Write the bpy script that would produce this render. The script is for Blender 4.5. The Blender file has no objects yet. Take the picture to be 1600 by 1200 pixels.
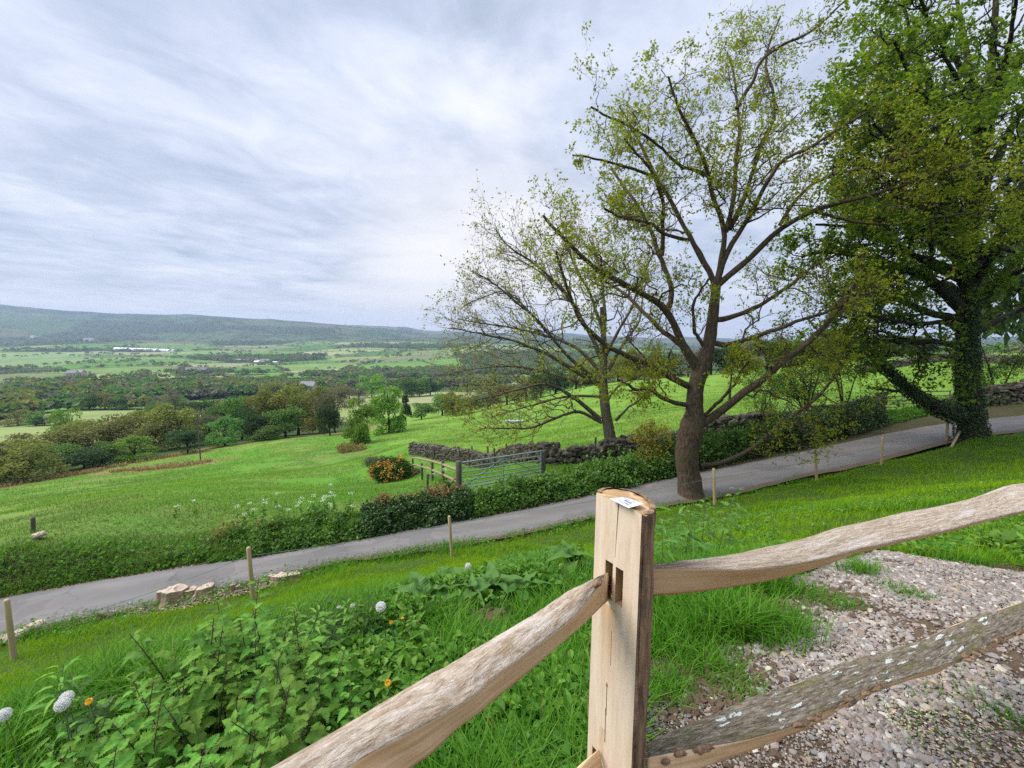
import bpy, bmesh, math, random, time
import numpy as np
from mathutils import Vector, Matrix
T0 = time.time()
rng = np.random.default_rng(11)
random.seed(11)
scene = bpy.context.scene
COL = scene.collection
F = 700.0                                   # focal length for a 1600 px wide frame
TH = math.atan(78 / F)                      # camera pitch, looking slightly down
ST, CT = math.sin(TH), math.cos(TH)

# ------------------------------------------------------------------ survey helpers
def ray(px, py):
    X = (np.asarray(px, float) - 800) / F
    V = (600 - np.asarray(py, float)) / F
    return np.stack([X + 0 * V, CT + V * ST, -ST + V * CT], -1)
def P(px, py, d):
    return ray(px, py) * np.asarray(d, float)[..., None]
def Pz(px, py, z):
    r = ray(px, py)
    return r * (np.asarray(z, float) / r[..., 2])[..., None]
def smooth(a, b, x):
    t = np.clip((x - a) / (b - a), 0, 1)
    return t * t * (3 - 2 * t)
class TPS:
    def __init__(s, pts, val, lam=1e-4):
        pts = np.asarray(pts, float); val = np.asarray(val, float)
        s.c = pts.mean(0); s.k = pts.std(0).max(); p = (pts - s.c) / s.k
        n = len(p); A = np.zeros((n + 3, n + 3))
        A[:n, :n] = s.ker(p, p) + lam * np.eye(n)
        A[:n, n] = 1; A[:n, n + 1:] = p; A[n, :n] = 1; A[n + 1:, :n] = p.T
        s.w = np.linalg.solve(A, np.concatenate([val, np.zeros(3)])); s.p = p
    @staticmethod
    def ker(a, b):
        r2 = ((a[:, None, :] - b[None, :, :]) ** 2).sum(-1)
        return 0.5 * r2 * np.log(r2 + 1e-12)
    def __call__(s, q):
        out = np.empty(len(q)); n = len(s.p)
        for i in range(0, len(q), 20000):
            u = (q[i:i + 20000] - s.c) / s.k
            out[i:i + 20000] = s.ker(u, s.p) @ s.w[:n] + s.w[n] + u @ s.w[n + 1:]
        return out

# ------------------------------------------------------------------ the lane (both edges)
RX = [-250, 0, 125, 250, 396, 550, 706, 800, 925, 1062, 1162, 1225, 1300, 1375, 1450, 1545, 1600, 1750]
RN = [1062, 997, 966, 945, 908, 871, 850, 836, 806, 782, 768, 748, 733, 722, 692, 677, 671, 655]
RF = [985, 934, 911, 890, 870, 845, 815, 799, 771, 741, 722, 705, 690, 668, 653, 645, 640, 628]
RZ = [-7.35, -7.0, -6.88, -6.75, -6.6, -6.45, -6.3, -6.2, -6.05, -5.9, -5.78, -5.7, -5.55, -5.4, -5.15, -4.75, -4.5, -3.9]
xs_ = np.linspace(-250, 1750, 120)
def sm(v, n=9):
    k = np.ones(n) / n
    return np.convolve(np.pad(v, n // 2, mode='edge'), k, 'valid')
zn_ = sm(np.interp(xs_, RX, RZ))
ROAD_N = Pz(xs_, sm(np.interp(xs_, RX, RN)), zn_)
ROAD_F = Pz(xs_, sm(np.interp(xs_, RX, RF)), zn_ - 0.12)
ROAD_C = (ROAD_N + ROAD_F) / 2
ROAD_H = np.linalg.norm((ROAD_F - ROAD_N)[:, :2], axis=1) / 2
def poly_near(x, y, L):
    """distance, nearest parameter (float index) and side sign to polyline L (n,>=2)"""
    q = np.stack([x, y], -1); best = np.full(len(q), 1e9); par = np.zeros(len(q)); side = np.zeros(len(q))
    for i in range(len(L) - 1):
        a = L[i, :2]; b = L[i + 1, :2]; ab = b - a
        t = np.clip(((q - a) @ ab) / (ab @ ab), 0, 1)
        d = q - a - t[:, None] * ab; dd = np.hypot(d[:, 0], d[:, 1])
        m = dd < best
        best[m] = dd[m]; par[m] = i + t[m]; side[m] = np.sign(ab[0] * d[m, 1] - ab[1] * d[m, 0])
    return best, par, side
RC3 = ROAD_C[::3]; RH3 = np.interp(np.arange(len(RC3)) * 3, np.arange(120), ROAD_H)
nrm = np.stack([-(np.gradient(ROAD_C[:, 1])), np.gradient(ROAD_C[:, 0])], -1); nrm /= np.linalg.norm(nrm, axis=1)[:, None]
ROAD_W = np.abs(((ROAD_F - ROAD_N)[:, :2] * nrm).sum(1)) / 2          # true half width
def road_info(x, y):
    d, p, s = poly_near(x, y, RC3)
    i = p * 3
    return d, np.interp(i, np.arange(120), ROAD_W), np.interp(i, np.arange(120), ROAD_C[:, 2]), s

# ------------------------------------------------------------------ terrain
near_px = [  # pixel of the ground, distance along the view
 (1300,880,3.35),(1440,878,3.4),(1550,890,3.3),(1300,800,7.6),(1450,780,8.2),(1560,760,8.0),(1200,860,5.2),
 (1275,752,17.1),(1378,728,18.1),(1490,700,19.8),(1510,683,21.0),
 (10,1030,9.3),(396,937,10.9),(706,870,12.4),(1117,790,15.2),(900,950,3.4),(850,1100,2.2),(500,1000,3.1),(300,1120,2.3),(600,962,3.3),(750,927,3.8),(900,888,4.0),(1060,900,4.0),
 (100,1104,2.6),(500,984,5.0),(100,1086,5.0),(200,1020,7.2),(600,925,6.5),(600,905,9.0),(750,895,6.8),(900,868,6.6),(950,862,9.6),(1060,840,9.8),
 # beyond the lane, left field
 (300,846,14.6),(120,870,13.6),(0,872,13.2),(450,826,15.2),(600,800,16.6),(200,790,19.5),(300,762,26),(300,730,62),(0,822,19),(0,792,32),
 (0,770,52),(110,752,58),(600,762,25),(550,722,48),(530,692,72),(430,692,80),(680,778,17.5),(640,740,33),(450,760,29),(420,720,55),
 # right field
 (760,775,18.2),(850,760,19.2),(850,705,27),(780,728,29),(700,724,33),(650,714,37),(650,692,46),(640,664,95),(760,644,112),(760,690,46),(900,650,66),(940,603,112),
 (960,722,22.6),(1000,694,26),(1060,680,27),(1100,592,100),(1200,648,30),(1200,610,60),(1320,622,33),(1400,640,28.5),(1440,652,28),(1400,612,40),(1400,580,62),(1250,577,90),
 (1500,568,62),(1550,552,100),(1600,556,80),(1600,600,38),(1560,640,26.5)]
near_w = [(0,0,-1.65),(1,0,-1.65),(3,0,-1.62),(.3,1.2,-1.65),(1.3,2.2,-1.65),(2.2,1.2,-1.65),(-1,0,-1.75),(-1,.8,-1.95),(0,-3,-1.6),(-4,-3,-2.1),(4,-3,-1.55),(4,2,-1.6),
 (-6,-10,-2.5),(8,-10,-1.2),(0,-20,-1.0),(-20,0,-8.5),(-25,-20,-8),(20,0,-1.6),(25,-15,0.5),(26,8,-2.2),(-9,3,-5.2),(9,4,-2.2)]
pn = np.array([P(a, b, c) for a, b, c in near_px] + [np.array(w, float) for w in near_w])
sel = np.arange(2, 118, 7)
pn = np.concatenate([pn, ROAD_N[sel], ROAD_F[sel]])
TN = TPS(pn[:, :2], pn[:, 2], 2e-5)
far_px = [p for p in near_px if p[2] > 24] + [
 (-300,800,60),(-300,745,100),(-300,680,260),(-300,600,700),(-300,545,1700),(-300,470,3500),
 (50,730,90),(50,705,120),(200,702,100),(200,690,140),(350,690,100),(350,680,140),(500,676,110),(500,660,170),(50,668,200),(50,640,290),(50,617,390),(250,645,270),(250,612,420),(450,645,230),(450,618,380),(600,645,180),(600,622,330),
 (700,640,200),(700,612,380),(900,606,300),(1100,600,280),(1300,590,260),(1500,566,220),(1650,560,150),(1900,560,130),(1900,620,40),
 (100,602,520),(400,600,560),(700,598,620),(1000,590,560),(1300,575,500),(1600,556,420),
 (100,588,720),(400,588,760),(700,585,820),(1000,578,800),
 (100,560,1200),(400,562,1250),(700,556,1300),(1000,556,1300),(1300,556,1200),(1600,548,900),
 (100,541,1750),(400,545,1900),(700,540,2000),(1000,545,2000),(1300,548,2000),
 (100,522,2400),(400,525,2700),(700,533,2800),(1000,538,2800),(1300,540,2800),
 (0,475,3600),(75,483,3650),(150,491,3800),(220,496,3850),(290,494,3900),(350,497,3900),(450,503,4000),(520,509,4050),(600,516,4200),(690,524,4300),(800,526,4300),(1000,528,4300),(1150,534,4200),(1300,538,4000),(1600,530,3500),(1900,510,3000),
 (0,482,4250),(180,501,4400),(350,504,4500),(540,517,4800),(690,529,4950),(1000,533,5000),(1600,530,4500),(0,492,5700),(180,493,5700),(350,503,5700),(450,508,5700),(540,509.5,5700),(620,511,5700),(700,516,5700),(900,521,5700),(1100,527,5700),(0,500,6800),(350,512,6800),(690,530,6900),(1100,536,6900),(1600,536,6500)]
pf = np.array([P(a, b, c) for a, b, c in far_px])
def azr(x, y):
    return np.arctan2(x, y), np.log(np.hypot(x, y))
_az, _lr = azr(pf[:, 0], pf[:, 1])
TF = TPS(np.stack([_az * 2.2, _lr], -1), pf[:, 2] / np.exp(_lr), 1e-4)
def base_z(x, y):
    x = np.atleast_1d(np.asarray(x, float)); y = np.atleast_1d(np.asarray(y, float))
    r = np.hypot(x, y); w = smooth(42, 95, r); z = np.zeros(len(x))
    m = w < 1
    if m.any(): z[m] += (1 - w[m]) * TN(np.stack([x[m], y[m]], -1))
    m = w > 0
    if m.any():
        a, l = azr(x[m], y[m]); a = np.clip(a, -1.15, 1.15)
        z[m] += w[m] * TF(np.stack([a * 2.2, l], -1)) * np.exp(l) + smooth(2300, 3300, r[m]) * (n2(x[m], y[m], 620, 4, 2.) - .5) * 85 + smooth(500, 1100, r[m]) * (n2(x[m], y[m], 420, 3, 5.) - .5) * 16
    return z
def tz(x, y):
    x = np.atleast_1d(np.asarray(x, float)); y = np.atleast_1d(np.asarray(y, float))
    z = base_z(x, y)
    m = (np.hypot(x, y) < 60) & (y > 2)
    if m.any():
        d, h, rz, s = road_info(x[m], y[m])
        w = 1 - smooth(0.0, 0.9, d - h - 0.15)
        z[m] = z[m] * (1 - w) + (rz - 0.05) * w
    return z
_D = np.concatenate([np.geomspace(1.2, 60, 500), np.geomspace(60.5, 6500, 500)])
def G(px, py, dmin=0.0):
    """ground point seen at a surveyed bearing"""
    r = ray(px, py); q = r[None] * _D[:, None]
    below = (q[:, 2] <= tz(q[:, 0], q[:, 1])) & (_D > dmin)
    i = int(np.argmax(below)) if below.any() else len(_D) - 1
    if i == 0: i = 1
    lo, hi = _D[i - 1], _D[i]
    for _ in range(14):
        m = (lo + hi) / 2; q = r * m
        if q[2] <= tz(q[0], q[1])[0]: hi = m
        else: lo = m
    return r * hi
def at(px, d):
    """ground point on bearing px at view distance d"""
    p = P(px, 600, d); return np.array([p[0], p[1], tz(p[0], p[1])[0]])

# ------------------------------------------------------------------ cheap value noise
_perm = rng.random((64, 64, 64)).astype(np.float32)
def vnoise(p):
    p = np.asarray(p, float); i = np.floor(p).astype(int); f = p - i; f = f * f * (3 - 2 * f)
    out = 0
    for dx in (0, 1):
        for dy in (0, 1):
            for dz in (0, 1):
                w = (f[..., 0] if dx else 1 - f[..., 0]) * (f[..., 1] if dy else 1 - f[..., 1]) * (f[..., 2] if dz else 1 - f[..., 2])
                out = out + w * _perm[(i[..., 0] + dx) & 63, (i[..., 1] + dy) & 63, (i[..., 2] + dz) & 63]
    return out
def fbm(p, o=4):
    s = 0; a = .5; t = 0
    for k in range(o):
        s = s + a * vnoise(p * 2 ** k + 17.3 * k); t += a; a *= .5
    return s / t
def n2(x, y, sc, o=4, seed=0.0):
    return fbm(np.stack([x / sc, y / sc, 0 * x + seed], -1), o)

# ------------------------------------------------------------------ meshes
def mesh_np(name, V, faces, mats, smooth_=False, midx=None):
    """faces: list of int arrays (m,k) of one or more polygon sizes"""
    me = bpy.data.meshes.new(name)
    V = np.ascontiguousarray(V, np.float32)
    me.vertices.add(len(V)); me.vertices.foreach_set('co', V.ravel())
    if not isinstance(faces, list): faces = [faces]
    faces = [f for f in faces if len(f)]
    loops = np.concatenate([f.ravel() for f in faces]).astype(np.int32)
    tot = np.concatenate([np.full(len(f), f.shape[1], np.int32) for f in faces])
    st = np.concatenate([[0], np.cumsum(tot)[:-1]]).astype(np.int32)
    me.loops.add(len(loops)); me.loops.foreach_set('vertex_index', loops)
    me.polygons.add(len(tot)); me.polygons.foreach_set('loop_start', st)
    if not isinstance(mats, (list, tuple)): mats = [mats]
    for m in mats: me.materials.append(m)
    if midx is not None: me.polygons.foreach_set('material_index', np.ascontiguousarray(midx, np.int32))
    me.polygons.foreach_set('use_smooth', np.full(len(tot), smooth_, bool))
    me.update(calc_edges=True); me.validate(clean_customdata=False)
    return me
def link(name, me, parent=None, loc=None, label=None, cat=None, group=None, kind=None):
    o = bpy.data.objects.new(name, me); COL.objects.link(o)
    if loc is not None: o.location = [float(v) for v in loc]
    if parent is not None: o.parent = parent
    tag(o, label, cat, group, kind)
    return o
def tag(o, label=None, cat=None, group=None, kind=None):
    if label: o['label'] = label
    if cat: o['category'] = cat
    if group: o['group'] = group
    if kind or cat: o['kind'] = kind or 'thing'
def empty(name, loc, label, cat, group=None):
    o = bpy.data.objects.new(name, None); COL.objects.link(o); o.location = [float(v) for v in loc]
    o.empty_display_size = .1
    tag(o, label, cat, group); return o
def copy_tree(o, parent=None):
    c = o.copy(); COL.objects.link(c)
    if parent is not None: c.parent = parent
    for ch in list(o.children): copy_tree(ch, c)
    return c
def norm(v): return v / (np.linalg.norm(v, axis=-1, keepdims=True) + 1e-9)
def tubes(Pt, R, sides=6, cap=False):
    """Pt (m,n,3), R (m,n): tapered tubes -> V, quads"""
    m, n, _ = Pt.shape
    T = norm(np.gradient(Pt, axis=1))
    up = np.where(np.abs(T[..., 2:3]) > .92, np.array([1., 0, 0]), np.array([0, 0, 1.]))
    ref = up[:, :1] * np.ones((1, n, 1))
    A = norm(np.cross(T, ref)); B = np.cross(T, A)
    a = np.arange(sides) / sides * 2 * np.pi
    V = Pt[:, :, None] + R[:, :, None, None] * (np.cos(a)[None, None, :, None] * A[:, :, None] + np.sin(a)[None, None, :, None] * B[:, :, None])
    idx = np.arange(m * n * sides).reshape(m, n, sides)
    q = np.stack([idx[:, :-1], np.roll(idx[:, :-1], -1, 2), np.roll(idx[:, 1:], -1, 2), idx[:, 1:]], -1).reshape(-1, 4)
    return V.reshape(-1, 3), q, idx
class Acc:
    def __init__(s): s.V = []; s.f = {}; s.n = 0; s.m = {}
    def add(s, V, fs, mi=0):
        if not isinstance(fs, list): fs = [fs]
        for f in fs:
            s.f.setdefault(f.shape[1], []).append(f + s.n); s.m.setdefault(f.shape[1], []).append(np.full(len(f), mi))
        s.V.append(V); s.n += len(V)
    def mesh(s, name, mats, smooth_=False):
        ks = sorted(s.f)
        return mesh_np(name, np.concatenate(s.V), [np.concatenate(s.f[k]) for k in ks], mats, smooth_, np.concatenate([np.concatenate(s.m[k]) for k in ks]))
def rand_dir(n):
    return norm(rng.normal(size=(n, 3)))
def leaves(C, D, N, L, W, fold=.15):
    """diamond leaves, base C, direction D, normal N, length L, width W -> V, quads"""
    S = norm(np.cross(D, N)); N2 = np.cross(S, D)
    L = np.broadcast_to(np.asarray(L, float), (len(C),))[:, None]; W = np.broadcast_to(np.asarray(W, float), (len(C),))[:, None]
    mid = C + D * L * .5 + N2 * L * fold
    V = np.stack([C, mid + S * W * .5, C + D * L, mid - S * W * .5], 1).reshape(-1, 3)
    return V, np.arange(len(V)).reshape(-1, 4)
def ico(sub):
    bm = bmesh.new(); bmesh.ops.create_icosphere(bm, subdivisions=sub, radius=1)
    bm.verts.ensure_lookup_table()
    V = np.array([v.co[:] for v in bm.verts]); Fc = np.array([[v.index for v in f.verts] for f in bm.faces]); bm.free()
    return V, Fc
ICO1, ICO2, ICO3 = ico(1), ico(2), ico(3)
_o = np.array([(1, 0, 0), (-1, 0, 0), (0, 1, 0), (0, -1, 0), (0, 0, 1), (0, 0, -1)], float); ICO0 = (_o, np.array([(0, 2, 4), (2, 1, 4), (1, 3, 4), (3, 0, 4), (2, 0, 5), (1, 2, 5), (3, 1, 5), (0, 3, 5)]))
def rocks(C, S, base, rough=.28, boxy=0.0):
    """C (m,3), S (m,3) semi-axes"""
    V0, F0 = base; m = len(C); k = len(V0)
    U = np.repeat(V0[None], m, 0)
    if boxy: U = np.sign(U) * np.abs(U) ** (1 - boxy)
    U = U * (1 + rough * (rng.random((m, k, 1)) - .5) * 2)
    a = rng.random(m) * 6.283; c, s = np.cos(a), np.sin(a)
    U = U * S[:, None]
    X = U[..., 0] * c[:, None] - U[..., 1] * s[:, None]; Y = U[..., 0] * s[:, None] + U[..., 1] * c[:, None]
    t = (rng.random(m) - .5) * .8; Z = U[..., 2] * np.cos(t)[:, None] + X * np.sin(t)[:, None]; X = X * np.cos(t)[:, None] - U[..., 2] * np.sin(t)[:, None]
    V = np.stack([X, Y, Z], -1) + C[:, None]
    return V.reshape(-1, 3), (F0[None] + (np.arange(m) * k)[:, None, None]).reshape(-1, 3)
def resample(pts, n):
    pts = np.asarray(pts, float)
    d = np.concatenate([[0], np.cumsum(np.linalg.norm(np.diff(pts, axis=0), axis=1))])
    t = np.linspace(0, d[-1], n)
    # smooth by a Catmull-Rom style dense pass
    out = np.stack([np.interp(t, d, pts[:, k]) for k in range(pts.shape[1])], -1)
    for _ in range(2): out[1:-1] = .25 * out[:-2] + .5 * out[1:-1] + .25 * out[2:]
    return out
def in_poly(x, y, poly):
    poly = np.asarray(poly, float); c = np.zeros(len(x), bool); j = len(poly) - 1
    for i in range(len(poly)):
        xi, yi = poly[i][:2]; xj, yj = poly[j][:2]
        m = ((yi > y) != (yj > y)) & (x < (xj - xi) * (y - yi) / (yj - yi + 1e-12) + xi)
        c ^= m; j = i
    return c
# ------------------------------------------------------------------ materials
class NT:
    def __init__(s, name, world=False):
        if world:
            s.owner = bpy.data.worlds.new(name)
        else:
            s.owner = bpy.data.materials.new(name)
        s.owner.use_nodes = True; s.t = s.owner.node_tree; s.t.nodes.clear()
    def n(s, typ, ins=None, **kw):
        nd = s.t.nodes.new(typ)
        for k, v in kw.items(): setattr(nd, k, v)
        for k, v in (ins or {}).items():
            sock = nd.inputs[k]
            if isinstance(v, bpy.types.NodeSocket): s.t.links.new(v, sock)
            else: sock.default_value = v
        return nd
    def ramp(s, fac, stops, interp='LINEAR'):
        nd = s.t.nodes.new('ShaderNodeValToRGB'); s.t.links.new(fac, nd.inputs[0]); cr = nd.color_ramp; cr.interpolation = interp
        while len(cr.elements) < len(stops): cr.elements.new(.5)
        for e, (p, c) in zip(cr.elements, stops):
            e.position = p; e.color = (c[0], c[1], c[2], 1) if hasattr(c, '__len__') else (c, c, c, 1)
        return nd.outputs[0]
    def noise(s, vec, scale, detail=4, rough=.55, dist=0.0):
        nd = s.n('ShaderNodeTexNoise', {'Vector': vec, 'Scale': scale, 'Detail': detail, 'Roughness': rough, 'Distortion': dist})
        return nd.outputs[0]
    def mix(s, fac, a, b, blend='MIX'):
        nd = s.t.nodes.new('ShaderNodeMix'); nd.data_type = 'RGBA'; nd.blend_type = blend
        for sock, v in ((nd.inputs[0], fac), (nd.inputs[6], a), (nd.inputs[7], b)):
            if isinstance(v, bpy.types.NodeSocket): s.t.links.new(v, sock)
            elif hasattr(v, '__len__'): sock.default_value = (v[0], v[1], v[2], 1)
            else: sock.default_value = v
        return nd.outputs[2]
    def math(s, op, a, b=None, c=None):
        nd = s.t.nodes.new('ShaderNodeMath'); nd.operation = op
        for i, v in enumerate((a, b, c)):
            if v is None: continue
            if isinstance(v, bpy.types.NodeSocket): s.t.links.new(v, nd.inputs[i])
            else: nd.inputs[i].default_value = v
        return nd.outputs[0]
    def mapping(s, vec, scale=(1, 1, 1), rot=(0, 0, 0), loc=(0, 0, 0)):
        return s.n('ShaderNodeMapping', {'Vector': vec, 'Scale': scale, 'Rotation': rot, 'Location': loc}).outputs[0]
    def coord(s, which='Object'):
        return s.n('ShaderNodeTexCoord').outputs[which]
    def out(s, shader, disp=None):
        o = s.t.nodes.new('ShaderNodeOutputMaterial'); s.t.links.new(shader, o.inputs[0]); return s.owner
    def bsdf(s, col, rough=.8, spec=.3, bump=None, bstr=.4, bdist=.02):
        ins = {'Base Color': col if isinstance(col, bpy.types.NodeSocket) else (col[0], col[1], col[2], 1), 'Roughness': rough, 'Specular IOR Level': spec}
        if bump is not None:
            ins['Normal'] = s.n('ShaderNodeBump', {'Height': bump, 'Strength': bstr, 'Distance': bdist}).outputs[0]
        return s.n('ShaderNodeBsdfPrincipled', ins).outputs[0]

def leaf_mat(name, cols, transl=.35, rough=.5, clump=.6, cs=.6, hue=.0, spec=.10):
    """leaf colours vary from leaf to leaf and from bough to bough"""
    m = NT(name); geo = m.n('ShaderNodeNewGeometry'); oi = m.n('ShaderNodeObjectInfo')
    nz = m.noise(m.coord(), cs, 3)
    f = m.math('MULTIPLY_ADD', geo.outputs['Random Per Island'], 1 - clump, m.math('MULTIPLY', nz, clump))
    k = len(cols); lo, hi = .12, .88
    c = m.ramp(f, [(lo + (hi - lo) * i / (k - 1), cols[i]) for i in range(k)])
    if hue:
        hv = m.n('ShaderNodeHueSaturation', {'Color': c, 'Hue': m.math('MULTIPLY_ADD', oi.outputs['Random'], hue, .5 - hue / 2), 'Value': m.math('MULTIPLY_ADD', oi.outputs['Random'], .5, .75)})
        c = hv.outputs[0]
    b = m.bsdf(c, rough, spec)
    tc = m.mix(1.0, c, (1.15, 1.2, .55), 'MULTIPLY')
    t = m.n('ShaderNodeBsdfTranslucent', {'Color': tc}).outputs[0]
    return m.out(m.n('ShaderNodeMixShader', {0: transl, 1: b, 2: t}).outputs[0])

def bark_mat(name, c1, c2, moss=None, sc=1.0, mossamt=.5):
    m = NT(name); v = m.coord()
    st = m.mapping(v, (6 * sc, 6 * sc, 1.6 * sc))
    n1 = m.noise(st, 3, 6, .65, .4); n2_ = m.noise(v, 1.3, 4)
    c = m.mix(m.ramp(n1, [(.35, 0), (.65, 1)]), c1, c2)
    if moss is not None:
        c = m.mix(m.math('MULTIPLY', m.ramp(n2_, [(.45, 0), (.65, 1)]), mossamt), c, moss)
    return m.out(m.bsdf(c, .9, .15, n1, .9, .05))

M = {}
M['oak_bark'] = bark_mat('oak_bark', (.035, .024, .017), (.13, .092, .062), (.085, .075, .03))
M['pale_bark'] = bark_mat('pale_bark', (.05, .04, .032), (.16, .135, .10), (.085, .09, .04))
M['dark_bark'] = bark_mat('dark_bark', (.02, .016, .012), (.06, .048, .035), (.03, .04, .015))
M['oak_leaf'] = leaf_mat('oak_leaf', [(.24, .18, .025), (.28, .26, .028), (.28, .32, .034), (.19, .265, .034), (.34, .34, .06)], .6, .5, .4, .5)
M['bud_leaf'] = leaf_mat('bud_leaf', [(.28, .19, .035), (.27, .23, .04), (.24, .25, .045), (.32, .28, .07)], .5, .5, .4, .5)
M['syc_leaf'] = leaf_mat('syc_leaf', [(.06, .115, .016), (.10, .17, .022), (.16, .235, .03), (.24, .31, .045)], .55, .5, .45, .4)
M['dark_leaf'] = leaf_mat('dark_leaf', [(.012, .022, .010), (.020, .034, .014), (.03, .046, .02)], .15, .6, .4, .5)
M['haw_leaf'] = leaf_mat('haw_leaf', [(.035, .075, .016), (.05, .105, .02), (.08, .15, .03)], .35, .5, .5, .8)
M['ivy_leaf'] = leaf_mat('ivy_leaf', [(.02, .05, .012), (.038, .085, .018), (.075, .145, .034)], .2, .4, .3, .8, spec=.35)
M['hedge_leaf'] = leaf_mat('hedge_leaf', [(.045, .11, .018), (.08, .175, .028), (.12, .235, .038), (.19, .31, .065)], .35, .45, .45, 1.1, spec=.25)
M['nettle_leaf'] = leaf_mat('nettle_leaf', [(.07, .17, .024), (.11, .245, .034), (.165, .31, .045), (.27, .40, .065)], .35, .5, .4, 3.0, hue=.03)
M['dock_leaf'] = leaf_mat('dock_leaf', [(.055, .135, .024), (.085, .185, .034), (.13, .23, .052)], .25, .45, .5, 9.0, spec=.18)
M['weed_leaf'] = leaf_mat('weed_leaf', [(.05, .14, .02), (.085, .21, .026), (.13, .27, .035), (.19, .31, .06)], .35, .45, .4, 1.4)
M['lime_leaf'] = leaf_mat('lime_leaf', [(.08, .17, .03), (.12, .24, .045), (.17, .30, .07)], .35, .45, .4, 1.5)
for nm, cols in {'wood_olive': [(.121, .144, .034), (.178, .196, .046), (.218, .236, .057), (.138, .178, .046)], 'wood_brown': [(.115, .12, .04), (.15, .15, .048), (.18, .175, .056), (.12, .145, .042)],
                 'wood_green': [(.069, .146, .035), (.108, .215, .047), (.156, .282, .058)], 'wood_dark': [(.030, .060, .024), (.048, .087, .030), (.068, .112, .042)],
                 'wood_fresh': [(.099, .198, .030), (.165, .314, .043), (.231, .396, .058)], 'wood_grey': [(.116, .123, .083), (.165, .165, .108), (.215, .215, .132)], 'wood_white': [(.2, .22, .14), (.34, .35, .27), (.1, .14, .05)]}.items():
    M[nm] = leaf_mat(nm, cols, .3, .6, .70, 4.5, hue=.03); M['far_' + nm] = leaf_mat('far_' + nm, cols, .3, .7, .85, .05)
M['blade'] = leaf_mat('blade', [(.095, .21, .006), (.14, .285, .008), (.205, .335, .010), (.26, .36, .022)], .4, .6, .55, .55, spec=.04)
M['lush_blade'] = leaf_mat('lush_blade', [(.04, .15, .010), (.07, .21, .014), (.11, .26, .022), (.17, .31, .05)], .4, .5, .4, .8, spec=.08)
M['rough_blade'] = leaf_mat('rough_blade', [(.055, .12, .02), (.09, .18, .028), (.13, .21, .04), (.25, .21, .09)], .3, .5, .4, .5)
M['lush_leaf'] = leaf_mat('lush_leaf', [(.06, .17, .03), (.10, .24, .04), (.14, .29, .06)], .35, .4, .4, 1.0)
M['pasture_blade'] = leaf_mat('pasture_blade', [(.07, .185, .022), (.115, .25, .026), (.17, .285, .034), (.23, .285, .06)], .35, .6, .7, .25, spec=.04)
M['straw'] = leaf_mat('straw', [(.16, .11, .045), (.24, .17, .07), (.32, .24, .11)], .2, .7, .4, .7)
def plain(name, c, rough=.7, spec=.3, var=.25, sc=8, bump=.3):
    m = NT(name); v = m.coord(); n = m.noise(v, sc, 5)
    col = m.mix(n, [x * (1 - var) for x in c], [x * (1 + var) for x in c])
    return m.out(m.bsdf(col, rough, spec, n, bump, .02))
M['stem'] = plain('stem', (.09, .14, .04)); M['dark_stem'] = plain('dark_stem', (.06, .05, .03))
M['seed'] = plain('seed', (.78, .78, .74), .9, .1, .06); M['yellow'] = plain('yellow', (.75, .42, .02), .6)
M['white_petal'] = plain('white_petal', (.7, .72, .62), .8); M['orange_petal'] = leaf_mat('orange_petal', [(.42, .17, .04), (.55, .28, .06), (.6, .42, .12)], .25, .6)
M['galv'] = plain('galv', (.21, .29, .265), .45, .5, .15, 20, .1); M['dark_steel'] = plain('dark_steel', (.06, .07, .06), .6, .4)
M['old_wood'] = plain('old_wood', (.09, .08, .06), .9, .2, .4, 14); M['rail_wood'] = plain('rail_wood', (.25, .20, .12), .85, .2, .35, 9)
def stake_mat():
    m = NT('stake_wood'); v = m.coord(); n = m.noise(m.mapping(v, (30, 30, 3)), 2, 5, .6)
    c = m.mix(n, (.27, .20, .10), (.46, .36, .20)); return m.out(m.bsdf(c, .75, .25, n, .3, .01))
M['stake'] = stake_mat()
def stone_mat(name, stops, sc=6, moss=None, mo=.5):
    m = NT(name); geo = m.n('ShaderNodeNewGeometry'); v = m.coord()
    c = m.ramp(geo.outputs['Random Per Island'], stops); n = m.noise(v, sc, 6, .65)
    c = m.mix(m.math('MULTIPLY', n, 1.0), m.mix(1.0, c, (.5, .5, .5), 'MULTIPLY'), m.mix(1.0, c, (1.35, 1.35, 1.35), 'MULTIPLY'))
    if moss is not None: c = m.mix(m.math('MULTIPLY', m.ramp(m.noise(v, 1.7, 4), [(.42, 0), (.62, 1)]), mo), c, moss)
    return m.out(m.bsdf(c, .85, .25, n, .5, .03))
M['wall_stone'] = stone_mat('wall_stone', [(0, (.055, .046, .038)), (.35, (.10, .084, .066)), (.7, (.155, .132, .108)), (1, (.085, .076, .064))], 7, (.055, .06, .024), .6)
M['gravel_stone'] = stone_mat('gravel_stone', [(0, (.15, .128, .11)), (.2, (.27, .24, .215)), (.4, (.33, .26, .215)), (.55, (.235, .178, .14)), (.7, (.38, .355, .325)), (.85, (.20, .19, .18)), (.93, (.57, .53, .46)), (1, (.34, .25, .15))], 30)
M['soil'] = plain('soil', (.11, .075, .05), .95, .1, .45, 18, .8)
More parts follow.
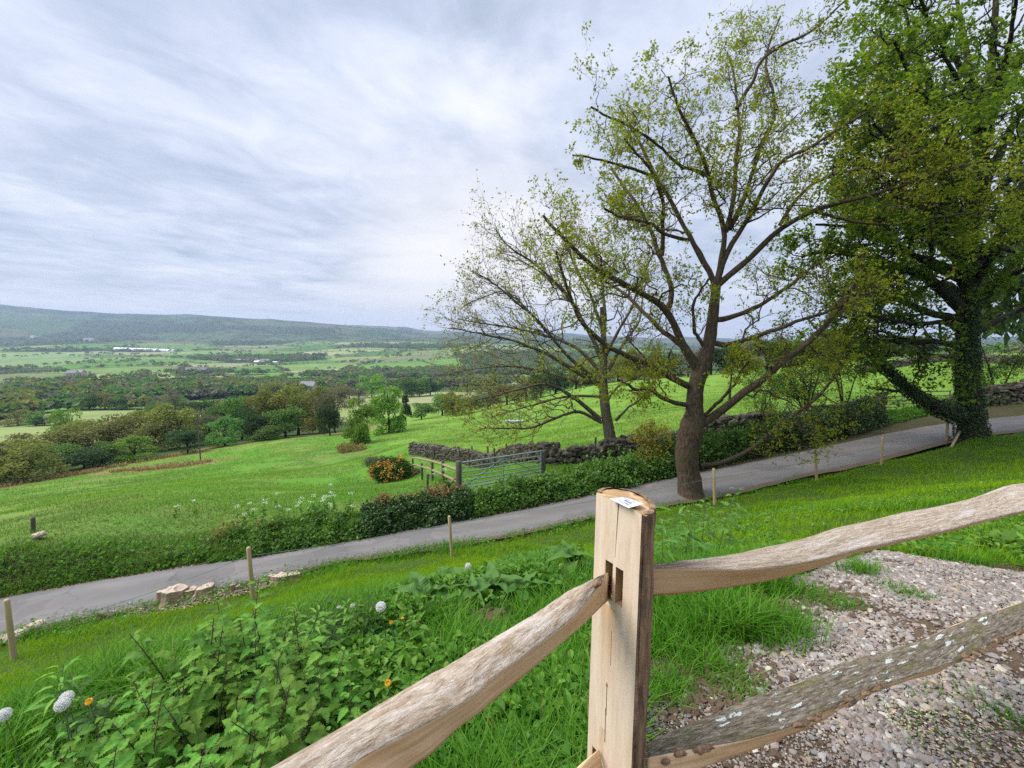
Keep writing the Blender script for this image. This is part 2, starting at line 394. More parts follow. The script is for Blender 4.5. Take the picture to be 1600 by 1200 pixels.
def road_mat():
    m = NT('lane_asphalt'); v = m.coord(); fine = m.noise(v, 60, 3, .7); mid = m.noise(v, 1.1, 5, .6); big = m.noise(m.mapping(v, (.35, 1.4, 1), (0, 0, -.25)), .9, 4)
    c = m.mix(mid, (.080, .076, .071), (.138, .130, .121)); c = m.mix(m.math('MULTIPLY', fine, .5), c, (.22, .21, .20)); c = m.mix(m.ramp(big, [(.5, 0), (.7, .5)]), c, (.23, .20, .19))
    at_ = m.n('ShaderNodeAttribute', attribute_name='edge').outputs['Fac']
    ac = m.n('ShaderNodeAttribute', attribute_name='across').outputs['Fac']; wv = m.math('ABSOLUTE', m.math('SUBTRACT', m.math('ABSOLUTE', m.math('SUBTRACT', ac, .5)), .24)); c = m.mix(m.math('MULTIPLY', m.ramp(wv, [(0, 1), (.14, 0)]), .35), c, (.20, .19, .18))
    grit = m.noise(v, 7, 5, .7); mid_ = m.ramp(m.math('ABSOLUTE', m.math('SUBTRACT', ac, .47)), [(0, 1), (.2, 0)]); c = m.mix(m.math('MULTIPLY', mid_, m.ramp(grit, [(.5, 0), (.62, .7)])), c, (.17, .125, .10)); pt = m.noise(v, .55, 3, .5); c = m.mix(m.ramp(pt, [(.57, 0), (.585, .35)]), c, (.085, .08, .082))
    vc = m.n('ShaderNodeTexVoronoi', {'Vector': m.n('ShaderNodeVectorMath', {0: v, 1: m.n('ShaderNodeTexNoise', {'Vector': v, 'Scale': 1.5, 'Detail': 5.0}).outputs[1]}, operation='ADD').outputs[0], 'Scale': .55}, feature='DISTANCE_TO_EDGE').outputs[0]; c = m.mix(m.math('MULTIPLY', m.ramp(vc, [(.004, 1), (.012, 0)]), m.ramp(pt, [(.42, 0), (.52, .4)])), c, (.05, .047, .045))
    dirt = m.ramp(m.math('ADD', at_, m.math('MULTIPLY_ADD', mid, .7, -.35)), [(.62, 0), (.95, 1)])
    c = m.mix(dirt, c, (.115, .08, .055))
    return m.out(m.bsdf(c, .85, .3, fine, .35, .01))
M['road'] = road_mat()
def ground_mat():
    m = NT('ground_cover'); v = m.coord()
    a = m.n('ShaderNodeAttribute', attribute_name='tint').outputs['Color']
    det = m.n('ShaderNodeAttribute', attribute_name='detail').outputs['Fac']
    n1 = m.noise(m.mapping(v, (1, 1, 1)), 9, 6, .7); n2_ = m.noise(v, 1.1, 5, .6); n3 = m.noise(v, .02, 5, .6)
    n4 = m.noise(m.mapping(v, (.35, 1.0, 1), (0, 0, .5)), 2.2, 6, .65)
    lo = m.mix(1.0, a, (.62, .66, .55), 'MULTIPLY'); hi = m.mix(1.0, a, (1.32, 1.28, 1.25), 'MULTIPLY')
    near = m.mix(m.ramp(m.math('MULTIPLY_ADD', n1, .45, m.math('MULTIPLY_ADD', n2_, .2, m.math('MULTIPLY', n4, .35))), [(.35, 0), (.65, 1)]), lo, hi)
    lo2 = m.mix(1.0, a, (.78, .8, .8), 'MULTIPLY'); hi2 = m.mix(1.0, a, (1.2, 1.18, 1.15), 'MULTIPLY')
    farc = m.mix(m.ramp(n3, [(.3, 0), (.7, 1)]), lo2, hi2)
    c = m.mix(det, farc, near)
    return m.out(m.bsdf(c, .95, .08, m.math('ADD', n1, n4), .7, .12))
M['ground'] = ground_mat()
# weathered oak top, sawn oak side, bark
def oak_mats():
    m = NT('weathered_oak'); v = m.coord('UV')
    s1 = m.noise(m.mapping(v, (22, 95, 1)), 1.0, 8, .72, .9); s2 = m.noise(m.mapping(v, (9, 30, 1)), 1, 6, .65, .8); s3 = m.noise(m.mapping(v, (4, 14, 1)), 1, 4, .6, .5); s4 = m.noise(m.mapping(v, (30, 170, 1)), 1.0, 5, .7, .5); s5 = m.noise(m.mapping(v, (2.6, 75, 1)), 1.0, 5, .6, 1.2)
    c = m.ramp(s1, [(.32, (.20, .145, .095)), (.44, (.37, .285, .20)), (.54, (.50, .415, .32)), (.66, (.63, .55, .455))])
    c = m.mix(m.ramp(s2, [(.50, 0), (.62, .55)]), c, (.27, .175, .095)); c = m.mix(m.ramp(s3, [(.54, 0), (.64, .6)]), c, (.64, .585, .515))
    c = m.mix(m.ramp(s4, [(.60, 0), (.68, .8)]), c, (.10, .07, .045)); c = m.mix(m.ramp(s5, [(.70, 0), (.73, .9)]), c, (.05, .035, .025))
    M['weathered'] = m.out(m.bsdf(c, .8, .2, m.math('ADD', s1, m.math('ADD', s2, s4)), .8, .008))
    m = NT('sawn_oak'); v = m.coord('UV')
    s1 = m.noise(m.mapping(v, (2.5, 70, 1)), 1, 6, .6, .4); s2 = m.noise(m.mapping(v, (3, 9, 1)), 1, 4)
    c = m.ramp(s1, [(.3, (.60, .39, .20)), (.5, (.70, .48, .275)), (.7, (.77, .58, .375))]); c = m.mix(m.ramp(s2, [(.42, 0), (.68, .6)]), c, (.52, .29, .12))
    M['sawn'] = m.out(m.bsdf(c, .7, .25, s1, .25, .004))
    m = NT('post_face_oak'); v = m.coord()
    g = m.noise(m.mapping(v, (16, 16, 1.6)), 3, 6, .6, .5); g2 = m.noise(m.mapping(v, (3, 3, 1.2)), 1.5, 3); saw = m.noise(m.mapping(v, (9, 9, 60), (.1, .1, 0)), 3, 4, .7, .3); fl = m.noise(m.mapping(v, (60, 60, 9)), 1.5, 4, .7, .4)
    c = m.ramp(g, [(.3, (.55, .42, .30)), (.5, (.625, .50, .38)), (.7, (.67, .555, .44))]); c = m.mix(m.ramp(g2, [(.55, 0), (.78, .4)]), c, (.47, .31, .155))
    c = m.mix(m.math('MULTIPLY', m.ramp(saw, [(.5, 0), (.75, 1)]), .25), c, (.50, .38, .26)); c = m.mix(m.ramp(fl, [(.62, 0), (.72, .45)]), c, (.40, .27, .15))
    sx = m.n('ShaderNodeSeparateXYZ', {0: v}); along_ = m.math('ADD', m.math('MULTIPLY', sx.outputs[0], .527), m.math('MULTIPLY', sx.outputs[1], -.85))
    def blot(c0, w, z0, z1, amt, c):
        a = m.ramp(m.math('ABSOLUTE', m.math('ADD', m.math('SUBTRACT', along_, c0), m.math('MULTIPLY_ADD', m.noise(m.mapping(v, (2, 2, 9)), 2, 3), .03, -.015))), [(0, 1), (w, 0)])
        b = m.math('MULTIPLY', m.math('GREATER_THAN', z0, sx.outputs[2]), m.ramp(m.math('SUBTRACT', sx.outputs[2], z1), [(0, 0), (max(z0 - z1, .01), 1)]))
        return m.mix(m.math('MULTIPLY', m.math('MULTIPLY', a, b), amt), c, (.42, .22, .07))
    c = blot(-.008, .035, .905, .60, .75, c); c = blot(-.035, .02, .91, .72, .5, c); c = blot(-.025, .016, .52, .30, .55, c)
    M['postface'] = m.out(m.bsdf(c, .7, .25, m.math('ADD', g, fl), .3, .004))
    m = NT('endgrain_oak'); v = m.coord(); n = m.n('ShaderNodeTexWave', {'Vector': v, 'Scale': 60.0, 'Distortion': 3.0, 'Detail': 3.0}, wave_type='RINGS').outputs[1]
    n5 = m.noise(v, 22, 4)
    c = m.mix(n, (.34, .21, .10), (.52, .36, .20)); c = m.mix(m.ramp(n5, [(.45, 0), (.65, .6)]), c, (.22, .12, .055)); M['endgrain'] = m.out(m.bsdf(c, .8, .2, n, .3, .004))
    m = NT('post_bark'); v = m.coord(); n = m.noise(m.mapping(v, (14, 14, 2.2)), 3, 7, .7, .6); n6 = m.noise(v, 5, 4)
    c = m.ramp(n, [(.32, (.08, .048, .03)), (.5, (.24, .15, .09)), (.66, (.42, .28, .17))]); c = m.mix(m.ramp(n6, [(.54, 0), (.68, .7)]), c, (.065, .052, .046))
    M['postbark'] = m.out(m.bsdf(c, .9, .15, n, 1.0, .012))
    m = NT('lichen_bark'); v = m.coord('UV'); n = m.noise(m.mapping(v, (22, 75, 1)), 1, 8, .72, .8)
    c = m.ramp(n, [(.36, (.07, .052, .036)), (.5, (.21, .17, .12)), (.64, (.40, .35, .275))])
    n7 = m.noise(m.mapping(v, (4, 16, 1)), 1, 3); c = m.mix(m.ramp(n7, [(.5, 0), (.66, .6)]), c, (.16, .15, .05))
    vo = m.n('ShaderNodeTexVoronoi', {'Vector': m.n('ShaderNodeVectorMath', {0: m.mapping(v, (13, 34, 1)), 1: m.n('ShaderNodeVectorMath', {0: m.n('ShaderNodeTexNoise', {'Vector': v, 'Scale': 45.0, 'Detail': 4.0}).outputs[1], 1: (1.3, 1.3, 0)}, operation='MULTIPLY').outputs[0]}, operation='ADD').outputs[0], 'Scale': 1.0, 'Randomness': 1.0}); hm = m.noise(m.mapping(v, (2.5, 7, 1)), 1, 2)
    li = m.math('MULTIPLY', m.ramp(vo.outputs['Distance'], [(.30, 1), (.40, 0)]), m.math('MULTIPLY', m.ramp(m.n('ShaderNodeSeparateColor', {0: vo.outputs['Color']}).outputs[0], [(.48, 0), (.5, 1)], 'CONSTANT'), m.ramp(hm, [(.40, 0), (.48, 1)])))
    c = m.mix(li, c, (.66, .68, .60)); M['lichen'] = m.out(m.bsdf(c, .9, .15, m.math('ADD', n, li), 1.0, .008))
oak_mats()
M['paper'] = plain('paper', (.72, .74, .80), .5, .4, .03); M['ink'] = plain('ink', (.05, .06, .09), .6, .3)
M['chips'] = stone_mat('chips', [(0, (.16, .11, .08)), (.4, (.26, .19, .14)), (.8, (.36, .28, .21)), (1, (.47, .38, .28))], 20); M['tan_chips'] = stone_mat('tan_chips', [(0, (.34, .25, .16)), (.5, (.50, .40, .26)), (1, (.64, .54, .39))], 20)
M['cut_wood'] = plain('cut_wood', (.43, .34, .26), .85, .2, .45, 12, .6); M['stump_side'] = plain('stump_side', (.26, .19, .13), .9, .15, .6, 8, .9)
M['house_white'] = plain('house_white', (.72, .70, .66), .8); M['house_stone'] = plain('house_stone', (.36, .31, .27), .85); M['slate'] = plain('slate', (.20, .19, .20), .7); M['tin'] = plain('tin', (.62, .64, .66), .5)
M['poly'] = plain('poly', (.80, .82, .85), .5, .3, .05); M['pane'] = plain('pane', (.03, .035, .04), .2, .5)
M['rope'] = plain('rope', (.10, .20, .12), .7)
HAZE = True; EXPO = 1.55
# ------------------------------------------------------------------ ground sheet
az = np.radians(np.concatenate([np.arange(-180, -62, 5.9), np.arange(-62, 62.01, .3), np.arange(65, 180, 5.9)]))
rr = np.concatenate([[.3], np.geomspace(.5, 60, 250), np.geomspace(61.2, 700, 120), np.geomspace(704, 2700, 250), np.geomspace(2735, 7000, 100)])
AZ, RRg = np.meshgrid(az, rr, indexing='ij')
gx, gy = (np.sin(AZ) * RRg).ravel(), (np.cos(AZ) * RRg).ravel()
gz = tz(gx, gy)
# fine unevenness of the turf, kept off the lane
_rd = np.full(len(gx), 9.0); m_ = (np.hypot(gx, gy) < 60) & (gy > 2)
_ri = road_info(gx[m_], gy[m_]); _rd[m_] = _ri[0] - _ri[1]
RSIDE = np.ones(len(gx)); RSIDE[m_] = _ri[3]; RSIDE[~m_] = np.where(gy[~m_] > 12, 1, -1)
GRAVEL_PX = [(1018,1035),(1085,1015),(1165,1010),(1225,965),(1228,905),(1262,897),(1330,872),(1372,860),(1450,874),(1545,890),(1660,905),(1800,1000),(1800,1400),(1250,1500),(950,1300),(900,1190),(985,1120)]
GRAVEL = [G(a, b)[:2] if b < 1150 else Pz(a, b, -1.65)[:2] for a, b in GRAVEL_PX[:11]] + [np.array([6., 2.]), np.array([5., -6.]), np.array([-.6, -6.]), np.array([-.35, .2]), np.array([.0, .75]), np.array([.33, 1.3])]
grav = in_poly(gx, gy, GRAVEL)
bump = (n2(gx, gy, .55, 3) - .5) * .10 * smooth(1.2, 3, np.hypot(gx, gy)) + (n2(gx, gy, 2.3, 3, 5.) - .5) * .22 * smooth(3, 8, np.hypot(gx, gy))
gz += bump * smooth(.0, .9, _rd) * np.where(grav, .25, 1)
# --- colours of the cover: turf, pasture, fields of the valley, woods and moor
R_ = np.hypot(gx, gy)
tint = np.zeros((len(gx), 3)); tint[:] = (.055, .10, .022)
def blend(mask, c):
    global tint
    mask = np.clip(np.asarray(mask, float), 0, 1)[:, None]; tint = tint * (1 - mask) + np.asarray(c, float) * mask
na, nb, nc = n2(gx, gy, 3.0, 4), n2(gx, gy, 11., 4, 3.), n2(gx, gy, 5.0, 4, 9.)
beyond = (RSIDE > 0) & (_rd > .2)
blend(beyond, (.105, .235, .030))
blend(beyond * smooth(.5, .66, nb), (.155, .235, .045)); blend(beyond * smooth(.54, .70, na) * .7, (.065, .185, .026)); blend(beyond * smooth(.56, .68, nc) * .5, (.16, .185, .06))
WL = np.array([at(x_, d_)[:2] for x_, d_ in ((560, 120), (600, 60), (640, 38), (735, 31), (798, 26.3), (862, 23.3), (1010, 24.3), (1140, 25.2), (1380, 27.6), (1680, 27))])
_wd = poly_near(gx, gy, WL)
blend(beyond * smooth(.52, .64, n2(gx, gy, 7.5, 4, 61.)) * smooth(.45, .55, n2(gx, gy, 26., 3, 62.)) * .6 * (R_ < 70) * (gx < 8), (.145, .17, .055)); right_field = beyond * (_wd[2] > 0) * smooth(.1, .8, _wd[0])
blend(right_field * .75, (.165, .275, .042)); blend(right_field * smooth(.5, .7, na) * .5, (.115, .21, .035))
# bracken strip along the foot of the left field
FOOT = np.array([at(px, d)[:2] for px, d in [(-150, 58), (0, 60), (100, 66), (200, 74), (330, 86), (450, 94), (560, 100), (620, 118)]])
fd, fp, fs = poly_near(gx, gy, FOOT)
blend((1 - smooth(1.5, 5.5, fd + (nb - .5) * 9)) * beyond, (.24, .165, .085)); blend((fs > 0) * smooth(0, 4, fd) * smooth(40, 50, R_) * (1 - smooth(150, 190, R_)) * (1 - smooth(-.36, -.26, np.arctan2(gx, gy))), (.045, .075, .02))
BK = at(240, 64)[:2]; blend(1 - smooth(2.0, 4.5, np.hypot((gx - BK[0]) * .35, gy - BK[1]) + (na - .5) * 4), (.25, .16, .08))
# valley fields
far = R_ > 165
site = []
while len(site) < 420:
    a = rng.uniform(-1.15, 1.15); r = 3300 * math.sqrt(rng.uniform(.002, 1)); p = (math.sin(a) * r, math.cos(a) * r)
    sp = 95 if r < 900 else 150
    if all((p[0] - q[0]) ** 2 + (p[1] - q[1]) ** 2 > sp * sp for q in site[-420:]): site.append(p)
    elif rng.random() < .02: site.append(p)
site = np.array(site); pal = np.array([(.09, .20, .03), (.12, .235, .042), (.155, .235, .06), (.20, .245, .085), (.07, .145, .032), (.235, .25, .12), (.10, .20, .035), (.15, .18, .07)])
spal = pal[rng.integers(0, len(pal), len(site))] * rng.uniform(.85, 1.1, (len(site), 1))
def field_of(x, y):
    xw = x + (n2(x, y, 160, 3) - .5) * 70; yw = y + (n2(x, y, 160, 3, 4.) - .5) * 70
    d1 = np.full(len(x), 1e9); d2 = d1.copy(); i1 = np.zeros(len(x), int)
    for i, s in enumerate(site):
        d = np.hypot(xw - s[0], yw - s[1]); m = d < d1
        d2 = np.where(m, d1, np.minimum(d2, d)); i1[m] = i; d1 = np.minimum(d1, d)
    return i1, d2 - d1
PALE = [at(a_, b_)[:2] for a_, b_ in ((-90, 900), (60, 905), (112, 1010), (150, 1250), (128, 1480), (-90, 1460))]
def wood_of(x, y):
    r = np.hypot(x, y); n = n2(x, y, 330, 4, 21.); h = tz(x, y)
    px = 800 + 700 * x / np.maximum(y, 1)
    belt = .16 * np.exp(-((np.log(r) - math.log(520)) / .17) ** 2) + .13 * np.exp(-((np.log(r) - math.log(820)) / .14) ** 2) * smooth(500, 620, px) + .11 * np.exp(-((np.log(r) - math.log(2150)) / .10) ** 2)
    hill = .055 * smooth(2300, 2700, r) - .035 * smooth(3500, 3700, r)
    return n + belt + hill - .02 - .4 * in_poly(x, y, PALE) - .4 * (r < 425)
fi = np.zeros(len(gx), int); fe = np.full(len(gx), 99.); wd = np.zeros(len(gx))
fi[far], fe[far] = field_of(gx[far], gy[far]); wd[far] = wood_of(gx[far], gy[far])
hill = smooth(2300, 3000, R_)
fc = spal[fi] * (1 - .25 * hill[:, None])
fc = fc * (1 - hill[:, None] * .7) + np.array([.048, .075, .036]) * hill[:, None] * .7
m3 = far.astype(float); tint = tint * (1 - m3[:, None]) + fc * m3[:, None]
hn = n2(gx, gy, 420, 4, 33.)
blend(far * hill * smooth(.46, .58, hn) * .85, (.105, .095, .05)); blend(far * hill * smooth(.55, .62, n2(gx, gy, 190, 4, 44.)) * .8, (.04, .06, .025))
blend(in_poly(gx, gy, PALE) * .8, (.165, .235, .085)); blend(far * ~in_poly(gx, gy, PALE) * (fe < 5 + R_ * .002) * .9, (.03, .05, .018)); blend(far * smooth(.575, .60, wd), (.035, .055, .022))
# near ground: soil under the gravel and beside the fence
blend(grav * 1.0, (.135, .098, .070)); SOIL = [Pz(*q, -1.64)[:2] for q in ((1545,893),(1560,862),(1620,855),(1700,900))]
blend(in_poly(gx, gy, SOIL), (.10, .065, .045))
for q, s_ in (((1290, 935), .16), ((1190, 955), .22), ((1060, 1075), .3), ((760, 972), .2)):
    g_ = G(*q)[:2]; blend((1 - smooth(s_ * .5, s_ * 1.6, np.hypot(gx - g_[0], gy - g_[1]))) * .9, (.085, .055, .038))
verge = (1 - smooth(.0, .45, _rd + (na - .5) * .7)); blend(verge * .75, (.085, .062, .042))
nz_, nr_ = len(az), len(rr); idx = np.arange(nz_ * nr_).reshape(nz_, nr_)
q = np.stack([idx[:, :-1], np.roll(idx, -1, 0)[:, :-1], np.roll(idx, -1, 0)[:, 1:], idx[:, 1:]], -1).reshape(-1, 4)[:, ::-1]
cv = len(gx); V = np.concatenate([np.stack([gx, gy, gz], -1), [[0, 0, -1.65]]])
fan = np.stack([np.roll(idx[:, 0], -1), idx[:, 0], np.full(nz_, cv)], -1)[:, ::-1]
me = mesh_np('ground', V, [fan, q], M['ground'], True)
at1 = me.attributes.new('tint', 'FLOAT_COLOR', 'POINT'); at1.data.foreach_set('color', np.concatenate([np.c_[tint, np.ones(cv)], [[.135, .098, .07, 1]]]).astype(np.float32).ravel())
at2 = me.attributes.new('detail', 'FLOAT', 'POINT'); at2.data.foreach_set('value', np.concatenate([1 - smooth(120, 320, R_), [1]]).astype(np.float32))
link('ground', me, kind='structure')
# --- the lane
k = 9; tt = np.linspace(-.04, 1.04, k); L = ROAD_N[:, None] * (1 - tt[None, :, None]) + ROAD_F[:, None] * tt[None, :, None]
L[..., 2] += .012 + .05 * (1 - (2 * tt - 1) ** 2)[None]
wob = (n2(L[..., 0].ravel(), L[..., 1].ravel(), .8, 3, 7.).reshape(L.shape[:2]) - .5)
for j, s_ in ((0, -1), (k - 1, 1)):
    L[:, j, :2] += (nrm * (wob[:, j] * .35)[:, None])
    L[:, j, 2] -= .05
ix = np.arange(120 * k).reshape(120, k); q = np.stack([ix[:-1, :-1], ix[1:, :-1], ix[1:, 1:], ix[:-1, 1:]], -1).reshape(-1, 4)[:, ::-1]
me = mesh_np('lane', L.reshape(-1, 3), q, M['road'], True)
ed = me.attributes.new('edge', 'FLOAT', 'POINT'); ed.data.foreach_set('value', np.tile(np.abs(2 * tt - 1) ** 5, 120).astype(np.float32))
ea = me.attributes.new('across', 'FLOAT', 'POINT'); ea.data.foreach_set('value', np.tile(tt, 120).astype(np.float32)); link('lane', me, kind='structure')
print('ground', time.time() - T0)
# ------------------------------------------------------------------ trees
def grow(Pp, Rp, kmin, kmax, t0, ratio, ang, up, n, wig, lmax, plen=None, droop=0., rr_=.55, tilt=None):
    """side shoots on every parent shoot"""
    m, np_, _ = Pp.shape
    L = np.linalg.norm(np.diff(Pp, axis=1), axis=2).sum(1)
    k = rng.integers(kmin, kmax + 1, m) if plen is None else np.maximum(1, (L * plen * rng.uniform(.8, 1.2, m)).astype(int))
    par = np.repeat(np.arange(m), k); c = len(par)
    t = t0 + (1 - t0) * rng.random(c) ** .8; f = t * (np_ - 1); i = np.minimum(f.astype(int), np_ - 2); w = (f - i)[:, None]
    base = Pp[par, i] * (1 - w) + Pp[par, i + 1] * w; r0 = Rp[par, i] * (1 - w[:, 0]) + Rp[par, i + 1] * w[:, 0]
    T = norm(Pp[par, i + 1] - Pp[par, i]); pr = norm(np.cross(T, rand_dir(c)))
    a = np.radians(rng.uniform(ang[0], ang[1], c))[:, None]
    D = T * np.cos(a) + pr * np.sin(a); D[:, 2] += up
    if tilt is not None: D += np.asarray(tilt)
    D = norm(D)
    l = np.minimum(L[par] * ratio * rng.uniform(.6, 1.15, c) * (1.25 - .75 * t), lmax * rng.uniform(.7, 1.1, c))
    s = np.linspace(0, 1, n)
    W = np.cumsum(rng.normal(size=(c, n, 3)) * wig, 1) / np.sqrt(n); W -= W[:, :1]
    Pt = base[:, None] + D[:, None] * (l[:, None] * s)[..., None] + W * l[:, None, None]
    Pt[..., 2] += (up * .4 - droop) * l[:, None] * s ** 2
    R = np.maximum(r0 * rr_, .003)[:, None] * (1 - .75 * s)
    return Pt, np.minimum(R, l[:, None] * .026 + .002)
def sprays(Pt, k, lo, L, W, flat=.6, spread=.9, off=.06, droop=0.):
    """k leaves on the outer part of every twig"""
    m, n, _ = Pt.shape; par = np.repeat(np.arange(m), k); c = len(par)
    f = (lo + (1 - lo) * rng.random(c)) * (n - 1); i = np.minimum(f.astype(int), n - 2); w = (f - i)[:, None]
    C = Pt[par, i] * (1 - w) + Pt[par, i + 1] * w
    T = norm(Pt[par, i + 1] - Pt[par, i])
    D = T * .5 + rand_dir(c) * spread; D[:, 2] -= droop; D = norm(D)
    N = norm(rand_dir(c) * (1 - flat) + np.array([0, 0, 1.]) * flat)
    C = C + rng.normal(size=(c, 3)) * off
    s = rng.uniform(.65, 1.25, c)
    return leaves(C, D, N, L * s, W * s)
def limb(px, d0, dd, r0, r1, n=22, pw=1.3):
    """a bough surveyed as bearings, running from distance d0 to d0+dd; radii in metres"""
    a = resample(np.array(px, float), n); t = np.linspace(0, 1, n); d = d0 + dd * t ** pw
    p = P(a[:, 0], a[:, 1], d); p += np.cumsum(rng.normal(size=(n, 3)) * .018, 0) * np.minimum(1, t * 4)[:, None]
    return p, r0 + (r1 - r0) * t ** .8
def stackl(ls): return np.stack([a for a, b in ls]), np.stack([b for a, b in ls])
def build_tree(name, base, label, limbs, trunk, lv, leafspec, bark, leafm, group=None, sides=7, cat='tree'):
    root = empty(name, base, label, cat, group); o = np.asarray(base)
    A = Acc(); tp, tr = stackl(trunk); v, q, _ = tubes(tp, tr, 16)
    if True:
        nn_ = fbm(v * 5, 4)[:, None] - .5; ctr = np.repeat(tp.reshape(-1, 3), 16, 0); v = v + norm(v - ctr) * nn_ * np.repeat(tr.reshape(-1), 16)[:, None] * .32
    A.add(v - o, q)
    lp, lr = stackl(limbs); v, q, _ = tubes(lp, lr, 9); ctr = np.repeat(lp.reshape(-1, 3), 9, 0)
    v = v + norm(v - ctr) * (fbm(v * 7, 3)[:, None] - .5) * np.repeat(lr.reshape(-1), 9)[:, None] * .6
    A.add(v - o, q)
    link('trunk', A.mesh('trunk', bark, True), root)
    B = Acc(); levels = [(lp, lr)]; shoots = []
    for g in lv:
        src = [levels[j] for j in g.pop('src', [-1])]; tw = None
        for s in src:
            r_ = grow(s[0], s[1], **g); tw = r_ if tw is None else (np.concatenate([tw[0], r_[0]]), np.concatenate([tw[1], r_[1]]))
        levels.append(tw); v, q, _ = tubes(tw[0], tw[1], 5 if len(levels) == 2 else 3); B.add(v - o, q)
    link('branches', B.mesh('branches', bark, True), root)
    Cc = Acc()
    for j, kw in leafspec:
        v, q = sprays(levels[j][0], **kw); Cc.add(v - o, q)
    link('crown', Cc.mesh('crown', leafm), root)
    print(name, 'twigs', [len(l[0]) for l in levels], 'leaves', Cc.n // 4)
    return root, levels

# the big oak at the edge of the lane
ob = G(1080, 779); OD = float(ob[1] * CT - ob[2] * ST); print('oak at', OD)
mpx = OD / 700
tr_ = resample(np.array([(1080,790),(1079,765),(1074,735),(1072,702),(1080,672),(1086,648),(1085,622),(1088,598),(1098,570),(1106,545),(1112,515),(1115,482),(1119,448)], float), 34)
tw_ = np.interp(tr_[:, 1], [448, 482, 545, 570, 590, 622, 645, 668, 700, 735, 776, 790], [16, 19, 24, 33, 30, 32, 35, 49, 48, 42, 48, 60])
tw_ = tw_ * np.interp(tr_[:, 1], [448, 560, 640, 776, 790], [.84, .78, .76, .78, 1.1])
trunk = [(P(tr_[:, 0], tr_[:, 1], np.full(34, OD)), tw_ / 2 * mpx)]
def LO(px, dd, w0, w1=2.2, pw=1.3): return limb(px, OD, dd, w0 * .74 / 2 * mpx, w1 / 2 * mpx, pw=pw)
oak_limbs = [
 LO([(1091,580),(1088,568),(1062,536),(1050,499),(1039,477),(1013,463),(977,441),(952,432),(920,412),(896,384),(864,356),(852,338)], -1.5, 20, 4),
 LO([(1044,482),(1052,468),(1048,432),(1032,396),(1020,360),(996,320),(976,292),(958,268)], 1.5, 13, 4),
 LO([(1034,400),(1038,345),(1036,308),(1022,276),(1010,255),(990,235),(972,215)], -2.0, 10, 3),
 LO([(1075,548),(1060,535),(1030,508),(1010,490),(990,468),(970,450),(948,435),(925,425)], 2.2, 13, 4),
 LO([(1083,606),(1072,602),(1032,580),(995,562),(958,548),(940,530),(906,502),(890,450),(878,414),(872,392)], -3.0, 15, 3),
 LO([(1084,634),(1067,631),(1042,624),(1020,603),(1000,606),(976,590)], -2.5, 12, 3),
 LO([(1119,452),(1110,425),(1092,400),(1076,372),(1048,320),(1020,272),(1008,248),(990,205),(968,165)], 1.0, 14, 3),
 LO([(1076,375),(1040,372),(1015,352),(975,345),(940,330)], -2.2, 8, 3),
 LO([(1119,450),(1128,400),(1136,368),(1130,340),(1116,316),(1114,276),(1100,230),(1075,195),(1060,160),(1050,120)], -1.6, 13, 3),
 LO([(1134,362),(1148,310),(1148,272),(1152,230),(1154,192),(1150,160),(1146,112),(1135,80)], 1.2, 11, 3),
 LO([(1151,170),(1165,145),(1180,128),(1188,92),(1220,72),(1260,56),(1295,30),(1328,4)], -1.0, 8, 2.5),
 LO([(1120,448),(1128,410),(1150,365),(1168,344),(1192,296),(1220,256),(1228,240),(1272,230),(1300,206),(1332,184),(1356,168)], -2.6, 13, 3),
 LO([(1140,358),(1164,312),(1180,272),(1192,228),(1204,212),(1216,176),(1208,140),(1192,108),(1200,70),(1218,30)], 2.4, 11, 3),
 LO([(1121,446),(1140,425),(1164,416),(1192,380),(1220,356),(1272,330),(1330,318),(1400,300),(1460,280),(1540,262)], -3.4, 14, 3),
 LO([(1118,500),(1123,503),(1160,488),(1197,470),(1219,455),(1260,420),(1300,400),(1340,385)], 1.6, 12, 3),
 LO([(1114,535),(1123,541),(1178,529),(1215,515),(1240,507),(1290,488),(1340,470)], -2.0, 12, 3),
 LO([(1090,668),(1094,664),(1123,646),(1160,617),(1197,595),(1219,569),(1262,540),(1292,507),(1321,477),(1340,440),(1350,400)], -1.8, 19, 5),
 LO([(1094,728),(1105,728),(1145,719),(1175,701),(1215,664),(1255,639),(1300,600),(1322,560),(1335,520)], 1.5, 10, 4),
 LO([(1100,650),(1130,620),(1150,590),(1170,560)], -2.4, 8, 3),
 LO([(1218,352),(1250,300),(1290,275),(1340,262),(1400,250),(1450,225)], -3.0, 8, 3),
 LO([(1272,330),(1330,345),(1400,350),(1470,338),(1540,330)], -2.6, 7, 2.5),
 LO([(1105,548),(1085,520),(1078,490),(1082,465),(1100,440)], -1.2, 9, 3),
 LO([(1020,275),(990,262),(955,250),(925,245),(895,240)], -1.0, 7, 2.5),
 LO([(1114,280),(1085,262),(1060,258),(1030,225),(990,195),(945,178),(925,168)], -2.4, 8, 2.5),
]
oak, OLV = build_tree('oak_tree', ob, 'big crooked oak with yellow green young leaves at the lane edge behind the corner post', oak_limbs, trunk,
 [dict(kmin=0, kmax=0, plen=1.8, t0=.16, ratio=.36, ang=(35, 75), up=.12, n=9, wig=.30, lmax=1.7, rr_=.42),
  dict(kmin=5, kmax=8, t0=.15, ratio=.5, ang=(28, 70), up=.10, n=6, wig=.28, lmax=1.05),
  dict(kmin=3, kmax=5, t0=.25, ratio=.6, ang=(25, 65), up=.05, n=4, wig=.2, lmax=.5, src=[-1, -2])],
 [(3, dict(k=5, lo=.62, L=.105, W=.058, flat=.35, off=.04)), (2, dict(k=4, lo=.8, L=.105, W=.058, flat=.35, off=.06))], M['oak_bark'], M['oak_leaf'])

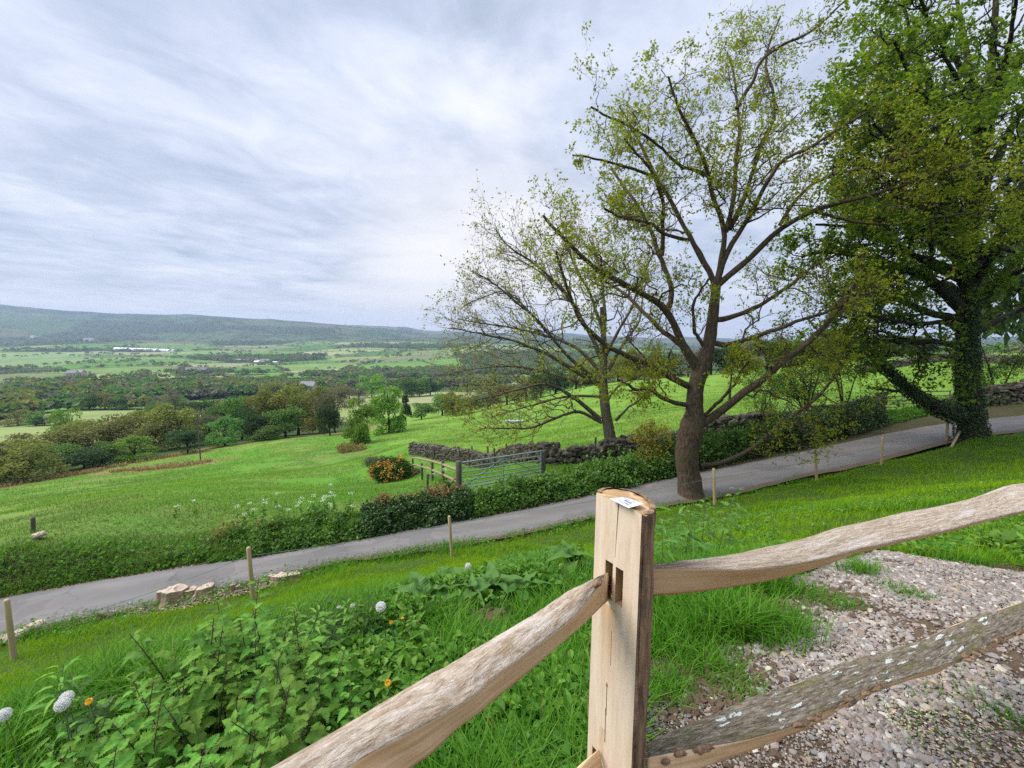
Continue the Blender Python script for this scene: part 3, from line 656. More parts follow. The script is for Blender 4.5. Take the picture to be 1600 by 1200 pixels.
# the sparsely leaved tree on the field wall
SD = 24.0; sb = G(956, 722); mp2 = SD / 700
def LS(px, dd, w0, w1=1.5): return limb(px, SD, dd, w0 / 2 * mp2, w1 / 2 * mp2)
t2 = resample(np.array([(957,735),(956,722),(955,695),(951,670),(944,628),(942,590),(943,560),(943,520),(940,480)], float), 26)
w2 = np.interp(t2[:, 1], [480, 520, 560, 590, 628, 670, 700, 722, 735], [6, 8, 12, 13, 15, 17, 21, 26, 34])
lim2 = [LS(a, b, c) for a, b, c in [
 ([(938,655),(909,631),(864,600),(836,598),(776,614),(738,625)], -2.5, 8), ([(935,600),(899,579),(850,551),(808,532),(769,523),(720,514),(700,512)], -1, 8),
 ([(938,582),(906,546),(864,530),(829,519),(794,512),(745,506),(715,500)], 2, 7), ([(942,566),(920,516),(892,470),(864,435),(836,411),(790,385),(776,358)], -1.5, 8),
 ([(943,540),(944,488),(941,442),(930,400),(915,365)], 1.5, 8), ([(962,657),(983,635),(1004,621),(1015,612)], -2, 5), ([(950,580),(976,533),(1000,502),(1003,460),(1010,420)], 1.5, 6),
 ([(940,660),(906,642),(867,656),(829,670),(790,668),(755,672)], -3, 6), ([(941,600),(902,596),(850,580),(800,575),(750,580),(705,588)], 2.5, 6), ([(942,560),(910,500),(880,450),(850,425),(815,400),(785,392)], 2.5, 6),
 ([(942,620),(900,618),(860,622),(800,640),(765,650)], 1, 5), ([(942,520),(925,460),(900,415),(880,372),(868,345)], -1.5, 6), ([(941,600),(890,560),(840,500),(800,470),(760,440),(740,430)], -2.5, 7), ([(944,560),(960,530),(985,490),(1000,440),(1020,390)], -2, 6),
 ([(940,640),(965,600),(1000,585),(1030,570)], 2, 5), ([(864,530),(820,480),(790,455),(755,470),(730,485)], 1, 4)]]
tree2, _ = build_tree('field_tree', sb, 'sparse tree with fine twigs and few yellow buds growing out of the field wall', lim2, [(P(t2[:, 0], t2[:, 1], np.full(26, SD)), w2 / 2 * mp2)],
 [dict(kmin=0, kmax=0, plen=2.6, t0=.2, ratio=.38, ang=(22, 50), up=.10, n=9, wig=.16, lmax=2.8, rr_=.45),
  dict(kmin=4, kmax=7, t0=.2, ratio=.5, ang=(22, 50), up=.08, n=6, wig=.16, lmax=1.3),
  dict(kmin=2, kmax=4, t0=.3, ratio=.6, ang=(20, 50), up=.03, n=4, wig=.12, lmax=.6, src=[-1, -2])],
 [(3, dict(k=1, lo=.6, L=.13, W=.07, flat=.3, off=.05)), (2, dict(k=2, lo=.7, L=.13, W=.07, flat=.3, off=.06))], M['pale_bark'], M['bud_leaf'])

# the ivy clad sycamore
YD = 21.0; yb = G(1512, 684); mp3 = YD / 700
def LY(px, dd, w0, w1=3): return limb(px, YD, dd, w0 / 2 * mp3, w1 / 2 * mp3)
t3 = resample(np.array([(1520,700),(1519,684),(1517,640),(1512,590),(1510,540),(1513,480),(1512,400),(1520,320),(1535,220),(1550,100),(1560,-60)], float), 40)
w3 = np.interp(t3[:, 1], [-60, 100, 320, 400, 480, 540, 590, 660, 684, 700], [6, 10, 14, 18, 22, 26, 29, 32, 40, 52])
lim3 = [LY(a, b, c) for a, b, c in [
 ([(1500,648),(1470,640),(1450,630),(1425,612),(1400,590),(1380,572),(1362,540),(1355,520),(1345,495)], -1.5, 26),
 ([(1492,540),(1470,534),(1450,533),(1412,534),(1380,530),(1350,540),(1310,552)], -2, 10), ([(1492,560),(1440,552),(1380,549),(1320,550),(1265,552)], 1.5, 4),
 ([(1500,480),(1460,440),(1410,420),(1360,400),(1300,390),(1260,400)], -3, 18), ([(1500,500),(1450,490),(1400,470),(1340,455),(1290,460)], 2, 14), ([(1505,420),(1470,360),(1420,310),(1370,270),(1340,250)], -2, 18),
 ([(1510,380),(1480,300),(1440,220),(1400,160),(1375,110)], -3, 18), ([(1520,320),(1490,220),(1450,120),(1425,50),(1415,0)], -1, 16), ([(1530,250),(1510,120),(1490,20),(1480,-60)], 2, 14),
 ([(1525,480),(1560,440),(1610,420),(1680,400)], -3, 16), ([(1525,420),(1570,350),(1620,300),(1690,260)], -3, 16), ([(1530,300),(1580,200),(1630,120),(1680,50)], -2, 16), ([(1522,520),(1560,500),(1600,480),(1660,490)], 1, 14),
 ([(1515,460),(1500,400),(1470,380),(1430,370),(1390,350)], -5, 14), ([(1525,350),(1540,280),(1530,200),(1500,140),(1470,90)], -6, 14), ([(1525,440),(1550,400),(1570,380),(1590,390)], -6, 12), ([(1510,470),(1480,440),(1440,450),(1400,440)], 5, 12), ([(1530,260),(1560,160),(1590,60),(1600,-40)], -4, 12),
 ([(1500,300),(1450,260),(1400,230),(1360,200)], -6, 14), ([(1510,250),(1460,170),(1420,110),(1400,60)], -6, 14), ([(1520,330),(1560,300),(1590,280),(1640,270)], -7, 12), ([(1515,400),(1480,340),(1440,310),(1400,310)], -7, 12), ([(1510,430),(1450,400),(1400,390),(1350,380)], 0, 12),
 ([(1500,340),(1440,290),(1380,260),(1320,250),(1290,262)], -4, 12), ([(1500,280),(1430,210),(1370,170),(1335,160)], -3, 12), ([(1505,440),(1430,400),(1370,370),(1310,350),(1270,350)], -3, 12), ([(1500,410),(1420,350),(1350,310),(1300,300)], 2, 12),
 ([(1505,520),(1475,500),(1430,505),(1390,500),(1350,490)], -4, 9), ([(1520,360),(1440,330),(1380,330),(1330,340)], 4, 12), ([(1530,300),(1470,230),(1420,200),(1380,200)], 5, 12), ([(1545,170),(1500,90),(1460,40),(1440,-20)], -5, 12)]]
syc, YLV = build_tree('sycamore_tree', yb, 'tall leafy sycamore with a thick dark ivy clad trunk on the bank beside the lane', lim3, [(P(t3[:, 0], t3[:, 1], np.full(40, YD)), w3 / 2 * mp3)],
 [dict(kmin=0, kmax=0, plen=1.3, t0=.2, ratio=.42, ang=(35, 70), up=.05, n=8, wig=.18, lmax=3.1),
  dict(kmin=5, kmax=8, t0=.15, ratio=.5, ang=(30, 70), up=.0, n=5, wig=.16, lmax=1.3),
  dict(kmin=2, kmax=4, t0=.3, ratio=.6, ang=(25, 60), up=-.05, n=4, wig=.12, lmax=.6, src=[-1, -2])],
 [(3, dict(k=9, lo=.35, L=.165, W=.125, flat=.86, off=.10, droop=.3))], M['dark_bark'], M['syc_leaf'])
def ivy_on(root, pts, rad, o, n, L=.09, off=.1):
    i = rng.integers(0, len(pts) - 1, n); w = rng.random(n)[:, None]; c = pts[i] * (1 - w) + pts[i + 1] * w; r = rad[i]
    T = norm(pts[i + 1] - pts[i]); D = norm(np.cross(T, rand_dir(n))); nz_ = fbm(c * 3 + D * 1.2, 2)
    C = c + D * (r + off * nz_ + rng.random(n) * off * .5)[:, None]
    Dn = norm(D * .35 + rand_dir(n) * .6 + np.array([0, 0, -.5])); v, q = leaves(C - o, Dn, norm(D + rand_dir(n) * .5), L * rng.uniform(.7, 1.3, n), L * .85)
    return link('ivy', mesh_np('ivy', v, q, M['ivy_leaf']), root)
tp3, tr3 = P(t3[:, 0], t3[:, 1], np.full(40, YD)), w3 / 2 * mp3
ivy_on(syc, np.concatenate([tp3[:26], tp3[:22]]), np.concatenate([tr3[:26], tr3[:22]]), np.asarray(yb), 11000, .085, .03)
ivy_on(syc, lim3[0][0][:18], lim3[0][1][:18], np.asarray(yb), 2200, .10, .06)
print('hero trees', time.time() - T0)
# ------------------------------------------------------------------ trees of the valley: a few crown forms per kind, copied
def crown_mesh(name, mat, n, leaf, lobes=9, shape=(1, 1, 1), seed=0, skirt=.12, open_=.25, kind='round', lo=.10):
    """unit tree 1 m tall: leaf clumps gathered on the boughs of an uneven crown"""
    r = np.random.default_rng(seed)
    cs = []; rs = []
    for k in range(lobes):
        a = r.uniform(0, 6.28); h = r.uniform(lo, .80) if kind == 'round' else r.uniform(.15, .9)
        wide = math.sin(math.pi * min(max((h + .22) / 1.24, 0), 1)) ** .6 if kind == 'round' else max(.05, 1 - h) ** .8
        rad = r.uniform(.25, 1) ** .6 * .34 * wide
        cs.append((math.cos(a) * rad, math.sin(a) * rad, h)); rs.append(r.uniform(.10, .2) * (1 if kind == 'round' else .7))
    cs.append((0, 0, .5)); rs.append(.24); cs = np.array(cs); rs = np.array(rs)
    i = r.choice(len(cs), n, p=rs ** 2 / (rs ** 2).sum())
    D = norm(r.normal(size=(n, 3))); D[:, 2] = np.where(D[:, 2] < -.5, -D[:, 2], D[:, 2])
    rr2 = rs[i] * (1 - open_ * r.random(n) ** 2 * 2) * (1 + .5 * (fbm(D * 2.2 + cs[i] * 9, 3) - .5) * 2)
    C = cs[i] + D * rr2[:, None] * np.array([1.12, 1.12, .9])
    C[:, 2] = np.maximum(C[:, 2], skirt * r.random(n) * 1.2)
    C = C * np.array([shape[0], shape[1], shape[2]])
    Dn = norm(D * .5 + r.normal(size=(n, 3)) * .8); N = norm(D * .9 + r.normal(size=(n, 3)) * .6 + np.array([0, 0, .4]))
    s = r.uniform(.6, 1.4, n); v, q = leaves(C - Dn * leaf * .5, Dn, N, leaf * s, leaf * .8 * s)
    return mesh_np('crown', v, q, mat)
def trunk_mesh(seed, mat, th=.03, forks=5):
    r = np.random.default_rng(seed); t = np.linspace(0, 1, 8)
    ps = [np.stack([t * 0 + .01 * np.sin(t * 5), 0 * t, t * .62], -1)]; rs = [th * (1 - .7 * t)]
    for k in range(forks):
        a = r.uniform(0, 6.28); h = r.uniform(.15, .4); e = r.uniform(.55, .85); d = r.uniform(.12, .32)
        ps.append(np.stack([np.cos(a) * d * t, np.sin(a) * d * t, h + (e - h) * t ** .9], -1)); rs.append(th * .5 * (1 - .7 * t))
    v, q, _ = tubes(np.array(ps), np.array(rs), 6); return mesh_np('trunk', v, q, mat, True)
TR = [trunk_mesh(5 + k, M['dark_bark']) for k in range(3)]
KIND = {}
for k_, mat, n, lf, kw in [('olive', 'wood_olive', 5200, .034, {}), ('brown', 'wood_brown', 4200, .032, dict(open_=.4)), ('green', 'wood_green', 5200, .036, {}), ('dark', 'wood_dark', 5200, .036, dict(open_=.15)), ('fresh', 'wood_fresh', 5200, .034, {}),
                         ('grey', 'wood_grey', 3000, .03, dict(open_=.45)), ('white', 'wood_white', 3600, .034, {})]:
    KIND[k_] = [crown_mesh(k_, M[mat], n, lf, 15 + 2 * s, seed=40 + s + len(k_) * 7, **kw) for s in range(3)]
KIND['bush'] = [crown_mesh('bush', M['wood_fresh'], 6500, .038, 22, seed=80 + s, lo=.0, skirt=.02, open_=.3) for s in range(2)]
KIND['conifer'] = [crown_mesh('conifer', M['wood_dark'], 5200, .034, 16, seed=90 + s, kind='cone', open_=.15, skirt=.06) for s in range(2)]
KIND['shrub'] = [crown_mesh('shrub', M['wood_green'], 3600, .05, 9, (1.15, 1.15, 1), seed=70 + s, skirt=.05) for s in range(2)]
LOWPOLY = {}
def tree_at(px, d, h, w, kind, label, group, form=None, name=None, low=False, cat='tree', z=None):
    g = at(px, d); form = rng.integers(0, 9) if form is None else form
    nm = name or ('conifer_tree' if kind == 'conifer' else 'tree')
    root = empty(nm, g, label, cat, group)
    ms = KIND[kind]; c = link('crown', ms[form % len(ms)], root); root.scale = (w / .95, w / .95 * rng.uniform(.9, 1.1), h); root.rotation_euler[2] = rng.uniform(0, 6.28)
    if cat == 'tree': link('trunk', TR[form % 3], root)
    root.location.z -= .02 * h
    return root
# the wood along the foot of the left field, surveyed tree by tree: bearing, distance, height, spread, kind, label
GW = 'trees of the wood below the left field'
WOOD = [
 (-45, 66, 9.5, 11, 'olive', 'olive tree cut by the photo edge in the wood below the left field'),
 (22, 62, 8.0, 10, 'olive', 'rounded olive tree nearest the photo edge at the foot of the left field'),
 (75, 72, 7.0, 9, 'green', 'green tree low in front of the brownish oaks in the wood by the left edge'),
 (98, 84, 11, 12, 'brown', 'brownish oak standing over the green tree near the left end of the wood'),
 (118, 70, 5.0, 7, 'dark', 'small dark bush at the field edge left of the fresh green bush'),
 (165, 90, 12, 13, 'brown', 'wide brownish oak in the left half of the wood behind the fresh green bush'),
 (200, 76, 6.0, 8, 'fresh', 'fresh green bush low on the field edge left of the power pole'),
 (150, 74, 5.2, 7, 'green', 'low green bush in shade between small dark bush and fresh green bush'),
 (232, 88, 11, 10, 'brown', 'russet oak next to the yellow olive oak left of the power pole'),
 (272, 92, 13.5, 11, 'olive', 'tall yellow olive oak just left of the power pole'),
 (285, 80, 6.5, 7, 'dark', 'dark leafy undergrowth tree directly behind the power pole'),
 (322, 96, 10.5, 9, 'grey', 'grey green thin tree just right of the power pole'),
 (345, 86, 6.5, 8, 'green', 'green shrubby tree at the field edge right of the power pole'),
 (372, 100, 11, 10, 'green', 'dull green tree midway between power pole and yellow olive wood edge'),
 (395, 92, 7.5, 8, 'dark', 'dark bushy tree at the foot of the yellow olive oaks'),
 (425, 104, 13, 12, 'olive', 'broad yellow olive oak near the right end of the wood'),
 (462, 106, 13.5, 12, 'olive', 'tallest yellow olive oak at the right end of the wood'),
 (442, 94, 8, 9, 'green', 'rounded green bush in front of the yellow olive oaks'),
 (497, 102, 13, 10, 'brown', 'brown budding oak right of the yellow olive oaks'),
 (520, 98, 12.5, 8, 'grey', 'dull grey brown tree between the brown oak and the bright round tree'),
 (512, 90, 8.0, 6, 'dark', 'dark evergreen bush at the foot of the brown budding oak'),
 (408, 88, 3.6, 6, 'green', 'low scrub bush on the bracken strip below the wood'),
 (40, 96, 9, 11, 'brown', 'brown oak rising behind the rounded olive tree by the left edge'),
 (128, 104, 12, 11, 'olive', 'olive oak set back behind the wide brownish oak'),
 (205, 110, 13, 12, 'olive', 'olive oak set back behind the fresh green bush'),
 (100, 118, 15, 9, 'fresh', 'bright green pointed tree rising above the left half of the wood'),
 (345, 118, 12, 11, 'green', 'rounded green tree set back right of the power pole'),
 (300, 122, 13, 10, 'olive', 'yellow green oak behind the power pole top'),
 (400, 120, 12, 10, 'brown', 'thin brown tree set back left of the broad yellow olive oak'),
 (558, 66, 7.4, 5.2, 'bush', 'bright green rounded tree alone on the pasture left of the orange bush'),
 (606, 78, 9.4, 6.8, 'bush', 'feathery light green birch behind the orange flowering bush'),
 (633, 92, 6.4, 3.4, 'conifer', 'dark green conifer right of the feathery birch'),
 (657, 118, 5.2, 7.5, 'green', 'small wide tree on the crest right of the dark conifer'),
 (707, 116, 7.5, 8, 'olive', 'small yellow leaved tree standing on the crest of the right field'),
 (690, 128, 7.0, 9, 'green', 'green bush on the crest just left of the small yellow leaved tree'),
 (735, 124, 5.2, 9, 'green', 'low green hedge bush right of the small yellow leaved tree'),
]
for i, (px, d, h, w, kd, lb) in enumerate(WOOD): tree_at(px, d, h * (.80 if px < 330 else .98 if px < 540 else 1), w, kd, lb, GW if px < 530 else None, form=i)
tree_at(1655, 31, 30, 13, 'conifer', 'tall dark conifer behind the ivy clad tree at the right photo edge', None, form=1)
# bushes and trees along the crest of the right field
for i, (px, d, h, w, kd) in enumerate([(762, 132, 6, 10, 'brown'), (792, 135, 7.5, 11, 'brown'), (822, 132, 9, 12, 'brown'), (845, 128, 8, 9, 'dark'), (868, 132, 8.5, 12, 'dark'), (900, 135, 9, 12, 'olive'), (930, 140, 10, 12, 'olive'), (965, 135, 9, 12, 'olive'), (990, 128, 10, 11, 'olive'),
                                      (1020, 130, 8, 10, 'dark'), (1048, 126, 7.5, 11, 'dark'), (1075, 120, 8.5, 10, 'grey'), (1110, 118, 9, 10, 'dark'), (1140, 116, 8.5, 10, 'dark'), (1168, 118, 11.5, 10, 'grey'), (1195, 118, 9, 10, 'dark'), (1230, 112, 8, 10, 'dark'), (1270, 108, 7, 10, 'green'), (1310, 105, 7, 10, 'dark'), (1340, 100, 5, 9, 'dark'), (1372, 95, 5.4, 9, 'dark'), (1405, 92, 5.6, 8, 'dark'), (1435, 92, 5.2, 7, 'dark')]):
    what = {'brown': 'russet budding', 'dark': 'dark green', 'olive': 'pale olive', 'grey': 'grey thinly leaved', 'green': 'mid green'}[kd]
    where = ['left end of the crest hedge', 'crest hedge left of the sparse field tree', 'crest behind the sparse field tree twigs', 'crest left of the field tree trunk', 'crest seen past the field tree trunk', 'crest directly behind the field tree trunk', 'crest between field tree and oak trunk', 'crest just right of the field tree trunk', 'crest left of the oak limbs', 'crest below the oak lower left limb', 'crest close left of the oak trunk', 'crest behind the oak trunk', 'crest close right of the oak trunk', 'crest under the oak right limb', 'crest, tallest one right of the oak trunk', 'crest behind the small oak sprays', 'crest behind the roadside hawthorns', 'crest left of the hawthorn stems', 'crest right of the hawthorn stems', 'far hedge left of the leaning ivy limb', 'far hedge behind the leaning ivy limb', 'far hedge right of the leaning ivy limb', 'far hedge left of the ivy trunk'][i]
    tree_at(px, d, h, w, kd, f'{what} tree on the {where}', 'trees along the crest of the right field', form=i + 1)
# single trees and hedgerow trees in the fields beyond the wood
GM = 'hedgerow trees in the fields beyond the wood'
for i, (px, d, h, w, kd, lb) in enumerate([
 (25, 330, 11, 20, 'brown', 'brownish spreading tree at the left edge in the upper green field'), (70, 320, 7, 14, 'dark', 'dark hedge tree right of the brownish spreading tree'), (100, 322, 7, 14, 'dark', 'dark hedge tree left of the pair in the upper field'),
 (20, 210, 8, 16, 'olive', 'olive hedge tree in the near left field by the photo edge'), (48, 205, 6.5, 10, 'green', 'green bush between olive hedge tree and the whitish hawthorn'), (80, 205, 6.5, 9, 'white', 'whitish flowering hawthorn at the end of the near left hedge'), (62, 206, 4.5, 9, 'dark', 'dark bush beside the whitish flowering hawthorn'),
 (135, 280, 12, 13, 'green', 'mid green tree left in the row under the long dark hedge'), (160, 285, 13, 16, 'olive', 'dull olive tree in the row under the long dark hedge'), (190, 285, 11, 14, 'green', 'green bush in the row under the long dark hedge'),
 (155, 340, 17, 16, 'brown', 'tall reddish brown tree standing over the row under the long dark hedge'), (235, 200, 12, 16, 'green', 'rounded bright green oak behind the left half of the wood'), (270, 250, 17, 13, 'grey', 'tall grey leafless tree beyond the yellow olive oak'),
 (300, 190, 12, 12, 'dark', 'very dark tree left of the dark pair beyond the power pole'), (322, 188, 13, 13, 'dark', 'very dark rounded tree beyond the power pole top'), (395, 210, 10, 15, 'dark', 'dark spreading tree beyond the middle of the wood'), (385, 190, 8, 10, 'dark', 'low dark bush beyond the middle of the wood'),
 (425, 300, 18, 18, 'olive', 'rounded olive tree against the bright strip field, left one'), (468, 320, 14, 16, 'green', 'green tree against the bright strip field, right one'), (460, 315, 9, 14, 'dark', 'dark bush at the foot of the green strip field tree'),
 (530, 300, 14, 20, 'brown', 'brown tree above the right end of the wood'), (560, 260, 13, 12, 'grey', 'bare grey tree rising behind the bright round tree'), (580, 340, 19, 24, 'fresh', 'bright green domed tree above the feathery birch'), (545, 330, 10, 18, 'grey', 'low grey copse tree left of the bright domed tree'),
 (635, 330, 17, 20, 'green', 'blue green tree right of the bright domed tree'), (655, 330, 15, 18, 'green', 'green tree in the row behind the dark conifer'), (672, 340, 15, 16, 'dark', 'dark tree at right end of the row behind the conifer'), (500, 340, 10, 16, 'green', 'green bush beside the far cottages'), (210, 330, 9, 20, 'green', 'low green hedge tree in the bright middle field'), (350, 300, 5, 9, 'dark', 'small dark field tree in the bright middle field'), (360, 330, 6, 12, 'dark', 'small dark hedge tree above the dark spreading tree')]):
    tree_at(px, d, h, w, kd, lb, GM, form=i)
# woods, belts and hedges farther off read as one mass
def far_mass(seed, n, lr, ok, hr, quads, leaf, name, mats, lb):
    r = np.random.default_rng(seed); a = r.uniform(-1.02, 1.02, n); rad = np.exp(r.uniform(math.log(lr[0]), math.log(lr[1]), n))
    x, y = np.sin(a) * rad, np.cos(a) * rad; m, hs = ok(x, y); x, y, hs = x[m], y[m], hs[m]; z = tz(x, y); k = len(x)
    h = r.uniform(hr[0], hr[1], k) * hs; w = h * r.uniform(.45, .75, k)
    D = norm(r.normal(size=(k, quads, 3))); D[..., 2] = np.abs(D[..., 2]) * 1.0 - .25
    sc = (1 - .35 * r.random((k, quads, 1))); C = D * sc * np.stack([w, w, h * .5], -1)[:, None] + np.stack([x, y, z + h * .45], -1)[:, None]
    C = C.reshape(-1, 3); D = D.reshape(-1, 3); hh = np.repeat(h, quads); N = norm(D + r.normal(size=D.shape) * .5 + np.array([0, 0, .3])); Dn = norm(r.normal(size=D.shape)); L = hh * leaf * r.uniform(.7, 1.3, len(hh))
    v, q = leaves(C - Dn * L[:, None] * .5, Dn, N, L, L * .9); mi = np.repeat(r.integers(0, len(mats), k), quads)
    o = link(name, mesh_np(name, v, q, mats, False, mi), label=lb, kind='stuff'); print(name, k, 'trees')
def ok_hedge(x, y):
    i, e = field_of(x, y); r = np.hypot(x, y); px = 800 + 700 * x / np.maximum(y, 1); n = n2(x, y, 60, 2, 8.)
    return (e < 3 + r * .0016) & (n > .27) & ~((r < 330) & (px > 500)) & ~in_poly(x, y, PALE), np.where(n > .56, 1.0, .55) * np.where(r > 2500, .7, 1)
def ok_wood(x, y):
    return wood_of(x, y) > .575, np.where(np.hypot(x, y) > 2500, .75, 1.)
def ok_single(x, y):
    n = n2(x, y, 90, 2, 14.); return (n > .57) & (n2(x, y, 500, 2, 2.) > .45), np.ones(len(x)) * .8
mats_w = [M['far_' + k] for k in ('wood_grey', 'wood_green', 'wood_grey', 'wood_olive', 'wood_grey', 'wood_dark', 'wood_green', 'wood_green')]
far_mass(3, 150000, (240, 3300), ok_hedge, (5, 11), 18, .44, 'far_hedgerows', mats_w[1:4], 'dark hedgerows dividing the far fields')
far_mass(4, 46000, (330, 4100), ok_wood, (8, 14), 46, .28, 'far_woodland', mats_w, 'far belts of woodland across the valley')
far_mass(5, 6000, (330, 3400), ok_single, (6, 12), 46, .30, 'far_scattered_trees', mats_w[:4], 'scattered far trees in the valley fields')
print('valley', time.time() - T0)
# ------------------------------------------------------------------ buildings and the power pole in the valley
def house(name, px, d, w, dp, h, rh, yaw, wall, roof, label, cat, group=None, windows=4, chim=True):
    g = at(px, d); root = empty(name, g, label, cat, group); root.rotation_euler[2] = yaw
    x, y = w / 2, dp / 2
    v = np.array([(-x, -y, -1), (x, -y, -1), (x, y, -1), (-x, y, -1), (-x, -y, h), (x, -y, h), (x, y, h), (-x, y, h), (-x, 0, h + rh), (x, 0, h + rh)], float)
    link('wall', mesh_np('wall', v, [np.array([(0, 1, 5, 4), (2, 3, 7, 6)]), np.array([(1, 2, 6, 9, 5), (3, 0, 4, 8, 7)])], M[wall]), root)
    o = .4; t = .25; e = h - rh * o / y
    rv = np.array([(-x - o, -y - o, e + .03), (x + o, -y - o, e + .03), (x + o, 0, h + rh + .03), (-x - o, 0, h + rh + .03), (x + o, y + o, e + .03), (-x - o, y + o, e + .03)]); rv = np.concatenate([rv, rv + [0, 0, t]])
    f = np.array([(0, 1, 2, 3), (3, 2, 4, 5), (6, 9, 8, 7), (9, 11, 10, 8), (0, 6, 7, 1), (5, 4, 10, 11), (0, 3, 9, 6), (3, 5, 11, 9), (1, 7, 8, 2), (2, 8, 10, 4)])
    rf = link('roof', mesh_np('roof', rv, f, M[roof]), root)
    def box(nm, c, s, mat, par):
        a = np.array([(i, j, k) for i in (-1, 1) for j in (-1, 1) for k in (-1, 1)], float) * np.array(s) / 2 + np.array(c)
        return link(nm, mesh_np(nm, a, np.array([(0, 1, 3, 2), (4, 6, 7, 5), (0, 4, 5, 1), (2, 3, 7, 6), (0, 2, 6, 4), (1, 5, 7, 3)]), M[mat]), par)
    if chim: box('chimney', (x * .8, 0, h + rh + .5), (.9, .7, 1.6), wall, rf)
    for i in range(windows):
        cx = -x + w * (i + .5) / windows; box('window', (cx, -y - .02, h * .55), (min(1.1, w / windows * .5), .12, h * .34), 'pane', root)
    return root
farm = [(374, 1180, 20, 10, 5, 3, 'house_stone', 'slate', 'grey stone barn at the left of the far farm'), (386, 1150, 16, 9, 6, 3, 'house_white', 'slate', 'pale farmhouse left of centre in the far farm'), (398, 1190, 24, 12, 5, 3, 'house_stone', 'tin', 'long pale roofed barn in the middle of the far farm'),
        (409, 1160, 18, 10, 6, 3.2, 'house_white', 'slate', 'white farmhouse in the middle of the far farm'), (419, 1185, 22, 12, 5, 3, 'house_stone', 'slate', 'stone barn right of the white farmhouse in the far farm'), (404, 1130, 14, 8, 4.5, 2.6, 'house_stone', 'tin', 'small shed in front of the far farm'),
        (434, 1140, 18, 8, 3.5, 1.6, 'house_white', 'tin', 'low white shed at the right end of the far farm'), (391, 1215, 16, 9, 5.5, 3, 'house_white', 'slate', 'white cottage behind the far farm')]
for px, d, w, dp, h, rh, wl, rf, lb in farm: house('farm_building', px, d, w * .92, dp, h, rh, rng.uniform(-.5, .5), wl, rf, lb, 'farm building', 'buildings of the far farm', 3, rf == 'slate')
for px, d, w, lb in [(61, 2250, 26, 'lone white farmhouse on the far hillside at the left'), (8, 2500, 20, 'white cottage high on the hillside by the left edge'), (143, 2080, 24, 'white farmhouse above the fields, left of a pair'), (150, 2080, 16, 'small white outbuilding, right of a pair above the fields')]:
    house('farmhouse', px, d, w, 11, 8, 4, rng.uniform(-.3, .3), 'house_white', 'slate', lb, 'farmhouse', None, 3)
for px, d, w, lb in [(115, 640, 12, 'half hidden pale cottage in the tree belt, left one'), (128, 650, 12, 'half hidden pale cottage in the tree belt, right one'), (300, 760, 14, 'grey roofed cottage in the belt below the far farm'), (318, 770, 14, 'brown cottage in the belt below the far farm'), (482, 400, 13, 'low reddish roofed house beyond the yellow olive oaks')]:
    house('cottage', px, d, w, 7, 7.5, 3.5, rng.uniform(-.4, .4), 'house_stone', 'slate', lb, 'cottage', None, 3)
def tunnel(px0, px1, d):
    a, b = at(px0, d), at(px1, d); root = empty('polytunnel', (a + b) / 2, 'long white polytunnel strip on the far fields', 'polytunnel'); n = 8; w = 13; h = 8.5
    t = np.linspace(0, np.pi, 9); ax = norm((b - a)[None])[0]; pr = np.array([-ax[1], ax[0], 0]); L = np.linalg.norm(b - a); A = Acc()
    for k in range(n):
        s0, s1 = -L / 2 + L * k / n + 1.0, -L / 2 + L * (k + 1) / n - 1.0
        prof = np.cos(t)[:, None] * pr * w / 2 + np.array([0, 0, 1.]) * np.sin(t)[:, None] * h
        v = np.concatenate([prof + ax * s0, prof + ax * s1]); f = np.array([(i, i + 1, i + 10, i + 9) for i in range(8)]); e = np.array([list(range(9)), list(range(17, 8, -1))]); A.add(v, [f, e])
    link('cover', A.mesh('cover', M['poly']), root)
tunnel(184, 276, 1620)
pole_g = at(304, 66); pr = empty('power_pole', pole_g, 'wooden power pole standing in the left field before the wood', 'power pole')
t = np.linspace(0, 1, 6); v, q, _ = tubes(np.stack([0 * t, 0 * t, -.5 + 7.6 * t], -1)[None], (.10 - .03 * t)[None], 8); link('pole', mesh_np('pole', v, q, M['old_wood'], True), pr)
v, q, _ = tubes(np.array([[(-.55, 0, 6.85), (0, 0, 6.87), (.55, 0, 6.85)]], float), np.full((1, 3), .06), 6); link('crossarm', mesh_np('crossarm', v, q, M['old_wood']), pr)
for s_ in (-.5, .5):
    v, q, _ = tubes(np.array([[(s_, 0, 6.88), (s_, 0, 6.98), (s_, 0, 7.0), (s_, 0, 7.1)]], float), np.array([[.03, .07, .05, .02]]), 8); link('insulator', mesh_np('insulator', v, q, M['house_white'], True), pr)
# ------------------------------------------------------------------ stakes and rope along the bank
def along(a, b, n): return np.linspace(0, 1, n)[:, None] * (np.asarray(b) - np.asarray(a)) + np.asarray(a)
def post(name, base, top, r, mat, label, cat, group=None, sides=10, sink=.15, slant=0):
    """one round post, chamfered top"""
    base, top = np.asarray(base, float), np.asarray(top, float); ax = norm((top - base)[None])[0]
    p = np.stack([base - ax * sink, base, base * .5 + top * .5, top - ax * r * .5, top, top + ax * .002]); R = np.array([r * 1.02, r * 1.02, r, r * .98, r * .72, .001])
    v, q, _ = tubes(p[None], R[None], sides); v = v + (fbm(v * 9, 2)[:, None] - .5) * r * .25
    return link(name, mesh_np(name, v - base, q, M[mat], True), loc=base, label=label, cat=cat, group=group)
def up_to(base, px, py):
    """top of an upright whose tip is surveyed at (px,py)"""
    r = ray(px, py); s = math.hypot(base[0], base[1]) / math.hypot(r[0], r[1]); t = r * s; return np.array([t[0], t[1], t[2]])
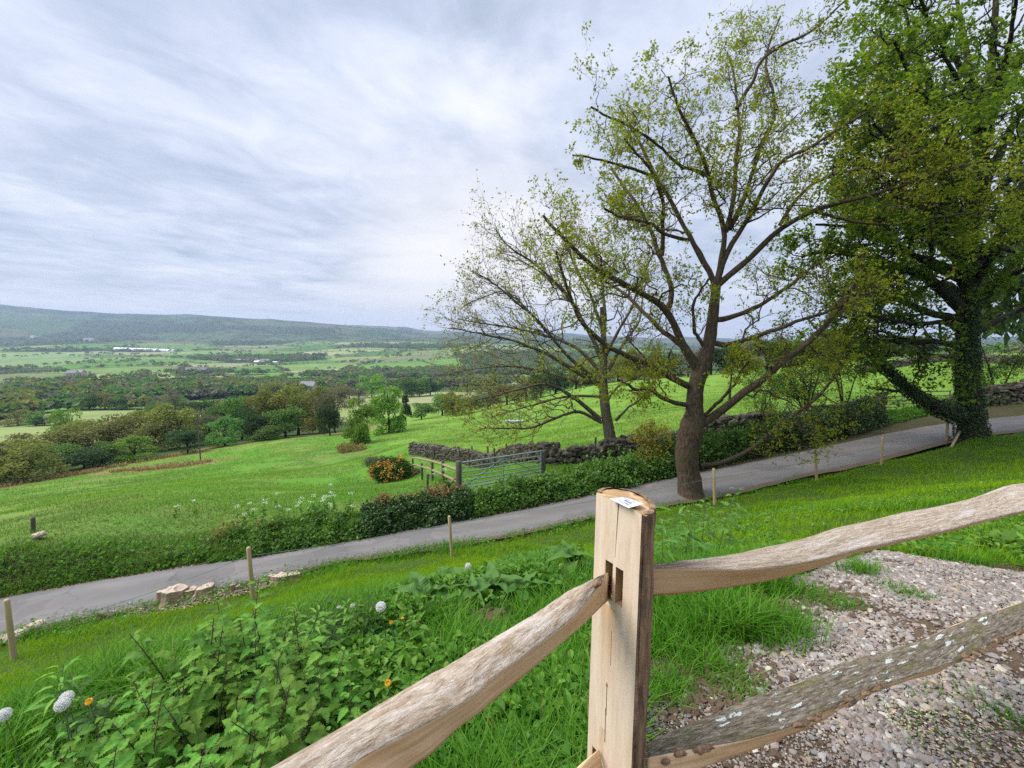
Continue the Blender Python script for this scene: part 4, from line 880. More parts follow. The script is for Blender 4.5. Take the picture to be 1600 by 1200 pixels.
STK = [((22, 1030), (10, 937), .052, 'round stake nearest the left edge of the photo beside the lane'), ((396, 937), (388, 855), .05, 'round stake beside the flat pale stump at the lane edge'), ((706, 870), (702, 806), .042, 'round stake just left of the corner post at the lane edge'),
       ((1117, 792), (1115, 732), .05, 'round stake close to the right of the oak trunk'), ((1276, 753), (1274, 705), .05, 'round stake on the grass, first one right of the oak stake'), ((1377, 729), (1379, 683), .05, 'round stake on the grass midway to the ivy clad tree'),
       ((1478, 701), (1481, 657), .058, 'upright stake of the prop group left of the ivy clad trunk'), ((1504, 692), (1507, 651), .058, 'upright stake of the prop group touching the ivy clad trunk')]
tops = []
for b, t, r, lb in STK:
    g = G(*b); tp = up_to(g, *t); tops.append(tp); post('wooden_stake', g, tp, r, 'stake', lb, 'stake', 'round stakes along the lane')
ga = G(1486, 699); gb = up_to(G(1504, 692), 1506, 657); post('wooden_stake', ga, gb + np.array([-.02, -.12, 0]), .05, 'stake', 'slanting brace stake of the prop group by the ivy clad trunk', 'stake', 'round stakes along the lane')
ropes = []
for i, (fa, fb, sag) in enumerate([(.42, .84, .10), (.84, .80, .06), (.80, .75, .05), (.75, .7, .04), (.7, .7, .04)]):
    a, b = STK[i], STK[i + 1]; A0 = G(*a[0]); B0 = G(*b[0]); p0 = A0 * (1 - fa) + tops[i] * fa; p1 = B0 * (1 - fb) + tops[i + 1] * fb
    L = along(p0, p1, 24); L[:, 2] -= sag * np.sin(np.linspace(0, np.pi, 24)); ropes.append(L)
ropes = np.concatenate(ropes); v, q, _ = tubes(ropes[None], np.full((1, len(ropes)), .006), 4)
link('twine', mesh_np('twine', v, q, M['rope'], True), label='thin green twine strung between the round stakes along the lane', cat='twine')

# ------------------------------------------------------------------ dry stone walls
def wall(name, line, h, label, courses=5, size=.20, thick=.42, tumble=.06, ends=True, hvar=.2):
    L = resample(np.array(line, float), 60); d = np.concatenate([[0], np.cumsum(np.linalg.norm(np.diff(L[:, :2], axis=0), axis=1))]); tot = d[-1]; C = []; S = []
    for c in range(courses + 1):
        for face in (-1, 0, 1):
            if face == 0 and c < courses - 1: continue
            s = rng.uniform(0, size)
            while s < tot:
                w = size * rng.uniform(.6, 1.7); hh = h * (1 - hvar * (.5 + .5 * math.sin(s * .9 + 1.3) * math.sin(s * .37)))
                z = hh * (c + .4) / courses
                if c == courses and rng.random() < .45: s += w; continue
                x, y = np.interp(s, d, L[:, 0]), np.interp(s, d, L[:, 1]); i = min(int(np.interp(s, d, np.arange(60))), 58); t = norm((L[i + 1] - L[i])[None, :2])[0]; n_ = np.array([-t[1], t[0]])
                k = thick / 2 * (1 - .35 * c / courses) * face + rng.normal() * tumble * .4
                C.append((x + n_[0] * k, y + n_[1] * k, z + rng.normal() * tumble * .5)); S.append((w * .56, w * .5, h / courses * .52 * rng.uniform(.85, 1.25))); s += w * .95
    C, S = np.array(C), np.array(S); C[:, 2] += tz(C[:, 0], C[:, 1])
    # stones lie along the wall
    v, f = rocks(C * 0, S, ICO2, .13, .55); k = len(ICO2[0])
    v = v.reshape(len(C), k, 3) + C[:, None]; v = v.reshape(-1, 3)
    o0 = C.mean(0); o0[2] = C[:, 2].min(); return link(name, mesh_np(name, v - o0, f, M['wall_stone']), loc=o0, label=label, cat='stone wall')
W1 = [at(640, 38), at(660, 36.5), at(700, 33.5), at(735, 31), at(772, 28.5), at(798, 26.3), at(830, 24.6), at(862, 23.4)]
W2 = [at(862, 23.2), at(900, 22.9), at(935, 23.0), at(975, 23.6), at(1010, 24.3), at(1040, 24.6), at(1075, 25.0)]
W3 = [at(1075, 25.0), at(1140, 25.2), at(1200, 25.6), at(1260, 26.2), at(1320, 26.8), at(1380, 27.6)]
W4 = [at(1492, 28.5), at(1540, 28.0), at(1600, 27.4), at(1680, 27)]
wall('dry_stone_wall', W1, .95, 'grey dry stone wall running back from the steel gate across the pasture', 7, .19)
wall('dry_stone_wall', W2, .75, 'tumbled mossy dry stone wall at the foot of the sparse field tree', 4, .26, tumble=.12, hvar=.4)
wall('dry_stone_wall', W3, 1.15, 'dark ivy grown roadside stone wall between the oak and the far gate', 6, .24)
wall('dry_stone_wall', W4, 1.25, 'shaded roadside stone wall right of the ivy clad trunk', 7, .24)
wall('dry_stone_wall', [at(1340, 66), at(1400, 67), at(1450, 68), at(1500, 66), at(1560, 60), at(1640, 54)], 1.1, 'low grey stone wall across the top of the right field', 4, .45)
# field posts by the wall
FP = [((655, 704), (655, 694), 37.5), ((665, 706), (665, 696), 36.8), ((680, 708), (680, 696), 35.6), ((694, 708), (694, 696), 34.6), ((711, 710), (711, 697), 33.2), ((737, 712), (737, 697), 31.4),
      ((677, 717), (677, 697), 34.6), ((717, 721), (717, 697), 31.6), ((732, 726), (732, 701), 30.2), ((762, 712), (762, 697), 29.8), ((772, 726), (772, 700), 27.6), ((792, 716), (791, 693), 27.6), ((830, 718), (830, 696), 25.4), ((931, 707), (931, 687), 24.3), ((1017, 691), (1016, 669), 25.4), ((1191, 650), (1191, 629), 27.2), ((1132, 668), (1132, 644), 26.6)]
FL = ['behind the wall at its far end, first dark post', 'behind the wall at its far end, second dark post', 'behind the far part of the wall, third dark post', 'behind the far part of the wall, fourth dark post', 'behind the wall above the rail fence top', 'behind the wall nearest the pair of front posts', 'in front of the wall left of the tall front pair', 'in front of the wall, left one of the tall pair', 'in front of the wall, right one of the tall pair', 'behind the wall above the gate middle', 'in front of the wall above the gate middle', 'behind the wall end above the gate', 'in the field just right of the wall bend', 'against the trunk of the sparse field tree', 'behind the tumbled wall right of the sparse field tree', 'behind the roadside wall right of the oak limb', 'behind the roadside wall just right of the oak trunk']
for (b, t, d), lb in zip(FP, FL):
    g = at(b[0], d); r = ray(*t); s = math.hypot(g[0], g[1]) / math.hypot(r[0], r[1]); top = r * s; top[2] = max(top[2], g[2] + .9); post('fence_post', g, top, .06, 'old_wood', 'thin dark fence post ' + lb, 'fence post', 'dark fence posts along the field wall', 8)
g = at(872, 23.6); post('fence_post', g, g + np.array([0, 0, .95]), .17, 'old_wood', 'thick pale topped gate post standing among the tumbled wall stones', 'fence post', None, 12)
# ------------------------------------------------------------------ timber rail fence beside the gate
rf0, rf1 = at(715, 18.0), at(641, 33.0); rfence = empty('timber_rail_fence', rf0, 'weathered two rail timber fence running back from the steel gate', 'rail fence')
ns = [0, .22, .42, .68, .98]
for i, s in enumerate(ns):
    b = rf0 * (1 - s) + rf1 * s; b[2] = tz(b[0], b[1])[0]; r = .13 if i == 0 else .075; h = 1.35 if i == 0 else 1.12
    p = np.array([(0, 0, -.2), (0, 0, h * .5), (0, 0, h - .02), (0, 0, h)]) + b - rf0; v, q, _ = tubes(p[None], np.array([[r, r, r, r * .8]]), 10); v = np.concatenate([v, [[*(b - rf0)[:2], (b - rf0)[2] + h + .01]]]); n_ = len(v) - 1
    cap = np.array([[n_ - 10 + k, n_ - 10 + (k + 1) % 10, n_] for k in range(10)]); link('post', mesh_np('post', v, [q, cap], M['old_wood'], True), rfence)
for hh in (.95, .45):
    pts = []
    for s in np.linspace(0.0, 1.0, 14):
        b = rf0 * (1 - s) + rf1 * s; pts.append((b[0], b[1], (tz(*rf0[:2])[0] * (1 - s) + tz(*rf1[:2])[0] * s) + .12 * math.sin(math.pi * s) + hh + rng.normal() * .006))
    v, q, _ = tubes(np.array(pts)[None] - rf0, np.full((1, 14), .065), 6); link('rail', mesh_np('rail', v, q, M['rail_wood']), rfence)
b0 = rf0 + np.array([.0, .0, .75]); b1 = at(700, 19.6); v, q, _ = tubes(along(b0, b1 + [0, 0, .1], 4)[None] - rf0, np.full((1, 4), .06), 6); link('brace', mesh_np('brace', v, q, M['rail_wood']), rfence)
# ------------------------------------------------------------------ steel gates
def gate(name, a, b, h, bars, mat, label, diag, r=.028):
    a, b = np.asarray(a), np.asarray(b); root = empty(name, a, label, 'gate'); ax = b - a; up = np.array([0, 0, 1.])
    def bar(nm, p, q_, rad, n=2): v, f, _ = tubes(along(p, q_, n)[None], np.full((1, n), rad), 7); link(nm, mesh_np(nm, v, f, M[mat], True), root)
    hs = np.array(bars) * h + .12
    for i, z in enumerate(hs): bar('bar', up * z, ax + up * z, r * (1.15 if i in (0, len(hs) - 1) else .85))
    for s in (0, 1): bar('stile', ax * s + up * (hs[0] - r), ax * s + up * (hs[-1] + r), r * 1.25)
    for (s0, z0, s1, z1) in diag: bar('brace', ax * s0 + up * (hs[0] + (hs[-1] - hs[0]) * z0), ax * s1 + up * (hs[0] + (hs[-1] - hs[0]) * z1), r * .8)
    bar('latch', ax * .0 + up * (hs[-1] * .75) - ax * .02, ax * .0 + up * (hs[-1] * .75) + ax * .03, r * .9)
    return root
gp0, gp1 = at(714, 17.9), at(850, 20.3); gp0[2] += .05; gp1[2] += .05
gate('field_gate', gp0 + (gp1 - gp0) * .03, gp0 + (gp1 - gp0) * .97, 1.1, [0, .13, .27, .43, .62, .80, 1], 'galv', 'pale green grey steel seven bar gate between the rail fence and stone wall', [(.02, .05, .5, .95), (.5, .95, .98, .05), (.5, 0, .5, 1)])
post('fence_post', gp1, gp1 + np.array([0, 0, 1.25]), .11, 'old_wood', 'weathered gate post at the wall end of the pale green steel gate', 'fence post')
h0, h1 = at(1381, 28.0), at(1488, 29.5)
gate('field_gate', h0 + (h1 - h0) * .02, h0 + (h1 - h0) * .98, 1.15, [0, .16, .33, .52, .75, 1], 'dark_steel', 'dark thin barred gate between the roadside wall and the ivy clad tree', [(.02, .1, .45, 1), (.45, 1, .98, .1), (.45, 0, .45, 1)])
gs = at(1378, 27.8); v, f = rocks(np.array([[0, 0, .55]]), np.array([[.24, .24, .80]]), ICO3, .05, .5); link('gate_stone', mesh_np('gate_stone', v, f, M['wall_stone']), loc=gs, label='upright stone gatepost at the end of the roadside wall by the dark gate', cat='gatepost')
# small pale trough in the right field
g = at(803, 64); root = empty('feed_trough', g, 'small pale feed trough far out in the right field', 'feed trough')
bm = bmesh.new(); bmesh.ops.create_cube(bm, size=1); 
for v_ in bm.verts: v_.co = Vector((v_.co.x * 2.6 * (1 if v_.co.z > 0 else .85), v_.co.y * .8 * (1 if v_.co.z > 0 else .6), v_.co.z * .35 + .62))
top = max(bm.faces, key=lambda f: f.calc_center_median().z); bmesh.ops.inset_region(bm, faces=[top], thickness=.06); bmesh.ops.translate(bm, vec=(0, 0, -.2), verts=top.verts)
me = bpy.data.meshes.new('tub'); bm.to_mesh(me); bm.free(); me.materials.append(M['tin']); link('tub', me, root)
for sx in (-1, 1):
    for sy in (-1, 1):
        v, q, _ = tubes(np.array([[(sx * 1.0, sy * .26, -.05), (sx * .98, sy * .24, .5)]], float), np.full((1, 2), .05), 6); link('leg', mesh_np('leg', v, q, M['dark_steel']), root)

# ------------------------------------------------------------------ hedge banks
def hedge(name, line, h, w, n, leaf, mat, label, cat, rough=.5, up=.35, bank=True, droop=.2, tl=.055, hum=.9):
    """a bank of leaves: humped section swept along a line, leaves on and just under its skin"""
    L = resample(np.array(line, float), 80); tg = norm(np.gradient(L[:, :2], axis=0)); nn = np.stack([-tg[:, 1], tg[:, 0]], -1); o = L.mean(0)
    def skin(s, a, k):
        f = s * 79; i = np.minimum(f.astype(int), 78); t = (f - i)[:, None]; c = L[i] * (1 - t) + L[i + 1] * t; n_ = nn[i]
        x = np.cos(a) * w / 2 * k; z = np.sin(a) * k; xy = c[:, :2] + n_ * x[:, None]
        hv = h * (1 + rough * 1.6 * (fbm(np.c_[xy / hum, 0 * x], 3) - .5)) * np.minimum(1, np.minimum(s / tl, (1 - s) * 18) + .2)
        g = tz(xy[:, 0], xy[:, 1]); p = np.c_[xy, g + z * hv]
        return p, np.c_[n_ * np.cos(a)[:, None], np.sin(a)] / 1.0
    root = empty(name, o, label, cat)
    if bank:
        S, A_ = np.meshgrid(np.linspace(0, 1, 160), np.linspace(-.15, np.pi + .15, 14), indexing='ij'); p, _ = skin(S.ravel(), A_.ravel(), np.full(S.size, .80)); p = p + (fbm(p * 4, 3)[:, None] - .5) * .16
        ix = np.arange(160 * 14).reshape(160, 14); q = np.stack([ix[:-1, :-1], ix[1:, :-1], ix[1:, 1:], ix[:-1, 1:]], -1).reshape(-1, 4)
        link('bank', mesh_np('bank', p - o, q, M['bank'], True), root)
    a = np.pi * rng.random(n); s = rng.random(n); k = 1 - .28 * rng.random(n) ** 2 + .16 * (rng.random(n) < .12) * rng.random(n)
    p, N = skin(s, a, k); p = p + norm(N + [0, 0, .6]) * (np.clip(fbm(p * 2.6, 2) - .5, 0, 1) * 2.6 * h * rng.random(n) ** 1.5)[:, None]; p = p + (fbm(p * 5, 3)[:, None] - .5) * .18 * norm(N) + rng.normal(size=p.shape) * .02
    D = norm(N * .5 + rand_dir(n) * .7 + np.array([0, 0, up - droop])); NN = norm(N + rand_dir(n) * .55 + np.array([0, 0, .35])); sz = leaf * rng.uniform(.6, 1.35, n)
    v, q = leaves(p - o, D, NN, sz, sz * .75); link('foliage', mesh_np('foliage', v, q, mat), root)
    return root
M['bank'] = plain('bank', (.035, .05, .016), .95, .05, .5, 6)
def fe_(px, off):   # a point beyond the far edge of the lane
    i = np.interp(px, xs_, np.arange(120)); p = np.array([np.interp(i, np.arange(120), ROAD_F[:, k]) for k in range(3)]); n_ = np.array([np.interp(i, np.arange(120), nrm[:, k]) for k in range(2)]); return np.array([p[0] + n_[0] * off, p[1] + n_[1] * off, 0])
hedge('bramble_hedge', [fe_(x, .75) for x in (330, 400, 450, 500, 540, 585)], .52, 1.6, 11000, .11, M['hedge_leaf'], 'mixed bramble hedge along the lane left of the gate', 'hedge', 1.1, hum=.6, tl=.45)
hedge('weedy_bank', [fe_(x, .85) for x in (-170, -60, 60, 160, 260, 350, 420)], .26, 1.5, 4200, .11, M['weed_leaf'], 'low weedy bank along the far side of the lane at the left', 'bank', 1.3, hum=.55)
hedge('ivy_hedge', [fe_(x, .70) for x in (560, 600, 640, 680, 715, 740)], .60, 1.5, 13000, .10, M['ivy_leaf'], 'dense dark ivy hedge along the lane below the rail fence', 'hedge', .9, hum=.8)
hedge('laurel_hedge', [fe_(x, .75) for x in (730, 770, 810, 850, 890, 930)], .58, 1.6, 13000, .115, M['hedge_leaf'], 'bright leafy green hedge in front of the steel gate', 'hedge', 1.0, hum=.6)
hedge('nettle_hedge', [fe_(x, .8) for x in (915, 945, 975, 1005, 1035, 1060)], .80, 2.0, 13000, .115, M['hedge_leaf'], 'nettle covered bank below the sparse field tree', 'hedge', .6, hum=.6)
hedge('scrub_hedge', [fe_(x, .9) for x in (1045, 1080, 1120, 1160, 1200, 1240)], 1.15, 2.0, 14000, .12, M['haw_leaf'], 'scrubby roadside hedge behind the oak trunk', 'hedge', .7)
hedge('ivy_hedge', [fe_(x, .55) for x in (1220, 1260, 1300, 1340, 1385)], 1.25, 1.6, 16000, .11, M['ivy_leaf'], 'dark shaded ivy over the roadside wall left of the far gate', 'hedge', .45)
hedge('grass_bank', [fe_(x, .35) for x in (1375, 1410, 1445, 1490)], .30, 1.3, 6000, .10, M['weed_leaf'], 'fresh green weeds in front of the dark far gate', 'bank', .5)
hedge('ivy_hedge', [fe_(x, .8) for x in (1500, 1550, 1600, 1680)], 1.0, 1.4, 11000, .11, M['ivy_leaf'], 'dark shaded growth below the wall right of the ivy clad trunk', 'hedge', .45)
# dead bracken heads on the hedge top by the gate
Dn_ = []
for px in np.concatenate([rng.uniform(585, 735, 15), rng.uniform(330, 440, 4)]):
    p = fe_(px, 1.1 + rng.normal() * .15); p[2] = tz(p[0], p[1])[0] + (.75 if px > 585 else .5); n = 60; c = p + rng.normal(size=(n, 3)) * (.15, .12, .09); v, q = leaves(c, rand_dir(n), norm(rand_dir(n) + [0, 0, .6]), .13, .06); Dn_.append(v)
v = np.concatenate(Dn_); link('dead_bracken', mesh_np('dead_bracken', v, np.arange(len(v)).reshape(-1, 4), M['straw']), label='dead brown bracken along the hedge tops', kind='stuff')
# leaf litter and grit gathered along both edges of the lane
n = 5200; i_ = rng.uniform(2, 117, n); sd_l = rng.random(n) < .6; cc = np.stack([np.interp(i_, np.arange(120), ROAD_C[:, k]) for k in range(3)], -1); hw_ = np.interp(i_, np.arange(120), ROAD_W); nn_2 = np.stack([np.interp(i_, np.arange(120), nrm[:, k]) for k in range(2)], -1); o_s = (hw_ - np.abs(rng.normal(size=n)) * .22 + .06) * np.where(sd_l, 1, -1); cc[:, :2] += nn_2 * o_s[:, None]; cc[:, 2] += -.06 * o_s / hw_ + .02 + .05 * (1 - (o_s / hw_) ** 2)
v, f = rocks(cc, np.c_[rng.uniform(.012, .04, n), rng.uniform(.008, .022, n), rng.uniform(.003, .009, n)], ICO0, .35); link('lane_litter', mesh_np('lane_litter', v, f, M['chips']), label='brown leaf litter and grit along the lane edges', kind='stuff')
# stubby posts in the left bank
for b, h, r, lb in (((24, 872), .36, .06, 'short broken post at the left photo edge above the lane bank'), ((392, 815), .42, .07, 'short broken post in the bank above the bramble hedge'), ((664, 775), .75, .05, 'thin old post below the timber rail fence')):
    g = at(b[0], 14.3 if b[0] < 600 else 17.6); post('fence_post', g + [0, 0, .1], g + [0.03, 0, h + .12], r, 'old_wood', lb, 'fence post', None, 8)
v, f = rocks(np.array([[0, 0, .02]]), np.array([[.19, .13, .09]]), ICO3, .12, .3); link('boulder', mesh_np('boulder', v, f, M['cut_wood']), loc=at(32, 13.6) + [0, 0, .1], label='pale grey boulder at the foot of the short post by the left edge', cat='boulder')
# ------------------------------------------------------------------ roadside hawthorns, orange shrub, far shrubs
def small_tree(name, base, h, wd, stems, label, leafm, bark, seed, lean=(0, 0), n_leaf=8, L=.10, cat='tree', plen=3.2, r0=.06, t0=.22):
    global rng
    o = np.asarray(base, float); tl = []
    for k in range(stems):
        a = rng.uniform(0, 6.28); t = np.linspace(0, 1, 14); q_ = np.stack([np.cos(a) * wd * .5 * t ** 1.4 + lean[0] * t, np.sin(a) * wd * .5 * t ** 1.4 + lean[1] * t, h * t], -1) + np.cumsum(rng.normal(size=(14, 3)) * .03, 0) * t[:, None]
        tl.append((o + q_, r0 * rng.uniform(.6, 1.1) * (1 - .8 * t)))
    return build_tree(name, base, label, tl, [(tl[0][0], tl[0][1] * 1.3)], [dict(kmin=0, kmax=0, plen=plen, t0=t0, ratio=.42, ang=(35, 80), up=.1, n=7, wig=.25, lmax=wd * .5), dict(kmin=4, kmax=7, t0=.15, ratio=.55, ang=(30, 75), up=.05, n=5, wig=.22, lmax=.7), dict(kmin=2, kmax=3, t0=.3, ratio=.6, ang=(30, 70), up=0, n=4, wig=.2, lmax=.35, src=[-1, -2])],
                      [(3, dict(k=n_leaf, lo=.2, L=L, W=L * .7, flat=.55, off=.06))], bark, leafm, cat=cat)[0]
small_tree('hawthorn_tree', at(1262, 26.2), 4.6, 3.4, 5, 'dense green roadside hawthorn between the oak right limbs', M['haw_leaf'], M['dark_bark'], 1, (.2, 0))
small_tree('hawthorn_tree', at(1322, 27.0), 4.6, 2.0, 4, 'roadside hawthorn with several bare twisted stems left of the far gate', M['haw_leaf'], M['dark_bark'], 2, (.0, 0), 3, t0=.5)
small_tree('young_tree', at(1190, 26.2), 3.4, 2.4, 4, 'light green young tree behind the wall right of the oak trunk', M['lime_leaf'], M['dark_bark'], 3, (0, 0), 6, .09, r0=.035)
small_tree('bare_tree', at(1141, 34), 4.6, .8, 1, 'thin bare sapling trunk seen just right of the oak trunk', M['haw_leaf'], M['dark_bark'], 3, (.2, 0), 1, .08, r0=.10)
small_tree('young_tree', at(1560, 29), 5.0, 2.6, 3, 'slender sapling behind the wall right of the ivy clad trunk', M['haw_leaf'], M['dark_bark'], 4, (0, 0), 5)
small_tree('oak_sapling', fe_(1035, .55) + [0, 0, tz(*fe_(1035, .55)[:2])[0]], 1.9, 1.5, 5, 'bushy young oak shoots just left of the big oak trunk', M['bud_leaf'], M['pale_bark'], 5, (0, -.2), 3, .10, r0=.02, plen=4)
sh = at(607, 30.5); root = empty('flowering_shrub', sh, 'orange flowering shrub at the far end of the field wall', 'shrub'); n = 5200
C = rand_dir(n) * rng.uniform(.6, 1, n)[:, None] ** .5 * np.array([1.45, 1.1, .85]) * (1 + .5 * (fbm(rand_dir(n), 2) - .5))[:, None] + [0, 0, .72]; C[:, 2] = np.abs(C[:, 2]); v, q = leaves(C, norm(C - [0, 0, .4] + rand_dir(n)), norm(C + rand_dir(n) * .5), .14, .09); link('foliage', mesh_np('foliage', v, q, M['haw_leaf']), root)
n = 64; cl = rand_dir(n) * np.array([1.5, 1.15, .9]) + [0, 0, .76]; cl = cl[(cl[:, 2] > .2) & (fbm(cl * 1.6, 2) > .47)]; C = np.repeat(cl, 26, 0) + rng.normal(size=(len(cl) * 26, 3)) * .12; v, q = leaves(C, rand_dir(len(C)), rand_dir(len(C)), .12, .10); link('blossom', mesh_np('blossom', v, q, M['orange_petal']), root)
for px, d, r, lb in ((633, 31.5, .75, 'low grey green shrub under the orange flowering shrub'), (545, 58, 1.5, 'dead brown brushwood at the foot of the bright round tree'), (585, 36, .8, 'low shrub left of the orange flowering shrub')):
    n = 1800; C = rand_dir(n) * rng.random(n)[:, None] ** .4 * np.array([r * 1.6, r, r * .75]); C = C * (.4 + 1.2 * fbm(C * 1.4 / r, 3))[:, None]; C[:, 2] = np.abs(C[:, 2]); v, q = leaves(C, norm(C + rand_dir(n)), rand_dir(n), .16 * r ** .5, .09 * r ** .5); link('shrub', mesh_np('shrub', v, q, M['straw'] if px == 545 else M['wood_grey']), loc=at(px, d), label=lb, cat='shrub')
# cow parsley on the banks
def umbels(n, pts):
    A = Acc()
    for p in pts:
        h = rng.uniform(.35, .9); t = np.linspace(0, 1, 4); lean = rng.normal(size=2) * .1; st = np.stack([lean[0] * t, lean[1] * t, h * t], -1) + p; v, q, _ = tubes(st[None], np.full((1, 4), .006), 3); A.add(v, q, 0)
        k = 26; c = st[-1] + np.c_[rng.normal(size=(k, 2)) * .05, rng.normal(size=k) * .02 + .02]; v, q = leaves(c, norm(rand_dir(k) * [1, 1, .2]), norm(rand_dir(k) * .4 + [0, 0, 1]), .026, .022); A.add(v, q, 1)
        k = 14; c = p + (st[-1] - p) * rng.random((k, 1)) * .7; v, q = leaves(c, norm(rand_dir(k) + [0, 0, .3]), norm(rand_dir(k) + [0, 0, .7]), .14, .06); A.add(v, q, 2)
    return A
pts = []
for px, d, k in ((290, 15.4, 2), (375, 15.0, 4), (505, 15.4, 9), (520, 15.4, 6), (440, 15.2, 4), (680, 19, 3), (410, 15.0, 3)):
    for _ in range(k): g = at(px + rng.normal() * 14, d + rng.normal() * .3); g[2] += .15; pts.append(g)
link('cow_parsley', umbels(0, pts).mesh('cow_parsley', [M['stem'], M['white_petal'], M['weed_leaf']]), label='white cow parsley flowering on the lane banks', kind='stuff')
# ------------------------------------------------------------------ stumps at the lane edge
def stump(px, py, r, h, label, flat=False, sy=1.0, seed=0, tilt=(0, 0)):
    g = G(px, py); n = 64; a = np.arange(n) / n * 2 * np.pi; zs = np.array([-.25, 0, .22, .5, .8, 1.0]) * h; fl = np.array([1.7, 1.5, 1.22, 1.08, 1.0, .96]) if not flat else np.array([1.3, 1.25, 1.12, 1.03, 1.0, .98])
    rad = 1 + .5 * (fbm(np.c_[np.cos(a) * 1.6, np.sin(a) * 1.6, 0 * a + seed], 3) - .5) * 2
    V = []
    for z, k in zip(zs, fl):
        rr2 = r * (1 + (k - 1) * (1 + .9 * np.sin(a * 5 + seed))) * rad; V.append(np.c_[np.cos(a) * rr2, np.sin(a) * rr2 * sy, np.full(n, z)])
    V = np.array(V); V[-1, :, 2] += (fbm(np.c_[V[-1, :, :2] * 6 / r * .2, 0 * a], 2) - .5) * .45 * h + tilt[0] * V[-1, :, 0] + tilt[1] * V[-1, :, 1]; V[-2, :, 2] = np.minimum(V[-2, :, 2], V[-1, :, 2] - .02)
    k = len(zs); ix = np.arange(k * n).reshape(k, n); q = np.stack([ix[:-1], np.roll(ix[:-1], -1, 1), np.roll(ix[1:], -1, 1), ix[1:]], -1).reshape(-1, 4)
    root = empty('tree_stump', g, label, 'tree stump', 'cut tree stumps at the lane edge'); link('side', mesh_np('side', V.reshape(-1, 3), q, M['stump_side']), root)
    rings = [V[-1] * [s, s, 1] + [0, 0, .004 + .03 * h * math.sin(s * 9 + seed)] for s in (1, .75, .45, .15)]; ct = V[-1].mean(0)
    T = np.concatenate(rings + [ct[None]]); ix = np.arange(4 * n).reshape(4, n); q = np.stack([ix[:-1], np.roll(ix[:-1], -1, 1), np.roll(ix[1:], -1, 1), ix[1:]], -1).reshape(-1, 4); f = np.stack([ix[-1], np.roll(ix[-1], -1), np.full(n, 4 * n)], -1)
    link('cut_face', mesh_np('cut_face', T, [f, q], M['cut_wood']), root); return root
stump(272, 938, .26, .33, 'pale chopped stump standing tallest at the lane edge', seed=3.3, tilt=(-.1, -.15)); stump(322, 930, .19, .25, 'smaller dark sided stump right of the tallest stump', seed=1.1, tilt=(.12, -.1)); stump(298, 932, .12, .20, 'tiny stump piece wedged between the two chopped stumps', seed=6.1)
stump(442, 905, .46, .16, 'wide flat pale stump cut level beside the round stake', True, .7, 4.4, tilt=(.05, -.25)); stump(364, 926, .07, .24, 'thin broken stub beside the stake at the lane edge', seed=2.1); stump(372, 925, .05, .18, 'very small broken stub nearest the stake at the lane edge', seed=2.9)
# wood chips and bark litter round the stumps
n = 1500; pxs = rng.uniform(205, 430, n); C = []
for px in pxs: 
    i = np.interp(px, xs_, np.arange(120)); b = np.array([np.interp(i, np.arange(120), ROAD_N[:, k]) for k in range(2)]); nn = np.array([np.interp(i, np.arange(120), nrm[:, k]) for k in range(2)]); C.append(b - nn * abs(rng.normal()) * .28 + nn * .05)
C = np.array(C); C = np.c_[C, tz(C[:, 0], C[:, 1]) + .03 + rng.random(n) * .06]; v, f = rocks(C, np.c_[rng.uniform(.012, .07, n), rng.uniform(.01, .025, n), rng.uniform(.006, .02, n)], ICO1, .3); link('wood_chips', mesh_np('wood_chips', v, f, M['chips']), label='pale wood chips and bark litter round the stumps', kind='stuff')
for px, py, s, lb in ((42, 988, (.42, .16, .11), 'long pale kerb stone at the lane edge by the nearest stake'), (8, 1000, (.2, .13, .1), 'small pale stone at the photo edge beside the lane'), (232, 951, (.17, .1, .08), 'dark stone left of the chopped stumps'), (137, 958, (.14, .1, .07), 'small dark stone in the weeds at the lane edge'), (172, 963, (.12, .09, .06), 'small grey stone at the lane edge left of the stumps')):
    v, f = rocks(np.zeros((1, 3)), np.array([s]), ICO3, .06, .3); link('stone', mesh_np('stone', v, f, M['cut_wood'] if px < 60 else M['wall_stone']), loc=G(px, py) + [0, 0, .03], label=lb, cat='stone')
print('lane', time.time() - T0)
# ------------------------------------------------------------------ the oak post and rail fence
def set_uv(me, uv_v):
    """uv per vertex copied to the loops"""
    li = np.empty(len(me.loops), np.int32); me.loops.foreach_get('vertex_index', li)
    l = me.uv_layers.new(name='UVMap'); l.data.foreach_set('uv', uv_v[li].astype(np.float32).ravel())
PA, PB = np.array([.240, 1.232]), np.array([.328, 1.090]); PZ0, PZ1 = -1.95, -.45
fn = np.array([-(PB - PA)[1], (PB - PA)[0]]); fn = -fn / np.linalg.norm(fn)
if fn @ np.array([-1, -.5]) < 0: fn = -fn
fence = empty('oak_rail_fence', (.30, 1.18, -1.66), 'new oak post and rail fence with a square corner post in the foreground', 'fence')
FO = np.array([.30, 1.18, -1.66])
back = resample(np.array([(*PB, 0), (.352, 1.098, 0), (.373, 1.147, 0), (.372, 1.20, 0), (.345, 1.262, 0), (.300, 1.285, 0), (.258, 1.268, 0), (*PA, 0)]), 34)[:, :2]
front = along(PA, PB, 20)
sec = np.concatenate([front[:-1], back[:-1]]); ns_ = len(sec); nf = 19
zz = np.linspace(PZ0, PZ1, 60); V = np.zeros((60, ns_, 3))
for k, z in enumerate(zz):
    s = 1 + .05 * (PZ1 - z); c = sec.mean(0); V[k, :, :2] = c + (sec - c) * s + np.array([-.008, .004]) * (PZ1 - z); V[k, :, 2] = z
ctr = sec.mean(0)
nz1 = fbm(np.stack([V[..., 0] * 22, V[..., 1] * 22, V[..., 2] * 5], -1), 3) - .5
